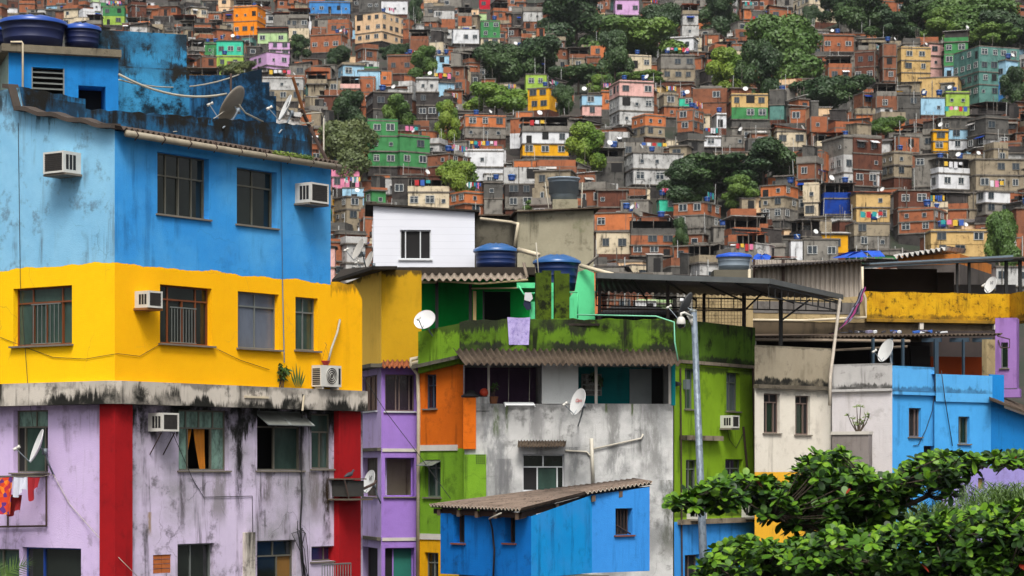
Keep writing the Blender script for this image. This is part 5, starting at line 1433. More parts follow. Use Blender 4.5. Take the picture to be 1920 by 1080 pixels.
M_boards = g.done(g.mix(g.math('MULTIPLY', g.math('LESS_THAN', w_, .06), .35), g.mix(g.noise(.8, 6, .6), col((226, 228, 235)), col((206, 209, 219))), (.35, .36, .4, 1)), .5)
fS = Fc(700, 72, 890, 72.2); hS = []
window(U_, fS, 750, 431, 808, 486, hS, M_whitef, M_dark, [.18, .66], None, depth=.06, sill=M_whitef, label='white framed dark window in the boarded shed')
mb = MB(); za, zb2 = fS.Z(700, 386), fS.Z(890, 398)
wallsheet(mb, fS, 0, fS.L, zd1, za, hS, .06, 0, top=lambda u: za + (zb2 - za) * u / fS.L)
mb.face([fS.w(fS.L, zd1), fS.w(fS.L, zb2), fS.w(fS.L, zb2, -3), fS.w(fS.L, zd1, -3)]); mb.face([fS.w(0, zd1), fS.w(0, za), fS.w(0, za, -3), fS.w(0, zd1, -3)])
sh = mb.build('boarded_shed', M_boards, U_)
mb = MB(); fr = []
for u, o in ((-.25, .15), (fS.L + .15, .15), (fS.L + .15, -3.2), (-.25, -3.2)):
    fr.append(fS.w(u, za + (zb2 - za) * u / fS.L + .01, o))
mb.prism(fr, [v + Vector((0, 0, .05)) for v in fr]); mb.build('shed_roof', slabd, U_)
fG1 = Fc(888, 74.6, 974, 74.6); fG2 = Fc(970, 73, 1113, 73.2)
mb = MB(); wallsheet(mb, fG1, 0, fG1.L, zd1, fG1.Z(930, 406), [], m=1); wallsheet(mb, fG2, 0, fG2.L, hz(600, 73), fG2.Z(1040, 394), [], m=0)
mb.face([fG2.w(0, zd1), fG2.w(0, fG2.Z(1040, 394)), fG2.w(0, fG2.Z(1040, 394), -2.5), fG2.w(0, zd1, -2.5)], 1)
mb.face([fG2.w(fG2.L, zd1 - 1.5), fG2.w(fG2.L, fG2.Z(1040, 394)), fG2.w(fG2.L, fG2.Z(1040, 394), -2.5), fG2.w(fG2.L, zd1 - 1.5, -2.5)], 0)
mb.build('plaster_room', [plast, plastd], U_)
mb = MB(); z_ = fG2.Z(1040, 394)
fr = [fG2.w(-.12, z_ - .1, .25), fG2.w(fG2.L + .2, z_ + .05, .25), fG2.w(fG2.L + .2, z_ + .05, -2.8), fG2.w(-.12, z_ - .1, -2.8)]
mb.prism(fr, [v + Vector((0, 0, .04)) for v in fr])
z_ = fG1.Z(930, 406); fr = [fG1.w(0, z_, .25), fG1.w(fG1.L, z_, .25), fG1.w(fG1.L, z_, -1.5), fG1.w(0, z_, -1.5)]; mb.prism(fr, [v + Vector((0, 0, .04)) for v in fr])
mb.build('plaster_room_roof', corr, U_)
mb = MB(); z_ = fG2.Z(1040, 394) + .1; mb.cbox(P(1036, 0, 73.6).x, P(1083, 0, 73.6).x, 73.4, 74.4, z_ - .2, hz(377, 73.9)); mb.build('tank_plinth', plast, U_)
mb = MB(); mb.tube([P(900, 410, 73.5), P(960, 417, 73.4), P(972, 420, 72.8), P(970, 428, 72.8), P(965, 462, 72.8)], .05, 8); mb.build('drain_pipe', M_pvc, U_, True)
mb = MB(); fr = [P(783, 524, 67.3), P(988, 524, 67.3), P(783, 512, 68.9), P(990, 512, 68.9)]; corrugated(mb, *fr, 15, .045, .015); mb.build('eave_sheet', wall('pale_corrugated', (148, 136, 122), (114, 102, 90), .6, (60, 50, 44), .6, .3, bumpy=.2), U_, True)
# green terrace room
fGr = Fc(778, 69.4, 1115, 69.4); hG = []; dw = (fGr.U(908), fGr.U(957), fGr.Z(930, 615), fGr.Z(930, 546)); hG.append(dw + (.25,))
mb = MB(); wallsheet(mb, fGr, 0, fGr.U(1070), hz(640, 69.4), zd0, hG, m=0)
rg = mb.build('green_room_wall', [greenroom], U_)
mb = MB(); mb.fbox(fGr, dw[0] - .1, dw[1] + .1, dw[2], dw[3] + .1, -.9, -.85); mb.build('doorway_dark', M_dark, U_)
mb = MB(); mb.fbox(fGr, fGr.U(872), fGr.U(1113), hz(628, 69), hz(624, 69), 0, 4.8); mb.build('terrace_floor', slabd, U_)
fq = Fc(778, 68.2, 1115, 68.2); dpm = plain('dark_painted_post', (34, 38, 36), .7)
for x0, x1, y0, y1, mm in ((816, 822, 526, 612, 0), (879, 885, 530, 605, 0), (887, 893, 546, 606, 1), (905, 908, 545, 606, 0)):
    mb = MB(); mb.fbox(fq, fq.U(x0), fq.U(x1), fq.Z(850, y1 + 15), fq.Z(850, y0), -.06, .05); mb.build('post', plain('cream_board', (206, 180, 120), .7) if mm else dpm, U_)
mb = MB(); mb.tube([P(760, 529, 67.2), P(818, 529, 67.6)], .05, 4); mb.tube([P(820, 527, 67.5), P(900, 532, 67.4), P(990, 525, 67.3)], .03, 6); mb.tube([P(884, 541, 67.8), P(975, 540, 67.4)], .025, 6); mb.build('rail_pipes', plain('weathered_rail', (150, 140, 100), .6), U_)
fM = Fc(1062, 68.4, 1116, 68.4)
mb = MB(); mb.prism([fM.pp(1064, 615), fM.pp(1116, 615), fM.pp(1114, 512), fM.pp(1098, 505), fM.pp(1084, 510), fM.pp(1078, 545), fM.pp(1066, 560)], [fM.pp(x, y) + Vector((0, .25, 0)) for x, y in ((1064, 615), (1116, 615), (1114, 512), (1098, 505), (1084, 510), (1078, 545), (1066, 560))])
mb.build('mint_wall', mint, U_)
mb = MB(); mb.prism([P(x, y, 66.6) for x, y in ((969, 540), (1066, 540), (1066, 530), (969, 530))], [P(x, y, 66.6) + Vector((0, .25, 0)) for x, y in ((969, 540), (1066, 540), (1066, 530), (969, 530))])
for x0, x1, y0, y1 in ((993, 1004, 566, 600), (1034, 1040, 536, 600), (1069, 1076, 560, 598)): mb.cbox(P(x0, 0, 66.4).x, P(x1, 0, 66.4).x, 66.3, 66.5, hz(y1 + 12, 66.4), hz(y0, 66.4))
mb.build('mint_beam', mint, U_)
mb = MB(); mb.tube([P(1010, 548, 66.2), P(1083, 548, 66.2)], .02, 5); mb.tube([P(1083, 548, 66.2), P(1083, 597, 66.2)], .02, 5); mb.tube([P(1083, 590, 66.2), P(1140, 592, 66.2), P(1225, 593, 65.5)], .02, 5); mb.tube([P(972, 535, 66.3), P(982, 552, 66.3), P(1010, 549, 66.3)], .03, 6); mb.build('mint_rail', mint, U_, True)
tank(930, 71.5, 457, 503, 41, 'navy blue water tank between the white shed and plaster room', plain('deep_blue_tank', (10, 40, 92), .45, var=.25), plain('deep_blue_tank_lid', (40, 92, 150), .3), taper=.9, lidh=.28)
tank(1044, 68.9, 478, 545, 43, 'large navy blue water tank behind the mossy pillars', MATS['deep_blue_tank'], MATS['deep_blue_tank_lid'], taper=.78, lidh=.2)
tank(1057, 73.9, 334, 377, 30, 'open grey water tank on a concrete plinth above the plaster room', M_tankg, None, taper=.8, lidded=False, ribs=2)
for k, x in enumerate((1022, 1092)): cable([P(x, 342, 73.9), P(x + (7 if k == 0 else -2), 392, 73.4)], .02, 'pale pipe left of the grey water tank' if k == 0 else 'pale pipe right of the grey water tank', M_wcable, 'pipe', 'pipe')
cable([P(972, 468, 70.3), P(1010, 478, 69.6)], .07, 'thick pale pipe slanting between the two navy tanks', M_pvc, 'pipe', 'pipe', n=8)
cable([P(1088, 498, 68.3), P(1150, 515, 67.6)], .06, 'thick pale pipe slanting down right of the large navy tank', M_pvc, 'pipe', 'pipe', n=8)
cable([P(1005, 455, 68), P(1011, 525, 68)], .02, 'thin pale rod standing before the large navy tank', M_wcable, 'pipe', 'pipe')
cable([P(982, 494, 68.2), P(988, 520, 67.6)], .05, 'short leaning stick at the end of the corrugated eave', plain('grey_stick', (130, 116, 100), .8), 'stick', 'stick')
cable([P(1095, 503, 72.8), P(1122, 478, 72.6)], .04, 'grey strut propped against the plaster room corner', plain('grey_strut', (110, 104, 96), .8), 'strut', 'strut')
dish(671, 468, 68.8, .3, (-.84, -.4, .4), P(686, 502, 69), 'white satellite dish left of the white boarded shed', plain('dish_worn', (190, 186, 178), .6, var=.3))
dish(690, 490, 69.6, .28, (-.86, -.35, .35), P(699, 508, 69.5), 'lower white satellite dish against the white boarded shed', MATS['dish_worn'])
dish(796, 599, 64.8, .31, (-.34, -.82, .46), P(816, 636, 65.2), 'white satellite dish in front of the green room facing the viewer', asp=.95)
r = root('drying_clothes', P(990, 552, 66.2), 'dark blue and white clothes hung from the mint rail', 'laundry')
mb = MB(); mb.prism([P(x, y, 66.15) for x, y in ((984, 549), (996, 549), (999, 560), (994, 566), (983, 563))], [P(x, y, 66.15) + Vector((0, -.12, 0)) for x, y in ((984, 549), (996, 549), (999, 560), (994, 566), (983, 563))]); mb.build('white_cloth', M_whitef, r)
mb = MB(); mb.prism([P(x, y, 66.16) for x, y in ((983, 562), (995, 565), (996, 580), (988, 582), (981, 572))], [P(x, y, 66.16) + Vector((0, -.1, 0)) for x, y in ((983, 562), (995, 565), (996, 580), (988, 582), (981, 572))]); mb.build('navy_cloth', plain('navy_cloth', (20, 30, 60), .9), r)

# ---- purple house
Pu = root('purple_house', P(715, 885, 65.8).xy.to_3d(), 'narrow purple house with two rows of windows beside the red pillar', 'house')
fPl = Fc(672, 68.6, 715, 65.8); fPr = Fc(715, 65.8, 786, 66.1); hl, hr = [], []
M_brw = plain('brown_frame', (110, 92, 84), .6)
window(Pu, fPr, 722, 702, 777, 771, hr, M_brw, glass('plum_glass', (40, 28, 40)), [.38, .5, .84], None, sill=M_whitef, depth=.08)
window(Pu, fPl, 680, 704, 707, 771, hl, M_brw, plain('brown_drape', (150, 120, 98), .8, var=.4), 3, None, sill=M_whitef, depth=.08, label='window with a drawn brown curtain')
window(Pu, fPr, 722, 858, 777, 931, hr, pur, wall('pale_interior', (170, 160, 144), None, .3, bumpy=.1), [.98], None, depth=.25, sill=True, label='unglazed opening showing a pale room', skip=(0,), inner=wall('pale_interior', (170, 160, 144), None, .3, bumpy=.1))
window(Pu, fPl, 680, 858, 708, 931, hl, M_brw, plastd, 1, None, depth=.15)
window(Pu, fPr, 722, 1027, 777, 1130, hr, pur, plain('teal_door', (16, 110, 94), .7, var=.3), [.32], None, sill=False, depth=.2, cells=[M_dark, None], label='teal door standing half open')
window(Pu, fPl, 678, 1026, 708, 1130, hl, M_brw, M_dark, 1, None, sill=False, depth=.2)
mb = MB(); zt = fPr.Z(750, 676)
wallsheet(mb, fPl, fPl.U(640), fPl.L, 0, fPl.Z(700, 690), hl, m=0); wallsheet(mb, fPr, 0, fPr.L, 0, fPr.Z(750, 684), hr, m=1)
mb.build('wall', [pur_lit, pur], Pu)
for y0_, y1_, e_, o0_, o1_ in ((685, 692, .2, -.2, .35), (840, 846, -.02, 0, .12), (1006, 1012, -.02, 0, .12)): mb = MB(); mb.fbox(fPl, fPl.U(640), fPl.L + e_, fPl.Z(700, y1_), fPl.Z(700, y0_), o0_, o1_); mb.build('ledge', plastd, Pu)
for y0_ in (841, 1008): mb = MB(); mb.fbox(fPr, .02, fPr.L, fPr.Z(750, y0_ + 6), fPr.Z(750, y0_), .002, .03); mb.build('white_band', bandm, Pu)
mb = MB(); corrugated(mb, fPr.pp(716, 688, .45), fPr.pp(772, 688, .45), fPr.pp(718, 676, .0), fPr.pp(772, 676, 0), 6, .04, .02); mb.build('tile_awning', plain('clay_tile', (150, 80, 38), .85, var=.7, scale=6), Pu, True)
mb = MB(); mb.tube([fPr.pp(800, 668, .4), fPr.pp(770, 674, .5), fPr.pp(770, 684, .5), fPr.pp(783, 702, .45), fPr.pp(785, 760, .45), fPr.pp(783, 1090, .45)], .055, 8); mb.tube([fPr.pp(772, 682, .5), fPr.pp(828, 668, .6)], .06, 8)
mb.build('drain_pipe', M_pvc, Pu, True)
dish(691, 903, 65.5, .3, (-.82, -.5, .3), fPr.pp(714, 944, .02), 'white satellite dish with dark lettering before the purple house', txt=('Vi', .7, M_blk, .35))

# ---- orange and green house
Og = root('orange_house', P(800, 885, 66.5).xy.to_3d(), 'house painted orange above, green below and yellow at its foot', 'house')
fO = Fc(783, 65.7, 871, 64.5); fO2 = Fc(871, 64.5, 892, 65.2); hO = []
window(Og, fO, 796, 702, 818, 766, hO, plain('blue_grey_frame', (60, 74, 92), .6), glass('blue_glass', (26, 36, 54)), [.5], .32, sill=True)
window(Og, fO, 797, 862, 826, 932, hO, M_alu, G_green, [.5], .22, sill=True, label='window with its top vents tilted open')
window(Og, fO, 796, 1036, 822, 1100, hO, M_alu, G_dark, [.5], .3, sill=False)
z1, z2, z3 = fO.Z(825, 841), fO.Z(825, 1008), 0
mb = MB(); wallsheet(mb, fO, 0, fO.L, z1, fO.Z(825, 676), hO, m=0); wallsheet(mb, fO, 0, fO.L, z2, z1, hO, m=1); wallsheet(mb, fO, 0, fO.L, 0, z2, hO, m=2)
mb.face([fO2.w(0, z1), fO2.w(fO2.L, z1), fO2.w(fO2.L, fO2.Z(880, 748)), fO2.w(0, fO2.Z(880, 748))], 0)
mb.face([fO2.w(0, 0), fO2.w(fO2.L, 0), fO2.w(fO2.L, z1), fO2.w(0, z1)], 1)
mb.build('wall', [org, grn, wall('yellow_foot', (226, 166, 10), (206, 150, 8), .3, bumpy=.3)], Og)
for z_ in (z1, z2): mb = MB(); mb.fbox(fO, 0.05, fO.L - .25, z_ - .06, z_ + .1, .002, .03); mb.build('white_band', bandm, Og)
mb = MB(); q = [fO.pp(771, 692, .3), fO.pp(866, 671, .35), fO.pp(866, 671, -.6), fO.pp(771, 690, -.6)]; mb.prism(q, [v + Vector((0, 0, .1)) for v in q]); mb.build('eave', plastd, Og)
mb = MB()
for k in (0, 1):
    ua, ub = fO.U(797), fO.U(826); w_ = (ub - ua) / 2; p = [fO.w(ua + w_ * k, fO.Z(811, 862), -.08), fO.w(ua + w_ * (k + 1), fO.Z(811, 862), -.08), fO.w(ua + w_ * (k + 1) - .06, fO.Z(811, 873), .3), fO.w(ua + w_ * k - .06, fO.Z(811, 873), .3)]
    for i in range(4): mb.tube([p[i], p[(i + 1) % 4]], .014, 4)
    mb.face(p, 1)
mb.build('tilted_vent', [M_alu, MATS['vent_glass']], Og)

# ---- white walled house with two open terraces and the mossy parapet
fW = Fc(871, 64, 1262, 64.5)
Wh = root('white_house', P(1060, 885, 64).xy.to_3d(), 'greying white house with open purple and teal terraces under a long corrugated eave', 'house')
hW = []
window(Wh, fW, 980, 852, 1058, 921, hW, M_whitef, G_green, [.36, .84], .34, [.5], cells=[M_dark, None, G_dark], tpane=G_dark, sill=False, depth=.12)
h1 = (fW.U(871), fW.U(1016), fW.Z(940, 757), fW.Z(940, 684), 1.7); h2 = (fW.U(1084), fW.U(1258), fW.Z(1170, 757), fW.Z(1170, 684), 1.5)
hW += [h1, h2]
ztw = fW.Z(1060, 676)
tealm = wall('teal_interior', (8, 124, 128), (6, 104, 110), .4, (10, 60, 64), .2, .2, bumpy=.2); plumm = wall('plum_interior', (96, 72, 100), (76, 56, 82), .4, (40, 30, 44), .3, .3, bumpy=.2)
mb = MB(); wallsheet(mb, fW, 0, fW.L, 0, ztw, hW, .14, 0); mb.face([fW.w(fW.L, 0), fW.w(fW.L, ztw), fW.w(fW.L, ztw, -6), fW.w(fW.L, 0, -6)])
mb.build('wall', wht, Wh)
mb = MB(); mb.fbox(fW, fW.U(1016), fW.U(1084), fW.Z(1050, 757), ztw, .003, .03); mb.build('white_pier', whb, Wh)
mb = MB(); mb.fbox(fW, fW.U(892, .03), fW.U(918, .03), fW.Z(905, 770), fW.Z(905, 744), -.2, .025); mb.build('low_step', wht, Wh)
mb = MB(); mb.fbox(fW, h1[0] - .2, h1[1] + .2, h1[2] - .3, h1[3] + .3, -1.8, -1.7); mb.build('plum_wall', plumm, Wh)
mb = MB(); mb.fbox(fW, h2[0] - .1, h2[1] + .1, h2[2] - .3, h2[3] + .3, -1.6, -1.5); tw = mb.build('teal_wall', tealm, Wh)
ft = fW.shifted(-1.5); lv = MB(); ua, ub, za, zb2 = ft.U(1090), ft.U(1128), ft.Z(1108, 742), ft.Z(1108, 701)
for a, b, c_, d_ in ((ua, ub, za, za + .03), (ua, ub, zb2 - .03, zb2), (ua, ua + .03, za, zb2), (ub - .03, ub, za, zb2)): lv.fbox(ft, a, b, c_, d_, .003, .04)
for k in range(1, 4): z_ = za + (zb2 - za) * k / 4; lv.fbox(ft, ua, ub, z_ - .015, z_ + .015, .003, .05)
lv.build('louvre_window', M_alu, tw); lv = MB(); lv.fbox(ft, ua, ub, za, zb2, .001, .002); lv.build('louvre_dark', G_dark, tw)
mb = MB(); mb.fbox(ft, ft.U(1180), ft.U(1221), ft.Z(1200, 775), ft.Z(1200, 692), .02, .06); mb.build('grey_door', plain('grey_door', (140, 150, 152), .5, var=.3), tw)
mb = MB(); mb.fbox(ft, ft.U(1221), ft.U(1250), ft.Z(1200, 775), ft.Z(1200, 690), .003, .02); mb.build('dark_doorway', M_dark, tw)
mb = MB(); mb.fbox(ft, ft.U(1243), ft.U(1256), ft.Z(1200, 775), ft.Z(1200, 700), .02, .06); mb.build('brown_door', M_wood, tw)
for a_, b_, h_, o0_, o1_ in ((1116, 1121, h2, -.15, -.08), (1254, 1258.4, h2, -.1, -.02), (915, 919, h1, -.2, -.12)): mb = MB(); mb.fbox(fW, fW.U(a_), fW.U(b_), h_[2], h_[3] + .1, o0_, o1_); mb.build('terrace_post', bandm, Wh)
mb = MB(); mb.fbox(fW, fW.U(1258.5), fW.U(1266), fW.Z(1262, 760), fW.Z(1262, 684), -.6, .02); mb.build('teal_corner', tealm, Wh)
# mossy parapet
fMo = fW.shifted(-.35); fMl = Fc(784, 65.5, 864, 64.4)
mb = MB(); zm = fMo.Z(1060, 598)
nn = 40; u0, u1 = fMo.U(862), fMo.U(1266)
for k in range(nn):
    a, b = u0 + (u1 - u0) * k / nn, u0 + (u1 - u0) * (k + 1) / nn; j = lambda u: .02 * math.sin(u * 5) + .015 * math.sin(u * 13) + (-.08 if u < u0 + 1.4 else 0) * (1 - (u - u0) / 1.4)
    mb.prism([fMo.w(a, ztw - .1), fMo.w(b, ztw - .1), fMo.w(b, zm + j(b)), fMo.w(a, zm + j(a))], [fMo.w(a, ztw - .1, -.18), fMo.w(b, ztw - .1, -.18), fMo.w(b, zm + j(b), -.18), fMo.w(a, zm + j(a), -.18)])
mb.build('mossy_parapet', moss, Wh)
mb = MB(); za, zb2 = fMl.Z(784, 622), fMl.Z(862, 606)
q = [fMl.w(0, fMl.Z(784, 700)), fMl.w(fMl.L, fMl.Z(862, 680)), fMl.w(fMl.L, zb2), fMl.w(0, za)]; mb.prism(q, [v - Vector((fMl.n.x, fMl.n.y, 0)) * .18 for v in q]); mb.build('green_side_parapet', wall('lit_green_wall', (122, 164, 40), (100, 140, 34), .6, (40, 52, 16), .6, .9, bumpy=.4, mould=[(zb2, .4, .7)]), Wh)
mb = MB()
for x0, x1, yt in ((1005, 1034, 507), (1040, 1068, 507)):
    mb2 = MB(); ua, ub = fMo.U(x0), fMo.U(x1); zt = fMo.Z(1030, yt); um = ua + (ub - ua) * .42
    mb2.fbox(fMo, ua, um, zm - .3, zt - (.06 if x0 < 1020 else 0), -.3, -.02); mb2.fbox(fMo, um, ub, zm - .3, zt - (0 if x0 < 1020 else .08), -.28, -.01); mb2.build('mossy_pillar', mossd, Wh)
mb = MB(); corrugated(mb, fW.w(fW.U(868, .95), fW.Z(1060, 683, .95), .95), fW.w(fW.U(1276, .95), fW.Z(1060, 683, .95), .95), fW.w(fW.U(850, -.3), fMo.Z(1060, 656), -.33), fW.w(fW.U(1268, -.3), fMo.Z(1060, 656), -.33), 36, .042, .014, per=8)
mb.build('corrugated_eave', corr, Wh, True)
mb = MB(); corrugated(mb, fW.pp(970, 838, .4), fW.pp(1060, 837, .4), fW.pp(972, 826, .01), fW.pp(1062, 826, .01), 16, .025, .01); mb.build('window_canopy', corr, Wh, True)
mb = MB(); mb.tube([fW.pp(1109, 822, .05), fW.pp(1112, 905, .05)], .05, 8); mb.tube([fW.pp(1060, 845, .04), fW.pp(1100, 847, .05), fW.pp(1110, 858, .05)], .026, 7); mb.tube([fW.pp(1112, 842, .06), fW.pp(1202, 822, .05), fW.pp(1206, 814, .05)], .024, 7); mb.build('drain_pipe', plain('white_pipe', (206, 200, 184), .5), Wh, True)
mb = MB(); mb.fbox(fW, fW.U(869), fW.U(911), fW.Z(900, 1000), fW.Z(900, 852), .02, .12); gb = mb.build('green_buttress', grn, Wh); mb = MB(); mb.fbox(fW, fW.U(868), fW.U(892), fW.Z(900, 842), fW.Z(900, 746), -.1, .09); mb.build('orange_return', org, Og)
mb = MB()
for i in range(5):
    for j in range(5): mb.fbox(fW, fW.U(892) + i * .052, fW.U(892) + i * .052 + .03, fW.Z(900, 870) + j * .055, fW.Z(900, 870) + j * .055 + .035, .121, .125)
mb.build('vent_holes', M_dark, gb)
tw_m = wall('lavender_towel', (190, 178, 226), (150, 138, 196), .9, (120, 108, 168), .8, 0, scale=5, bumpy=.9, rough=1.)
cloth((fMo.w(fMo.U(951), zm + .04, .02), fMo.w(fMo.U(994), zm + .04, .02)), .76, tw_m, 'lavender towel hung over the mossy green parapet', 1, amp=.02, taper=.14, cat='towel')
dish(1083, 753, 63.2, .33, (-.82, -.5, .3), fW.pp(1084, 798, .02), 'white satellite dish with red lettering on the white wall', txt=('Claro', .42, M_red, .12))
r = root('drying_rack', fW.w(fW.U(972), fW.Z(972, 757), .2), 'folding metal drying rack lying over the terrace edge', 'drying rack')
mb = MB()
for k in range(6): o = .05 + .09 * k; zz = fW.Z(972, 757) + .03 - .1 * k / 6; mb.tube([fW.w(fW.U(945), zz, o), fW.w(fW.U(1000), zz, o)], .012, 5)
for x in (945, 1000): mb.tube([fW.w(fW.U(x), fW.Z(972, 757) + .03, -.05), fW.w(fW.U(x), fW.Z(972, 757) - .09, .52)], .014, 5)
mb.build('rack_bars', M_whitef, r)
mb = MB()
for x in (953, 992): mb.tube([fW.w(fW.U(x), fW.Z(972, 757) + .02, .05), fW.w(fW.U(x + 2), h1[3], -.1)], .006, 4)
mb.build('hanging_cord', M_wcable, r)
c = fW.w(fW.U(908), fW.Z(905, 744) + .12, -.1); mb = MB(); mb.lathe([(0, -.12)] + [(.12 * math.cos(a), .12 * math.sin(a)) for a in [(-1.2 + .3 * k) for k in range(9)]] + [(0, .12)], 14, 0, c)
o = mb.build('ball', plain('red_ball', (196, 62, 30), .6, var=.6, scale=14), None, True, org=c); tag(o, 'red patterned ball on the ledge of the purple terrace', 'ball')
c = fW.w(fW.U(884), fW.Z(884, 745), -.1); mb = MB(); mb.lathe([(0, 0), (.2, 0), (.22, .04), (.12, .12), (.04, .2), (0, .2)], 10, 0, c, wob=lambda a: .3 * math.cos(2 * a)); o = mb.build('sandal', plain('black_rubber', (22, 22, 26), .7), None, True, org=c); tag(o, 'black shoe left on the ledge of the purple terrace', 'shoe')
c = fW.w(fW.U(926), h1[2], -.15); r = leafy('potted_plant', c + Vector((0, 0, .2)), 'potted plant on the sill of the purple terrace', 60, .5, .1, seed=8, spread=.25); mb = MB(); mb.lathe([(0, -.2), (.1, -.2), (.14, 0), (0, -.02)], 12, 0, c + Vector((0, 0, .2))); mb.build('pot', plain('terracotta', (120, 74, 46), .9), r)
leafy('hanging_plant', fW.w(fW.U(1138), fW.Z(1138, 722), -1.2), 'dark fern hanging on the teal terrace wall', 60, .35, .14, seed=5, spread=.8)

# ---- blue shed in front
Bs = root('blue_shed', P(995, 885, 54.6).xy.to_3d(), 'bright blue shed under a single slope corrugated roof in front of the white house', 'shed')
sA, sB, sK, sC, sD, sM = P(805, 947, 57.4), P(977, 955, 54.2), P(1098, 924, 57.2), P(1224, 904, 58.8), P(1186, 898, 61.8), P(1010, 920, 60.4)
fSl = Fc(826, 57.1, 996, 54.6); fSr = Fc(996, 54.6, 1110, 57.5); fSe = Fc(1110, 57.5, 1218, 58.7)
shb = wall('shed_blue_shaded', (8, 112, 196), (6, 94, 172), .5, (8, 50, 86), .5, .6, blotch=((10, 80, 140), .1, .9), bumpy=.4); shl = wall('shed_blue_lit', (14, 156, 230), (8, 136, 216), .4, (10, 80, 130), .35, .4, bumpy=.4, fade=((70, 150, 226), .6))  # left wall a darker blue, its eave shading painted into the colour
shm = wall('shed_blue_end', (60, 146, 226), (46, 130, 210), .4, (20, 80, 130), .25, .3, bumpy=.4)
hs1, hs2 = [], []
window(Bs, fSl, 850, 962, 871, 1018, hs1, M_iron, M_dark, 1, None, depth=.2, sill=plain('brick_sill', (120, 66, 44), .9)); window(Bs, fSl, 946, 962, 966, 1018, hs1, M_iron, M_dark, 2, None, depth=.2, sill=MATS['brick_sill'])
window(Bs, fSe, 1154, 953, 1186, 1003, hs2, M_iron, M_dark, 1, None, depth=.2, sill=MATS['brick_sill'], label='small barred window with iron grille')
zb_ = hz(1076, 57); 
tl = lambda u: fSl.Z(826, 962) + (fSl.Z(996, 968) - fSl.Z(826, 962)) * u / fSl.L
tr = lambda u: hz(968, 54.6) + (hz(928, 57.5) - hz(968, 54.6)) * u / fSr.L
te = lambda u: hz(928, 57.5) + (hz(913, 58.7) - hz(928, 57.5)) * u / fSe.L
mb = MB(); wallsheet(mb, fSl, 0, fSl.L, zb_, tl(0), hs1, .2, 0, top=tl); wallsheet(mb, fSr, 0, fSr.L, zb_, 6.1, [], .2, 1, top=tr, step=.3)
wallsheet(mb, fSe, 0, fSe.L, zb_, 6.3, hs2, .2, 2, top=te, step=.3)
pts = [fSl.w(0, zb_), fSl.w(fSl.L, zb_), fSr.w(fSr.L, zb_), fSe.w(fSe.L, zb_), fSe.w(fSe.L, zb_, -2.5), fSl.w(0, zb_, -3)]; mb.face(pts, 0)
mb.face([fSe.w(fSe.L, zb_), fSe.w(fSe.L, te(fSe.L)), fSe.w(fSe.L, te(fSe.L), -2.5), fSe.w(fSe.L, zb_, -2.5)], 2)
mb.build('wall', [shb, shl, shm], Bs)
mb = MB()
for z_ in range(5): mb.tube([fSe.w(fSe.U(1157 + z_ * 6), fSe.Z(1170, 1001), -.1), fSe.w(fSe.U(1157 + z_ * 6), fSe.Z(1170, 955), -.1)], .012, 5)
mb.tube([fSe.pp(1156, 985, -.08), fSe.pp(1182, 1001, -.06)], .02, 5); mb.build('window_grille', M_iron, Bs)
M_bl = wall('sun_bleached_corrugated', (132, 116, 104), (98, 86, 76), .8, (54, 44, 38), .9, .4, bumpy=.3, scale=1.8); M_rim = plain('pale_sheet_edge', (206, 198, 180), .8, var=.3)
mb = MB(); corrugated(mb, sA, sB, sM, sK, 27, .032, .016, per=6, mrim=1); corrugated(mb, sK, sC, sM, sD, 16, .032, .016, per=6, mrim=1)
mb.face([sA + Vector((0, 0, -.06)), sB + Vector((0, 0, -.06)), sK + Vector((0, 0, -.06)), sM + Vector((0, 0, -.06))], 2); mb.face([sK + Vector((0, 0, -.06)), sC + Vector((0, 0, -.06)), sD + Vector((0, 0, -.06)), sM + Vector((0, 0, -.06))], 2)
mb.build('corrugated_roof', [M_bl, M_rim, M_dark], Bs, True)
mb = MB()
Zd = Vector((0, 0, -.1))
gt_ = plain('grey_timber', (104, 86, 70), .9, var=.5)
for (a_, b_, in_, ts) in ((sA, sB, (sK - sB).normalized(), (.08, .3, .5, .7, .93)), (sK, sC, (sM - sK).normalized(), (.1, .5, .85)), (sB, sK, (sA - sB).normalized(), (.55,))):
    for t in ts:
        mb = MB(); p = a_.lerp(b_, t) + Zd; e_ = (b_ - a_).normalized() * .13; mb.box(p + in_ * .04, in_ * .9, e_, Vector((0, 0, -.15))); mb.build('rafter', gt_, Bs)
dt_ = plain('dark_timber', (52, 36, 28), .9)
for (a_, b_, in_) in ((sA, sB, (sK - sB).normalized()), (sB, sK, (sA - sB).normalized()), (sK, sC, (sM - sK).normalized())):
    mb = MB(); mb.box(a_.lerp(b_, .02) + in_ * .12 + Zd, (b_ - a_) * .96, in_ * .07, Vector((0, 0, -.12))); mb.build('fascia', dt_, Bs)
mb = MB(); mb.fbox(fSl, .1, fSl.L - .1, 0, zb_ - .01, -2.6, -.5); mb.build('base', wall('dark_base', (110, 100, 80), (70, 62, 50), .6, bumpy=.3), Bs)
cable([fSl.pp(938, 962, .5), fSl.pp(918, 972, .35), fSl.pp(923, 990, .1), fSl.pp(927, 1030, .05), fSl.pp(925, 1085, .05)], .025, 'black cable hanging down the blue shed from a white bracket')
cable([fSl.pp(940, 962, .6), fSl.pp(917, 973, .6)], .02, 'white bracket rod under the blue shed eave', M_wcable, 'rod', 'rod')

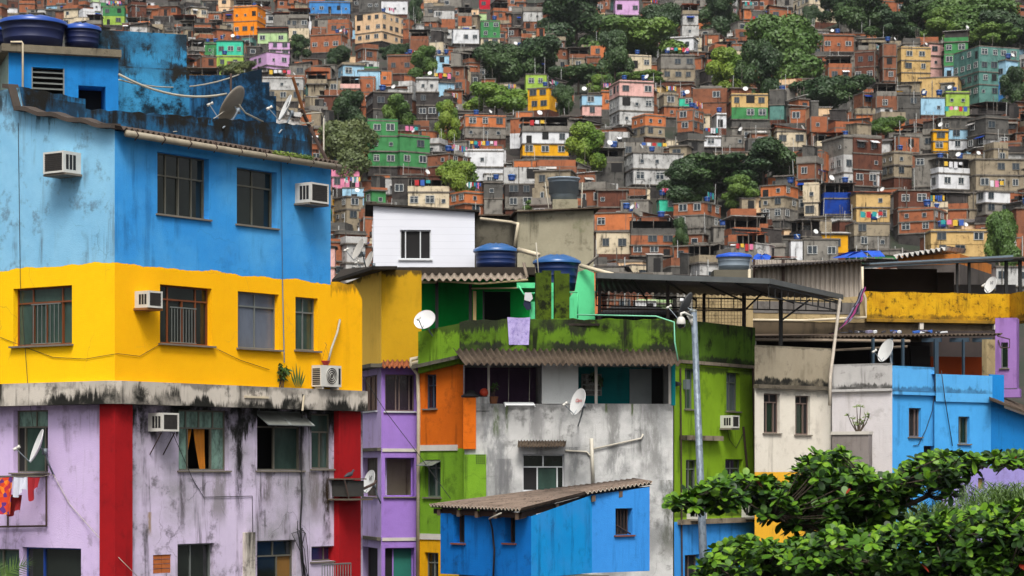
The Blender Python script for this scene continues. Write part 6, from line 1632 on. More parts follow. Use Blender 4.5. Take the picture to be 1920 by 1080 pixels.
# ---- lime green building
Li = root('lime_building', P(1340, 885, 67).xy.to_3d(), 'lime green building with mossy parapet, blue at its foot, behind the lamp post', 'building')
fG = Fc(1264, 65.2, 1416, 69.2); hg = []
lime = wall('lime_wall', (130, 168, 34), (116, 152, 28), .5, (60, 84, 20), .4, .55, bumpy=.35, mould=[(hz(690, 67), .28, .7), (hz(968, 66.6), -.3, .6)])
limed = wall('mossy_lime_wall', (82, 116, 30), (62, 92, 22), .7, (22, 30, 12), .85, 1.1, bumpy=.5, mould=[(hz(606, 67), .5, .6), (hz(680, 67), -.3, .9)])
blu = wall('foot_blue', (62, 152, 230), (46, 132, 214), .4, (24, 80, 130), .3, .5, bumpy=.3)
window(Li, fG, 1284, 691, 1304, 767, hg, M_alu, G_green, [.5], .27); window(Li, fG, 1362, 699, 1387, 771, hg, M_alu, G_grey, [.5], .25)
window(Li, fG, 1286, 862, 1310, 930, hg, M_alu, G_dark, [.5], .26); window(Li, fG, 1360, 861, 1393, 930, hg, M_alu, G_dark, [.5], .25)
window(Li, fG, 1284, 1040, 1312, 1100, hg, M_brw, M_dark, [.5], None)
mb = MB(); zp = fG.Z(1340, 606); zl = fG.Z(1340, 682); zf = fG.Z(1340, 976)
wallsheet(mb, fG, 0, fG.L, zf, zl, hg, m=0); wallsheet(mb, fG, 0, fG.L, zl, zp, [], m=1); wallsheet(mb, fG, 0, fG.L, 0, zf, hg, m=2)
mb.face([fG.w(0, zp), fG.w(fG.L, zp), fG.w(fG.L, zp, -.18), fG.w(0, zp, -.18)], 1)
mb.face([fG.w(fG.L, 0), fG.w(fG.L, zp), fG.w(fG.L, zp, -4), fG.w(fG.L, 0, -4)], 0)
mb.build('wall', [lime, limed, blu], Li)
sle = wall('stained_ledge', (150, 138, 120), (90, 80, 68), .7, (30, 26, 22), .9, .9, bumpy=.5)
for a_, b_, c_, d_, o_ in ((fG.U(1272), fG.L, zl - .06, zl + .03, .1), (fG.U(1274), fG.U(1344), fG.Z(1310, 826), fG.Z(1310, 817), .22), (fG.U(1270), fG.L - .05, zf - .08, zf + .06, .14)): mb = MB(); mb.fbox(fG, a_, b_, c_, d_, -.05, o_); mb.build('ledge', sle, Li)
ac(fG, 1357, 791, 'white air conditioner on the lime wall between the window rows', .42, .36, .4); ac(fG, 1398, 957, 'white air conditioner low on the lime wall beside the almond tree', .5, .4, .5); ac(fG, 1295, 961, 'white air conditioner low on the lime wall behind the lamp post', .45, .36, .4)
mb = MB(); mb.tube([fG.pp(1276, 690, .05), fG.pp(1279, 1090, .05)], .025, 6); mb.build('wall_pipe', M_iron, Li); mb = MB(); mb.tube([fG.pp(1394, 800, .04), fG.pp(1402, 890, .04)], .035, 6); mb.build('wall_pipe', M_iron, Li)
mb = MB(); mb.tube([fG.pp(1413, 690, .06), fG.pp(1417, 900, .06), fG.pp(1417, 1060, .06)], .05, 6); mb.build('drain_pipe', plain('brown_pipe', (90, 70, 58), .7, var=.5), Li)
cable([fG.pp(1364, 805, .1), fG.pp(1368, 825, .03), fG.pp(1380, 840, .02), fG.pp(1394, 812, .03)], .008, 'thin cable looping below the lime wall air conditioner')
cable([P(1082, 590, 64.5), P(1230, 593, 64), P(1264, 604, 63.9), P(1265, 640, 63.9), P(1272, 680, 63.9)], .02, 'mint green cable along the mossy parapet', plain('mint_cable', (130, 210, 170), .6))
r = root('junction_box', fG.pp(1279, 722, .05), 'black cable clamp with grey box on the left edge of the lime wall', 'junction box')
mb = MB(); mb.tube([fG.pp(1266, 720, .1), fG.pp(1276, 720, .1)], .08, 7, 0, .04); mb.build('clamp', M_cable, r); mb = MB(); mb.fbox(fG, fG.U(1280), fG.U(1287), fG.Z(1283, 730), fG.Z(1283, 712), .01, .12); mb.build('box', M_gal, r)
cable([fPr.pp(680, 705, .6), fPr.pp(722, 770, .5), fPr.pp(783, 850, .6), P(845, 935, 64)], .01, 'thin wire slanting down across the purple house')
# ================================================================== RIGHT HOUSES
cream = wall('cream_wall', (222, 216, 202), (206, 198, 184), .5, (130, 120, 108), .35, .45, bumpy=.35, mould=[(hz(733, 68.5), .22, .4)])
tanp = wall('tan_plaster', (160, 150, 130), (138, 128, 108), .6, (90, 82, 68), .5, .6, bumpy=.35, mould=[(hz(722, 68.5), -.3, 1.0), (hz(650, 68.5), .12, .5)])
wh2 = wall('rough_white_wall', (214, 210, 212), (196, 192, 194), .5, (140, 134, 130), .35, .3, bumpy=.5)
wh3 = wall('grey_white_parapet', (196, 194, 192), (170, 168, 166), .6, (70, 66, 62), .6, .5, bumpy=.4, mould=[(hz(728, 68.5), -.3, .85), (hz(682, 68.5), .12, .5)])
sk = wall('sky_blue_wall', (76, 166, 232), (62, 150, 218), .4, (40, 90, 130), .25, .25, bumpy=.35)
skp = wall('sky_blue_parapet', (90, 172, 232), (70, 152, 214), .4, (40, 70, 90), .35, .5, bumpy=.35, mould=[(hz(735, 69), -.25, .6), (hz(688, 69), .12, .5)])
skd = wall('deep_sky_wall', (30, 138, 216), (22, 122, 200), .4, (16, 70, 110), .25, .25, bumpy=.3)
ylt = wall('rough_yellow_wall', (214, 166, 26), (176, 126, 20), .8, (60, 46, 18), .95, .4, blotch=((96, 74, 28), .24, 2.6), bumpy=1., scale=2.6, mould=[(hz(600, 78), -.2, .7), (hz(547, 78), .12, .6)])
beig = wall('rough_beige_wall', (178, 158, 118), (140, 122, 90), .8, (60, 52, 40), .7, .4, blotch=((96, 92, 84), .15, 1.4), bumpy=.8, scale=1.4)
brn = wall('brown_band', (92, 80, 64), (66, 58, 46), .6, (30, 28, 22), .6, .5, bumpy=.4)
pur2 = wall('lilac_house_paint', (158, 120, 184), (138, 102, 166), .4, (90, 60, 100), .25, .25, bumpy=.3)
stripe = G('corrugated_steel'); xx = stripe.xyz()[0]; ww = stripe.math('FRACT', stripe.math('MULTIPLY', xx, 2.2)); kk = stripe.mix(stripe.math('MULTIPLY', stripe.rng(stripe.noise(1.5, 6, .7, (1, 1, .2)), .4, .7), .5), col((176, 166, 154)), col((112, 102, 92)))
M_steel = stripe.done(kk, .55, .1)

Cr = root('cream_house', P(1480, 885, 68).xy.to_3d(), 'cream house with tan plaster parapet and two tall windows right of the lime building', 'house')
fC = Fc(1415, 67.4, 1559, 69.4); hc = []
dk = glass('dark_green_glass', (24, 44, 30), .15)
window(Cr, fC, 1432, 738, 1462, 812, hc, M_brw, M_dark, [.3, .75], .22, [.5], cells=[None, dk, None], depth=.1); window(Cr, fC, 1491, 742, 1519, 815, hc, M_brw, M_dark, [.2, .68], .2, [.5], cells=[None, dk, None], depth=.1)
zc1, zc0, zy1 = fC.Z(1487, 650), fC.Z(1487, 727), fC.Z(1487, 885)
mb = MB(); wallsheet(mb, fC, 0, fC.L, zc0, zc1, [], m=1); wallsheet(mb, fC, 0, fC.L, zy1, zc0, hc, m=0); wallsheet(mb, fC, 0, fC.L, 0, zy1, [], m=2)
mb.face([fC.w(0, zc1), fC.w(fC.L, zc1), fC.w(fC.L, zc1, -.2), fC.w(0, zc1, -.2)], 1)
mb.build('wall', [cream, tanp, wall('amber_wall', (232, 176, 50), (214, 156, 40), .4, (120, 90, 30), .3, .3, bumpy=.3)], Cr)
mb = MB(); mb.fbox(fC, 0, fC.L + .1, zc0 - .05, zc0 + .06, -.05, .16); mb.build('ledge', wall('mould_ledge', (120, 112, 98), (60, 54, 46), .7, (24, 22, 18), .9, .8, bumpy=.5), Cr)

Wt = root('white_end_house', P(1610, 885, 68).xy.to_3d(), 'rough white house with a greyish parapet between the cream and the blue house', 'house')
fT = Fc(1560, 69.2, 1673, 68.2); z1, z0 = fT.Z(1616, 682), fT.Z(1616, 729)
mb = MB(); wallsheet(mb, fT, 0, fT.L, 0, z0, [], m=0); wallsheet(mb, fT, 0, fT.L, z0, z1, [], m=1); mb.face([fT.w(0, z1), fT.w(fT.L, z1), fT.w(fT.L, z1, -.2), fT.w(0, z1, -.2)], 1); mb.build('wall', [wh2, wh3], Wt)
mb = MB(); mb.fbox(fT, 0, fT.L, z0 - .08, z0 + .05, -.05, .1); mb.build('ledge', wh3, Wt)
Bl = root('sky_blue_house', P(1765, 885, 69).xy.to_3d(), 'sky blue house with two stepped parapets and narrow windows', 'house')
f1 = Fc(1673, 68.2, 1752, 69.4); f2 = Fc(1752, 69.2, 1858, 70.6); f3 = Fc(1858, 70.6, 1930, 73); h1_, h2_ = [], []
window(Bl, f1, 1704, 765, 1727, 819, h1_, M_brw, M_dark, [.22, .7], None, depth=.1); window(Bl, f2, 1797, 781, 1818, 832, h2_, M_alu, dk, [.35], None, depth=.1)
window(Bl, f1, 1732, 836, 1751, 860, h1_, M_brw, M_dark, 1, None, depth=.1, sill=False)
a1, a0, b1, b0 = f1.Z(1712, 687), f1.Z(1712, 735), f2.Z(1805, 703), f2.Z(1805, 754)
mb = MB(); wallsheet(mb, f1, 0, f1.L, 0, a0, h1_, m=0); wallsheet(mb, f1, 0, f1.L, a0, a1, [], m=1, off=.0); wallsheet(mb, f2, 0, f2.L, 0, b0, h2_, m=0); wallsheet(mb, f2, 0, f2.L, b0, b1, [], m=1, off=.06)
mb.face([f2.w(0, b1, .06), f2.w(f2.L, b1, .06), f2.w(f2.L, b1, -.15), f2.w(0, b1, -.15)], 1); mb.face([f2.w(0, b0, .06), f2.w(f2.L, b0, .06), f2.w(f2.L, b0, 0), f2.w(0, b0, 0)], 1); mb.face([f1.w(0, a1), f1.w(f1.L, a1), f1.w(f1.L, a1, -.15), f1.w(0, a1, -.15)], 1)
mb.face([f1.w(f1.L, a0), f1.w(f1.L, a1), f1.w(f1.L, a1, -.3), f1.w(f1.L, a0, -.3)], 1)
wallsheet(mb, f3, 0, f3.L, 0, f3.Z(1858, 752), [], m=2, top=lambda u: f3.Z(1858, 756) - (f3.Z(1858, 756) - f3.Z(1930, 782)) * u / f3.L)
mb.prism([f2.w(f2.L - .02, b0 - .2, -.02), f3.w(.75, b0 - .2, .1), f3.w(.75, b1 + .05, .1), f2.w(f2.L - .02, b1 + .05, -.02)], [v + Vector((0, .2, 0)) for v in [f2.w(f2.L - .02, b0 - .2, -.02), f3.w(.75, b0 - .2, .1), f3.w(.75, b1 + .05, .1), f2.w(f2.L - .02, b1 + .05, -.02)]], 2)
mb.build('wall', [sk, skp, skd], Bl)
mb = MB(); mb.fbox(f1, 0, f1.L + .1, a0 - .09, a0 + .03, -.04, .1); mb.build('ledge', skp, Bl)
mb = MB(); q = [f3.pp(1855, 750, .3), f3.pp(1935, 780, .3), f3.pp(1935, 768, -1.2), f3.pp(1855, 740, -1.2)]; mb.prism(q, [v + Vector((0, 0, .07)) for v in q]); mb.build('lean_to_roof', corr, Bl)
cable([f1.pp(1752, 740, .08), f1.pp(1748, 770, .03), f1.pp(1736, 806, .03), f1.pp(1722, 834, .03), f1.pp(1712, 836, .02)], .01, 'thin black wire curving between the two blue house windows')
cable([f2.pp(1765, 695, .2), f2.pp(1772, 750, .12), f2.pp(1786, 836, .05)], .014, 'black wire hanging down the stepped blue parapet')
# lower garden wall with a frangipani on top
gw = wall('grey_garden_wall', (140, 132, 128), (116, 108, 104), .6, (70, 64, 62), .5, .6, bumpy=.35)
mb = MB(); fD = Fc(1560, 67.2, 1629, 66.6); mb.fbox(fD, 0, fD.L, 0, fD.Z(1595, 815), -.25, 0); o = mb.build('garden_wall', gw, None, org=fD.w(fD.L / 2, 0)); tag(o, 'grey low wall with pale coping before the rough white house', 'wall')
mb = MB(); mb.fbox(fD, -.03, fD.L + .02, fD.Z(1595, 815) + .002, fD.Z(1595, 809), -.28, .04); mb.build('coping', bandm, o)
rf = random.Random(6); c = fD.w(fD.U(1606), fD.Z(1595, 809), -.12); r = root('frangipani', c, 'small bare stemmed plant with leaf tufts growing on the grey low wall', 'plant'); st, lf = MB(), MB()
for tx, ty in ((-18, -30), (-10, -24), (-2, -46), (4, -46), (6, -20), (14, -28), (20, -30), (-6, -12), (2, -16), (12, -14)):
    e = c + Vector((tx * .0152, rf.uniform(-.15, .15), -ty * .0152)); st.tube([c + Vector((tx * .003, 0, 0)), c.lerp(e, .5) + Vector((tx * .002, 0, -.03)), e], .02, 5, 0, .01)
    for k in range(9):
        d = Vector((rf.gauss(0, 1), rf.gauss(0, 1), rf.uniform(-.2, .9))).normalized(); s_ = d.orthogonal().normalized(); L = rf.uniform(.09, .17); lf.face([e, e + d * L * .5 - s_ * .025, e + d * L, e + d * L * .5 + s_ * .025])
st.build('stem', M_bark, r); lf.build('foliage', foliage('frangipani_leaf', (.1, .16, .03), (.2, .24, .07)), r)

# ---- the long terrace building behind: dark open storey, yellow parapet, steel shed
Tb = root('terrace_building', P(1700, 885, 74).xy.to_3d(), 'long terrace building with a dark open storey and a rough yellow parapet above', 'building')
mb = MB(); D0 = 72.5
zr = hz(634, 70.6)
mb.cbox(P(1416, 0, 78).x, P(1870, 0, 78).x, 77.5, 77.7, 0, hz(620, 77.5)); mb.build('back_wall', wall('dark_terrace_wall', (66, 58, 56), (46, 42, 42), .6, bumpy=.2), Tb)
mb = MB(); mb.cbox(P(1416, 0, 72.4).x, P(1866, 0, 73).x, 72.2, 77.5, hz(728, 70), hz(727, 70) + .1); mb.build('terrace_floor', slabd, Tb)
mb = MB(); fA = Fc(1408, 70.6, 1872, 72.4)
corrugated(mb, fA.w(0, zr, .3), fA.w(fA.L, hz(627, 72.4), .3), fA.w(0, zr + .5, -6.5), fA.w(fA.L, zr + .55, -6.5), 60, .03, .02); mb.build('low_tin_roof', corr, Tb, True)
mb = MB(); mb.tube([fA.w(0, zr - .06, .32), fA.w(fA.L * .62, zr - .05, .32)], .05, 7); mb.tube([fA.w(fA.L * .3, zr - .35, .1), fA.w(fA.L * .62, zr - .2, .1)], .04, 6); mb.build('roof_pipe', plain('grey_roof_pipe', (140, 124, 106), .7, var=.5), Tb)
pb_ = plain('blue_grey_post', (34, 58, 74), .6, var=.4)
for x, w_ in ((1635, 4), (1670, 3), (1691, 4), (1752, 7), (1805, 3)):
    mb = MB(); fq = Fc(1560, 70.2, 1860, 71.6); mb.fbox(fq, fq.U(x), fq.U(x + w_), fq.Z(x, 730), zr, -.06, .04); mb.build('blue_post', pb_, Tb)
for x in (1728, 1780, 1823): mb = MB(); p = fA.pp(x, 634, .1); mb.box(p + Vector((0, 0, -.12)), Vector((.55, -.2, 0)), Vector((.05, .1, 0)), Vector((0, 0, .12))); mb.build('blue_rafter', pb_, Tb)
mb = MB(); fq = Fc(1745, 73, 1862, 73.5); mb.fbox(fq, 0, fq.L, fq.Z(1800, 720), fq.Z(1800, 669), -.05, 0); mb.build('orange_board', wall('rust_orange_board', (140, 56, 16), (110, 42, 14), .5, (50, 24, 12), .4, .3, bumpy=.2), Tb)
mb = MB(); fq = Fc(1850, 71.2, 1866, 71.4); mb.fbox(fq, 0, fq.L, fq.Z(1858, 730), zr, -.2, 0); mb.build('stone_pier', beig, Tb)
mb = MB(); fq = Fc(1580, 75, 1760, 75)
for a, b, y0, y1 in ((1705, 1740, 650, 690), (1630, 1660, 655, 700)): mb = MB(); mb.fbox(fq, fq.U(a), fq.U(b), fq.Z(1700, y1), fq.Z(1700, y0), 0, .3); mb.build('stored_board', plain('grey_board', (70, 66, 64), .8), Tb)
# band, yellow parapet
fV = Fc(1408, 76, 1893, 78.2); fV2 = Fc(1893, 78.2, 1930, 76.2)
mb = MB(); mb.fbox(fV, 0, fV.L - .2, fV.Z(1650, 640), fV.Z(1650, 606), -.3, -.02); mb.build('brown_wall', brn, Tb)
zv0, zv1 = fV.Z(1760, 600), fV.Z(1760, 549); ux = fV.U(1622)
def rough_top(a, b, z0, z1, nm, mt, fc, bumps=.012):
    mb = MB(); n = 30
    for k in range(n):
        u, v = a + (b - a) * k / n, a + (b - a) * (k + 1) / n; j = lambda q: bumps * math.sin(q * 3.7) + bumps * .6 * math.sin(q * 9.1)
        mb.prism([fc.w(u, z0 - abs(j(u * 2))), fc.w(v, z0 - abs(j(v * 2))), fc.w(v, z1 + j(v)), fc.w(u, z1 + j(u))], [fc.w(u, z0 - abs(j(u * 2)), -.25), fc.w(v, z0 - abs(j(v * 2)), -.25), fc.w(v, z1 + j(v), -.25), fc.w(u, z1 + j(u), -.25)])
    mb.build(nm, mt, Tb)
rough_top(ux, fV.L, zv0, zv1, 'yellow_parapet', ylt, fV); rough_top(0, ux - .01, fV.Z(1510, 603), fV.Z(1510, 555), 'beige_parapet', beig, fV)
mb = MB(); z_ = fV.Z(1510, 588); mb.fbox(fV, fV.U(1412), fV.U(1612), z_, z_ + .38, .002, .02); mb.build('grey_render_band', wall('grey_render', (112, 108, 104), (90, 86, 84), .6, (60, 56, 52), .5, .4, bumpy=.3), Tb)
rough_top(0, fV2.L, zv0 - .1, zv1, 'yellow_return', ylt, fV2)
mb = MB(); q = [fV.w(ux, zv0 - .1, .15), fV.w(fV.L, zv0 - .1, .15), fV2.w(fV2.L, zv0 - .1, .15), fV2.w(fV2.L, zv0 - .1, -.4), fV.w(fV.L, zv0 - .1, -2), fV.w(ux, zv0 - .1, -2)]; mb.prism(q, [v + Vector((0, 0, .1)) for v in q]); mb.build('cornice', wall('yellow_cornice', (168, 128, 40), (110, 86, 40), .7, (50, 40, 24), .7, .5, bumpy=.4), Tb)
for x in (1722, 1861): mb = MB(); mb.fbox(fV, fV.U(x), fV.U(x + 7), fV.Z(x, 618), fV.Z(x, 605), -.3, .12); mb.build('beam_end', bandm, Tb)
mb = MB(); mb.tube([fV.pp(1405, 600, .3), fV.pp(1510, 601, .3), fV.pp(1624, 595, .2), fV.pp(1623, 560, .2), fV.pp(1617, 545, .2), fV.pp(1617, 500, .2)], .045, 7); mb.tube([fV.pp(1405, 606, .3), fV.pp(1405, 505, .3)], .05, 7); mb.build('white_pipe', M_pvc, Tb, True)
# upper storey: steel clad shed and dark open room
fX = Fc(1412, 78, 1616, 78.6); mb = MB(); z0, z1 = fX.Z(1515, 562), fX.Z(1515, 488)
n = 90
pp_ = []
for k in range(n + 1): pp_.append((fX.L * k / n, .035 * (1 if k % 4 in (0, 1) else -1)))
for (u, o), (v, q) in zip(pp_, pp_[1:]): mb.face([fX.w(u, z0, o), fX.w(v, z0, q), fX.w(v, z1, q), fX.w(u, z1, o)])
mb.build('steel_cladding', M_steel, Tb)
for x0_, x1_ in ((1465, 1470), (1411, 1415)): mb = MB(); mb.fbox(fX, fX.U(x0_), fX.U(x1_), z0, z1, .04, .1); mb.build('rust_post', M_iron, Tb)
mb = MB(); corrugated(mb, fX.pp(1408, 499, .6), fX.pp(1625, 486, .6), fX.pp(1480, 490, -4), fX.pp(1685, 488, -4), 30, .03, .05); mb.build('upper_tin_roof', plain('dark_tin', (52, 46, 44), .7, var=.5), Tb, True)
fY = Fc(1612, 79, 1905, 79); mb = MB(); mb.fbox(fY, 0, fY.U(1782), fY.Z(1700, 560), fY.Z(1700, 492), -2.6, -2.5); mb.fbox(fY, fY.U(1780), fY.U(1812), fY.Z(1700, 560), fY.Z(1700, 500), -2.4, -2.2); mb.build('dark_room_wall', wall('charcoal_wall', (74, 66, 62), (52, 46, 44), .5, bumpy=.2), Tb)
mb = MB(); q = [fY.pp(1612, 503, .3), fY.pp(1900, 487, .3)]; mb.prism([q[0], q[1], q[1] + Vector((0, 0, .16)), q[0] + Vector((0, 0, .16))], [v + Vector((0, .12, 0)) for v in (q[0], q[1], q[1] + Vector((0, 0, .16)), q[0] + Vector((0, 0, .16)))])
mb.build('steel_beam', plain('blue_grey_steel', (104, 120, 132), .5, .3), Tb)
mb = MB(); q = [fY.pp(1614, 499, .35), fY.pp(1935, 483, .35), fY.pp(1935, 490, -3.2), fY.pp(1614, 500, -3.2)]; mb.prism(q, [v + Vector((0, 0, .05)) for v in q]); mb.build('canopy_roof', MATS['dark_tin'], Tb)
for x, w_ in ((1793, 4), (1815, 5), (1884, 6), (1910, 6)):
    mb = MB(); mb.fbox(fY, fY.U(x), fY.U(x + w_), fY.Z(1800, 556), fY.Z(1800, 488), -.1, .02); mb.build('dark_post', M_slot, Tb)
mb = MB(); mb.fbox(fY, fY.U(1808), fY.U(1925), fY.Z(1850, 560), fY.Z(1850, 526), -1.8, -1.7); mb.build('grey_back_wall', plain('grey_back', (84, 82, 84), .9, var=.4), Tb)
dish(1857, 534, 78.2, .26, (-.78, -.5, .36), fY.pp(1862, 560, -.5), 'white satellite dish with dark lettering peeking over the yellow parapet', txt=('Vi', .7, M_blk, .3))
dish(1660, 657, 69.4, .32, (-.82, -.42, .38), fT.pp(1672, 684, -.1), 'white satellite dish at the corner of the grey white parapet')
# purple house at the right edge
Pr = root('lilac_edge_house', P(1890, 885, 73).xy.to_3d(), 'lilac house with a hanging bay at the right edge of the picture', 'house')
fE1 = Fc(1866, 73.4, 1906, 73.2); fE2 = Fc(1906, 74, 1935, 73.2); he = []
window(Pr, fE1, 1877, 642, 1890, 690, he, M_alu, dk, 1, None, depth=.1)
mb = MB(); wallsheet(mb, fE1, 0, fE1.L, fE1.Z(1886, 728), fE1.Z(1886, 596), he, m=0); mb.face([fE1.w(fE1.L, fE1.Z(1886, 728)), fE1.w(fE1.L, fE1.Z(1886, 596)), fE1.w(fE1.L, fE1.Z(1886, 596), -.8), fE1.w(fE1.L, fE1.Z(1886, 728), -.8)]); mb.fbox(fE1, .12, fE1.L + .1, fE1.Z(1886, 745), fE1.Z(1886, 729), -.5, -.02)
wallsheet(mb, fE2, 0, fE2.L, 0, fE2.Z(1915, 596), [], m=0, off=-.3); mb.build('wall', pur2, Pr)
mb = MB(); mb.tube([fE1.pp(1876, 652, .5), fE1.pp(1893, 652, .5), fE1.pp(1893, 636, .5), fE1.pp(1870, 630, .4)], .02, 5); mb.tube([fE1.pp(1876, 652, .5), fE1.pp(1872, 638, .02)], .02, 5); mb.build('iron_bracket', M_iron, Pr)
# lower lilac house
Lo = root('low_lilac_house', P(1850, 885, 71).xy.to_3d(), 'pale lilac house low behind the almond tree at the right', 'house'); fQ = Fc(1765, 68.6, 1935, 69.2); hq = []
window(Lo, fQ, 1834, 896, 1846, 918, hq, M_alu, plain('ochre_pane', (150, 120, 70), .6), 1, None, depth=.08, sill=False); window(Lo, fQ, 1800, 908, 1812, 940, hq, M_alu, M_dark, 1, None, depth=.08, sill=False)
mb = MB(); wallsheet(mb, fQ, 0, fQ.L, 0, fQ.Z(1850, 872), hq); mb.build('wall', wall('dusty_lilac', (150, 140, 200), (132, 122, 180), .4, (110, 96, 130), .3, .3, bumpy=.3), Lo)
# twisted banner cloth
mb = MB(); rt = random.Random(2); pts = [fV.pp(x, y, .6 - .03 * i) for i, (x, y) in enumerate(((1619, 540), (1610, 565), (1598, 590), (1585, 608), (1568, 622), (1545, 629)))]
fine = []
for a, b in zip(pts, pts[1:]): fine += [a.lerp(b, k / 4) for k in range(4)]
N_ = len(fine)
def rib(k): t = k / (N_ - 1); w = .05 + .15 * math.sin(math.pi * min(1, t * .9 + .08)) + .03 * math.sin(k * 1.7); d = Vector((math.cos(.5 + .3 * math.sin(k * .5)), -.35, .55)).normalized(); return [fine[k] + d * w * f + Vector((0, -.03 * math.sin(f * 9 + k * .6), 0)) for f in (-1, -.5, 0, .5, 1)]
for k in range(N_ - 1):
    A_r, B_r = rib(k), rib(k + 1)
    for q in range(4): mb.face([A_r[q], A_r[q + 1], B_r[q + 1], B_r[q]], (0, 1, 0, 2)[(q + k // 5) % 4])
o = mb.build('twisted_cloth', [plain('black_cloth', (30, 30, 44), .9), plain('grey_lilac_cloth', (120, 116, 140), .9), plain('magenta_cloth', (150, 50, 110), .9)], None, True, org=pts[0]); tag(o, 'twisted black and pink cloth strung down from the yellow parapet', 'cloth')
mb = MB(); ru = random.Random(4)
for k in range(26):
    p = fA.pp(ru.choice([ru.uniform(1560, 1640), ru.uniform(1640, 1770)]), 627, ru.uniform(-1, .1)); s_ = ru.uniform(.1, .35); a = ru.uniform(0, 3)
    mb.box(p + Vector((0, 0, .03)), Vector((math.cos(a) * s_, math.sin(a) * s_, .03)), Vector((-math.sin(a) * s_ * .5, math.cos(a) * s_ * .5, .02)), Vector((0, 0, ru.uniform(.02, .07))), ru.randrange(4))
o = mb.build('roof_litter', [plain('blue_rag', (40, 90, 170), .9), M_whitef, plain('dark_rag', (40, 38, 44), .9), MATS['grey_lilac_cloth']], None, org=fA.pp(1650, 630)); tag(o, 'rags and litter scattered on the low tin roof', 'litter', None, 'stuff')
# small brick house with tin roof directly behind the steel beam
Bk = root('tin_roof_house', P(1745, 885, 88).xy.to_3d(), 'orange block house with a pale tin roof behind the steel beam', 'house')
fk = Fc(1682, 88, 1800, 87); mb = MB(); mb.fbox(fk, 0, fk.L, 0, fk.Z(1740, 497), -5, 0); mb.build('lower_wall', wall('dim_block', (92, 86, 82), (66, 60, 58), .7, bumpy=.3), Bk); mb = MB(); mb.fbox(fk, 0, fk.L, fk.Z(1740, 497), fk.Z(1740, 478), -5, .003); mb.build('wall', wall('orange_block', (196, 120, 50), (140, 88, 48), .7, (70, 54, 40), .6, .4, bumpy=.4), Bk)
mb = MB(); corrugated(mb, fk.pp(1676, 482, .4), fk.pp(1775, 465, .4), fk.pp(1690, 478, -5), fk.pp(1812, 470, -5), 10, .08, .03); mb.build('tin_roof', M_tinl, Bk, True)
# grey tank with a blue tarpaulin
tank(1376, 82, 474, 508, 32, 'grey water tank under a blue tarpaulin', M_tankg, plain('blue_tarp', (26, 84, 196), .6, var=.4), taper=.86, lidh=.2, ribs=2)
mb = MB(); c = P(1376, 520, 82); mb.cbox(c.x - .75, c.x + .75, 81.4, 82.8, hz(600, 82), hz(508, 82) - .01); o = mb.build('tank_base', plastd, None, org=(c.x, 82, hz(600, 82))); tag(o, 'dark masonry base carrying the tarpaulin covered grey tank', 'base')
def tarp(pts, D, label, seed):
    rr = random.Random(seed); mb = MB(); n = 16
    ring_ = [P(x, y, D + dd) for x, y, dd in pts]; c = sum(ring_, Vector()) / len(ring_) + Vector((0, 0, .12))
    for a, b in zip(ring_, ring_[1:] + ring_[:1]):
        for k in range(4):
            p, q = a.lerp(b, k / 4), a.lerp(b, (k + 1) / 4); j = Vector((0, 0, .1 * rr.uniform(-1, 1)))
            mb.face([p, q, q.lerp(c, .5) + j, p.lerp(c, .5) - j]); mb.face([p.lerp(c, .5) - j, q.lerp(c, .5) + j, c])
    o = mb.build('tarpaulin', MATS['blue_tarp'], None, True, org=c); tag(o, label, 'tarpaulin', 'blue tarpaulins')
tarp([(1410, 490, 0), (1440, 494, 0), (1446, 480, 1.5), (1415, 478, 1.5)], 83, 'crumpled blue tarpaulin right of the covered grey tank', 1)
tarp([(1560, 484, 0), (1660, 481, 0), (1650, 470, 2), (1600, 474, 2)], 86, 'pale blue tarpaulin on the roof behind the corrugated shed', 2)
tarp([(1814, 246, 0), (1830, 246, 0), (1828, 274, -1), (1816, 276, -1)], Dh(1820, 276) - 8, 'blue tarpaulin hanging beside the panelled house on the hillside', 3)
# ---- steel canopy over the lime building's roof
Ca = root('steel_canopy', P(1340, 885, 68).xy.to_3d(), 'flat steel canopy roof on trusses and posts above the mossy roof terrace', 'canopy')
A_, B_, C_, D_ = P(1118, 518, 63.9), P(1441, 528, 66), P(1578, 558, 72), P(1118, 546, 69.6)
zc_ = (A_.z + B_.z + C_.z + D_.z) / 4
for v in (A_, B_, C_, D_): v.z = zc_ + (v.z - zc_) * .6
mb = MB(); corrugated(mb, A_, B_, D_, C_, 40, .03, .012); mb.build('roof_sheet', plain('canopy_sheet', (86, 80, 78), .6, .1, var=.5), Ca, True)
mb = MB(); dn = Vector((0, 0, -.06)); t_ = Vector((0, 0, .09))
for a, b in ((A_, B_), (B_, C_)):
    sd = Vector((0, 0, 1)).cross(b - a).normalized() * .06; mb.prism([a - sd + dn, b - sd + dn, b - sd + t_, a - sd + t_], [a + sd + dn, b + sd + dn, b + sd + t_, a + sd + t_])
mb.build('edge_trim', plain('canopy_trim', (92, 96, 96), .5, .2, var=.4), Ca)
mb = MB()
for a, b, n in ((D_, C_, 20), (B_, C_, 12)):
    lo = Vector((0, 0, -.42)); hi = Vector((0, 0, -.12)); mb.tube([a + lo, b + lo], .025, 4); mb.tube([a + hi, b + hi], .025, 4)
    for k in range(n + 1): p = a.lerp(b, k / n); mb.tube([p + lo, p + hi], .018, 4)
for k in range(6): p, q = A_.lerp(B_, k / 5), D_.lerp(C_, k / 5); mb.tube([p + Vector((0, 0, -.08)), q + Vector((0, 0, -.2))], .03, 4)
mb.build('truss', M_slot, Ca)
zt_ = zc_ - .1
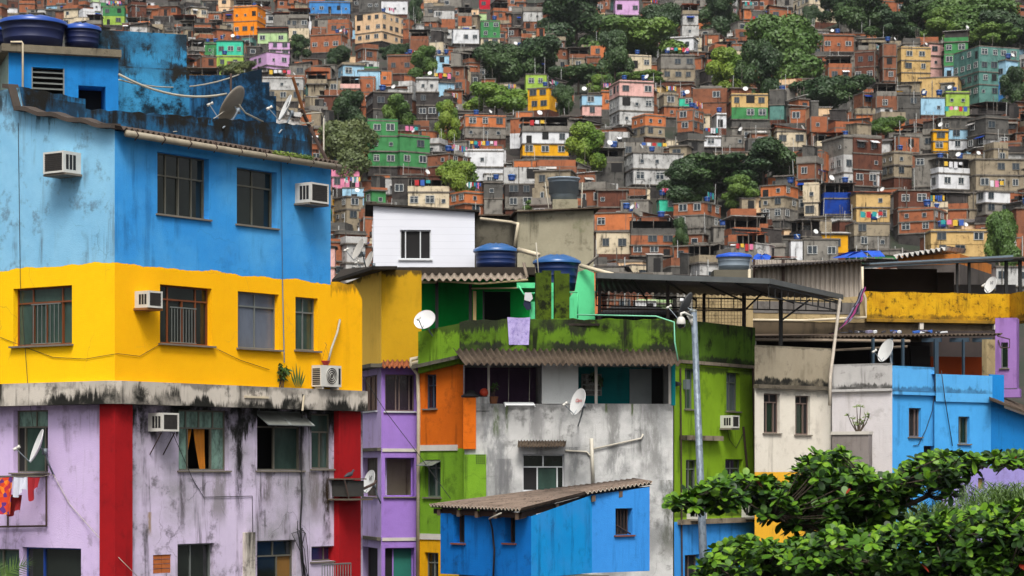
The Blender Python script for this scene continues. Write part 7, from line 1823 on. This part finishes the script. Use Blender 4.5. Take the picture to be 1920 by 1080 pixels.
for (x, D, yb, w_) in ((1124, 65.6, 625, 6), (1252, 66, 625, 6), (1320, 69, 625, 5), (1395, 68.9, 630, 7), (1464, 68.8, 700, 7)):
    mb = MB(); p = P(x, 0, D).x; h2 = w_ * D / F / 2; mb.cbox(p - h2, p + h2, D - h2, D + h2, hz(yb, D), zt_); mb.build('post', plain('rusty_post', (64, 54, 50), .8, var=.6) if x != 1464 else M_slot, Ca)
mb = MB(); mb.tube([P(1466, 600, 68.8), P(1518, 562, 69.6)], .03, 5); mb.tube([P(1398, 580, 68.9), P(1434, 545, 69.5)], .03, 5); mb.build('brace', M_slot, Ca)
mb = MB(); mb.tube([P(1575, 562, 71.5), P(1557, 705, 68.2), P(1556, 760, 68)], .05, 7); mb.build('white_pole', plain('dirty_white_pole', (176, 166, 152), .7, var=.5), Ca, True)
mb = MB()
for k in range(46): x = 1124 + (1395 - 1124) * k / 45; D = 66 + 2.8 * k / 45; mb.tube([P(x, 612, D), P(x, 552, D)], .006, 3)
for k in range(9): y = 552 + 6.5 * k; mb.tube([P(1124, y, 66), P(1395, y, 68.8)], .006, 3)
mb.tube([P(1124, 580, 65.9), P(1395, 582, 68.7)], .03, 4)
o = mb.build('wire_fence', M_iron, None, org=P(1260, 612, 65.5)); tag(o, 'fine wire mesh fence between the canopy posts', 'fence')
mb = MB(); fz = Fc(1305, 72, 1412, 73); mb.fbox(fz, 0, fz.L, fz.Z(1350, 640), fz.Z(1350, 548), -.2, 0); o = mb.build('rubble_wall', beig, None, org=fz.w(fz.L / 2, fz.Z(1350, 640))); tag(o, 'rough beige masonry wall seen under the steel canopy', 'wall')
mb = MB(); q = [P(1115, 590, 69.5), P(1300, 590, 69.5), P(1230, 575, 72), P(1150, 573, 72)]; mb.prism(q, [v + Vector((0, 0, -.3)) for v in q]); o = mb.build('low_shack_roof', plain('black_felt', (24, 20, 20), .9), None, org=q[0]); tag(o, 'low black roof behind the wire mesh fence', 'roof')
dish(1284, 574, 64.2, .36, (-.82, .3, .42), P(1290, 606, 65.6), 'dark satellite dish seen from behind beside the lamp post top', plain('dish_dark', (70, 72, 74), .6, var=.4))
# ---- lamp post with a surveillance camera
top, bot = P(1301, 583, 44), P(1340, 1585, 44)
r = root('lamp_post', bot, 'tall tapering galvanised steel pole in front of the lime building', 'pole')
g = G('galvanised_spangle'); v = g.n('ShaderNodeTexVoronoi'); v.inputs['Scale'].default_value = 28; g.l(g.coord((1, 1, .5)), v.inputs['Vector']); sp_ = g.n('ShaderNodeSeparateColor'); g.l(v.outputs['Color'], sp_.inputs[0])
M_sp = g.done(g.mix(g.rng(sp_.outputs[0], 0, 1), col((92, 104, 116)), col((122, 134, 146))), .5, .25)
mb = MB(); mb.tube([bot, bot.lerp(top, .5), top], .1, 14, 0, .055); mb.lathe([(.22, 0), (.22, .03), (.12, .05)], 14, 0, bot); mb.build('pole', M_sp, r, True)
mb = MB(); mb.lathe([(.06, 0), (.062, .03), (.03, .05), (0, .05)], 12, 0, top - Vector((0, 0, .02))); mb.tube([P(1296, 575, 44.1), P(1300, 586, 44)], .012, 5); mb.build('cap', M_alu, r, True)
c = P(1277, 604, 43.8); r = root('surveillance_camera', P(1299, 596, 44), 'white dome surveillance camera on an arm of the steel pole', 'camera')
mb = MB(); mb.lathe([(0, .1), (.04, .1), (.07, .07), (.085, .0), (.085, -.03), (.08, -.04)], 16, 0, c); mb.build('housing', M_acw, r, True)
mb = MB(); mb.lathe([(.08, -.04), (.07, -.08), (.045, -.105), (0, -.115)], 16, 0, c); mb.build('dome', G_dark, r, True)
mb = MB(); mb.tube([c + Vector((0, 0, .1)), c + Vector((0, 0, .16)), c + Vector((.06, .03, .18)), P(1298, 594, 43.95)], .025, 7); mb.prism([P(1288, 592, 43.95), P(1299, 590, 43.95), P(1299, 612, 43.95), P(1295, 606, 43.95)], [q + Vector((0, .05, 0)) for q in (P(1288, 592, 43.95), P(1299, 590, 43.95), P(1299, 612, 43.95), P(1295, 606, 43.95))]); mb.build('arm', M_acw, r, True)
# ================================================================== ALMOND TREES AND PLANTS IN FRONT
def leafmat(name, a, b, c_):
    g = G(name); n = g.noise(1.3, 3, .6); n2 = g.noise(9, 3, .6)
    k = g.mix(g.rng(n, .35, .65), a + (1,), b + (1,)); k = g.mix(g.rng(n2, .5, .75), k, c_ + (1,))
    return g.done(k, .42, 0, .18)
LM = [leafmat('almond_leaf', (.028, .08, .006), (.045, .11, .008), (.06, .14, .012)), leafmat('almond_leaf_lit', (.07, .165, .008), (.11, .22, .012), (.17, .27, .02)), leafmat('almond_leaf_shaded', (.008, .024, .005), (.013, .036, .006), (.02, .05, .008)), plain('red_leaf', (150, 40, 20), .5)]  # pale and dark leaves carry lit tops and shaded depths in their colour
def inpoly(p, poly):
    x, y = p; c = False; j = len(poly) - 1
    for i in range(len(poly)):
        xi, yi = poly[i]; xj, yj = poly[j]
        if (yi > y) != (yj > y) and x < (xj - xi) * (y - yi) / (yj - yi) + xi: c = not c
        j = i
    return c
def rosette(mb, p, up, rr, scale, light):
    up = up.normalized(); t = up.orthogonal().normalized(); t = Matrix.Rotation(rr.uniform(0, 6.28), 3, up) @ t
    n = rr.randint(9, 13)
    for k in range(n):
        a = k * 2.4 + rr.uniform(-.25, .25); el = .25 + 1.05 * (k / n) + rr.uniform(-.15, .15)
        if rr.random() < .2: el -= .6
        d = Matrix.Rotation(a, 3, up) @ t; dirv = (d * math.cos(el) + up * math.sin(el)).normalized(); s_ = dirv.cross(up).normalized(); nn = s_.cross(dirv)
        L = scale * rr.uniform(.75, 1.15) * (1.05 - .35 * k / n); w = L * rr.uniform(.25, .33); fold = rr.uniform(.02, .16); bend = rr.uniform(.05, .3) * L
        st = ((.04, .06, 0), (.3, .55, .25), (.62, 1., .6), (.86, .8, .9), (1., .2, 1.05)); base = len(mb.v)
        for (f, wf, bf) in st:
            c = p + dirv * L * f - nn * bend * f * f - Vector((0, 0, bend * .6 * f * f))
            for sg in (-1, 0, 1): mb.v.append(c + s_ * (w * wf * sg) + nn * (abs(sg) * fold * w * wf))
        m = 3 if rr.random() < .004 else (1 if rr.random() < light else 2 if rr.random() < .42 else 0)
        for q in range(4):
            for x in (0, 1): b = base + q * 3 + x; mb.f.append((b, b + 1, b + 4, b + 3)); mb.m.append(m)
def almond(label, layers, trunk, limbs, seed):
    rr = random.Random(seed); base = trunk[0]; r = root('almond_tree', base, label, 'tree')
    tb = MB(); tb.tube(trunk, .2, 9, 0, .11)
    nodes = []
    for lb in limbs:
        pts = []
        for a, b in zip(lb, lb[1:]): pts += [a.lerp(b, k / 6) + Vector((rr.gauss(0, .03), rr.gauss(0, .03), rr.gauss(0, .03))) for k in range(6)]
        pts.append(lb[-1]); tb.tube(pts, .07, 6, 0, .018); nodes += pts
    cr = MB()
    for poly, n, D0, sd, yt, sc in layers:
        xs = [q[0] for q in poly]; ys = [q[1] for q in poly]; k = 0
        while k < n:
            x, y = rr.uniform(min(xs), max(xs)), rr.uniform(min(ys), max(ys))
            if not inpoly((x, y), poly): continue
            k += 1; D = D0 + rr.gauss(0, sd); p = P(x, y, D)
            p = p - Vector((0, 0, .02))
            up = Vector((rr.gauss(0, .35), rr.gauss(-.25, .3), 1)); d = yt((x, y)); light = .07 + .42 * max(0, 1 - d / 55)  # light painted into the crown: more pale leaves near its top line
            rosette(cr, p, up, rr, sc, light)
            nd = min(nodes, key=lambda q: (q - p).length_squared)
            tb.tube([nd, nd.lerp(p, .5) - Vector((0, 0, .05)), p], .014, 4, 0, .008)
    tb.build('trunk', M_bark, r, True); cr.build('crown', LM, r, True)
    return r
def topfun(line):
    def f(q):
        for (a, ya), (b, yb) in zip(line, line[1:]):
            if a <= q[0] <= b: return q[1] - (ya + (yb - ya) * (q[0] - a) / max(1, b - a))
        return 50
    return f
T1 = [(1255, 945), (1290, 928), (1330, 905), (1385, 892), (1440, 900), (1480, 905), (1500, 870), (1535, 845), (1575, 842), (1605, 865), (1640, 892), (1680, 900), (1695, 870), (1735, 855), (1790, 850), (1840, 855), (1925, 848)]
upper = T1 + [(1925, 880), (1850, 872), (1800, 885), (1790, 935), (1745, 915), (1720, 905), (1700, 950), (1660, 985), (1570, 995), (1500, 1000), (1450, 975), (1410, 955), (1350, 950), (1290, 948)]
core = [(1420, 920), (1500, 900), (1560, 870), (1620, 900), (1660, 930), (1640, 975), (1540, 985), (1450, 965)]
T2 = [(1310, 1060), (1345, 1020), (1400, 1012), (1450, 1020), (1520, 1010), (1560, 990), (1640, 1000), (1700, 985), (1760, 965), (1840, 955), (1930, 945)]
lower = T2 + [(1990, 945), (1990, 1140), (1290, 1140)]
b1 = Vector((P(1640, 0, 41.5).x, 41.5, 0)); t1 = P(1600, 985, 41.2)
tr = [b1, b1.lerp(t1, .5) + Vector((.15, 0, 0)), t1]
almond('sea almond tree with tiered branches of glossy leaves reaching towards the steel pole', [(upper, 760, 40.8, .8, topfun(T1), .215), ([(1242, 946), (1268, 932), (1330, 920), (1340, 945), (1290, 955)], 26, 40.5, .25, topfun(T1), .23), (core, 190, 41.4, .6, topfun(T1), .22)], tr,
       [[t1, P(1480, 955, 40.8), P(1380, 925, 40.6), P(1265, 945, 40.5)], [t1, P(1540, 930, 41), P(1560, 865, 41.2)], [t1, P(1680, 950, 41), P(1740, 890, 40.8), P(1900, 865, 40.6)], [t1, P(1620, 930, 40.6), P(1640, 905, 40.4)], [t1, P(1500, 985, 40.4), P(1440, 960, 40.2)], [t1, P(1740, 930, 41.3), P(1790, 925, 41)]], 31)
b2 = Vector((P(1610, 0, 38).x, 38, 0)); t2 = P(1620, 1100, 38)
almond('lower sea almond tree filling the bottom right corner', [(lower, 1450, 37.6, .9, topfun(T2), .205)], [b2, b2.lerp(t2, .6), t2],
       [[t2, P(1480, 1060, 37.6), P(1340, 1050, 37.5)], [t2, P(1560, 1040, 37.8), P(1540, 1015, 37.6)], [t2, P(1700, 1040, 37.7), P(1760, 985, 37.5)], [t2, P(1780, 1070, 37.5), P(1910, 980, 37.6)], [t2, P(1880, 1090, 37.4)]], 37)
def grassy(label, base, n, L, spread, seed, name='papyrus', cat='plant', mat=None, sx=1.):
    rr = random.Random(seed); r = root(name, base, label, cat); mb = MB()
    for k in range(n):
        a = rr.uniform(0, 6.28); e = Vector((math.cos(a) * spread * sx * rr.uniform(.2, 1), math.sin(a) * spread * .6 * rr.uniform(.2, 1), rr.uniform(.4, 1) * L)); p = base + Vector((rr.gauss(0, .3) * sx, rr.gauss(0, .2), 0)); prev = None
        w = rr.uniform(.006, .014)
        for i in range(6):
            t = i / 5; q = p + Vector((e.x * t * t, e.y * t * t, e.z * (1.5 * t - .6 * t * t)))
            if prev is not None: mb.face([prev - Vector((w, 0, 0)), prev + Vector((w, 0, 0)), q + Vector((w * (1 - t), 0, 0)), q - Vector((w * (1 - t) + .001, 0, 0))])
            prev = q
    mb.build('foliage', mat or MATS['mid_foliage'], r); return r
grassy('wispy grass like plant at the right edge behind the almond tree', P(1890, 985, 44), 900, .95, .5, 3, sx=1.4)
grassy('feathery reed plant between the two almond tree tiers', P(1745, 985, 43.5), 350, .55, .4, 4)
b = P(-8, 1115, 40); r = root('areca_palm', b, 'palm fronds poking in at the lower left corner', 'palm')
ra = random.Random(8)
for k in range(9):
    mb = MB(); a = ra.uniform(-1.2, 1.5); L = ra.uniform(.5, .85); prev = None
    for i in range(14):
        t = i / 13; q = b + Vector((math.sin(a) * L * t * .8, ra.uniform(-.02, .02), L * (1.1 * t - .5 * t * t) + .1))
        if prev is not None:
            d = (q - prev).normalized(); s_ = Vector((d.z, 0, -d.x))
            for sg in (-1, 1): mb.face([prev, prev.lerp(q, .5), q + s_ * sg * .22 * math.sin(.4 + 2.6 * t) + d * .12])
        prev = q
    mb.build('frond', MATS['mid_foliage'], r)
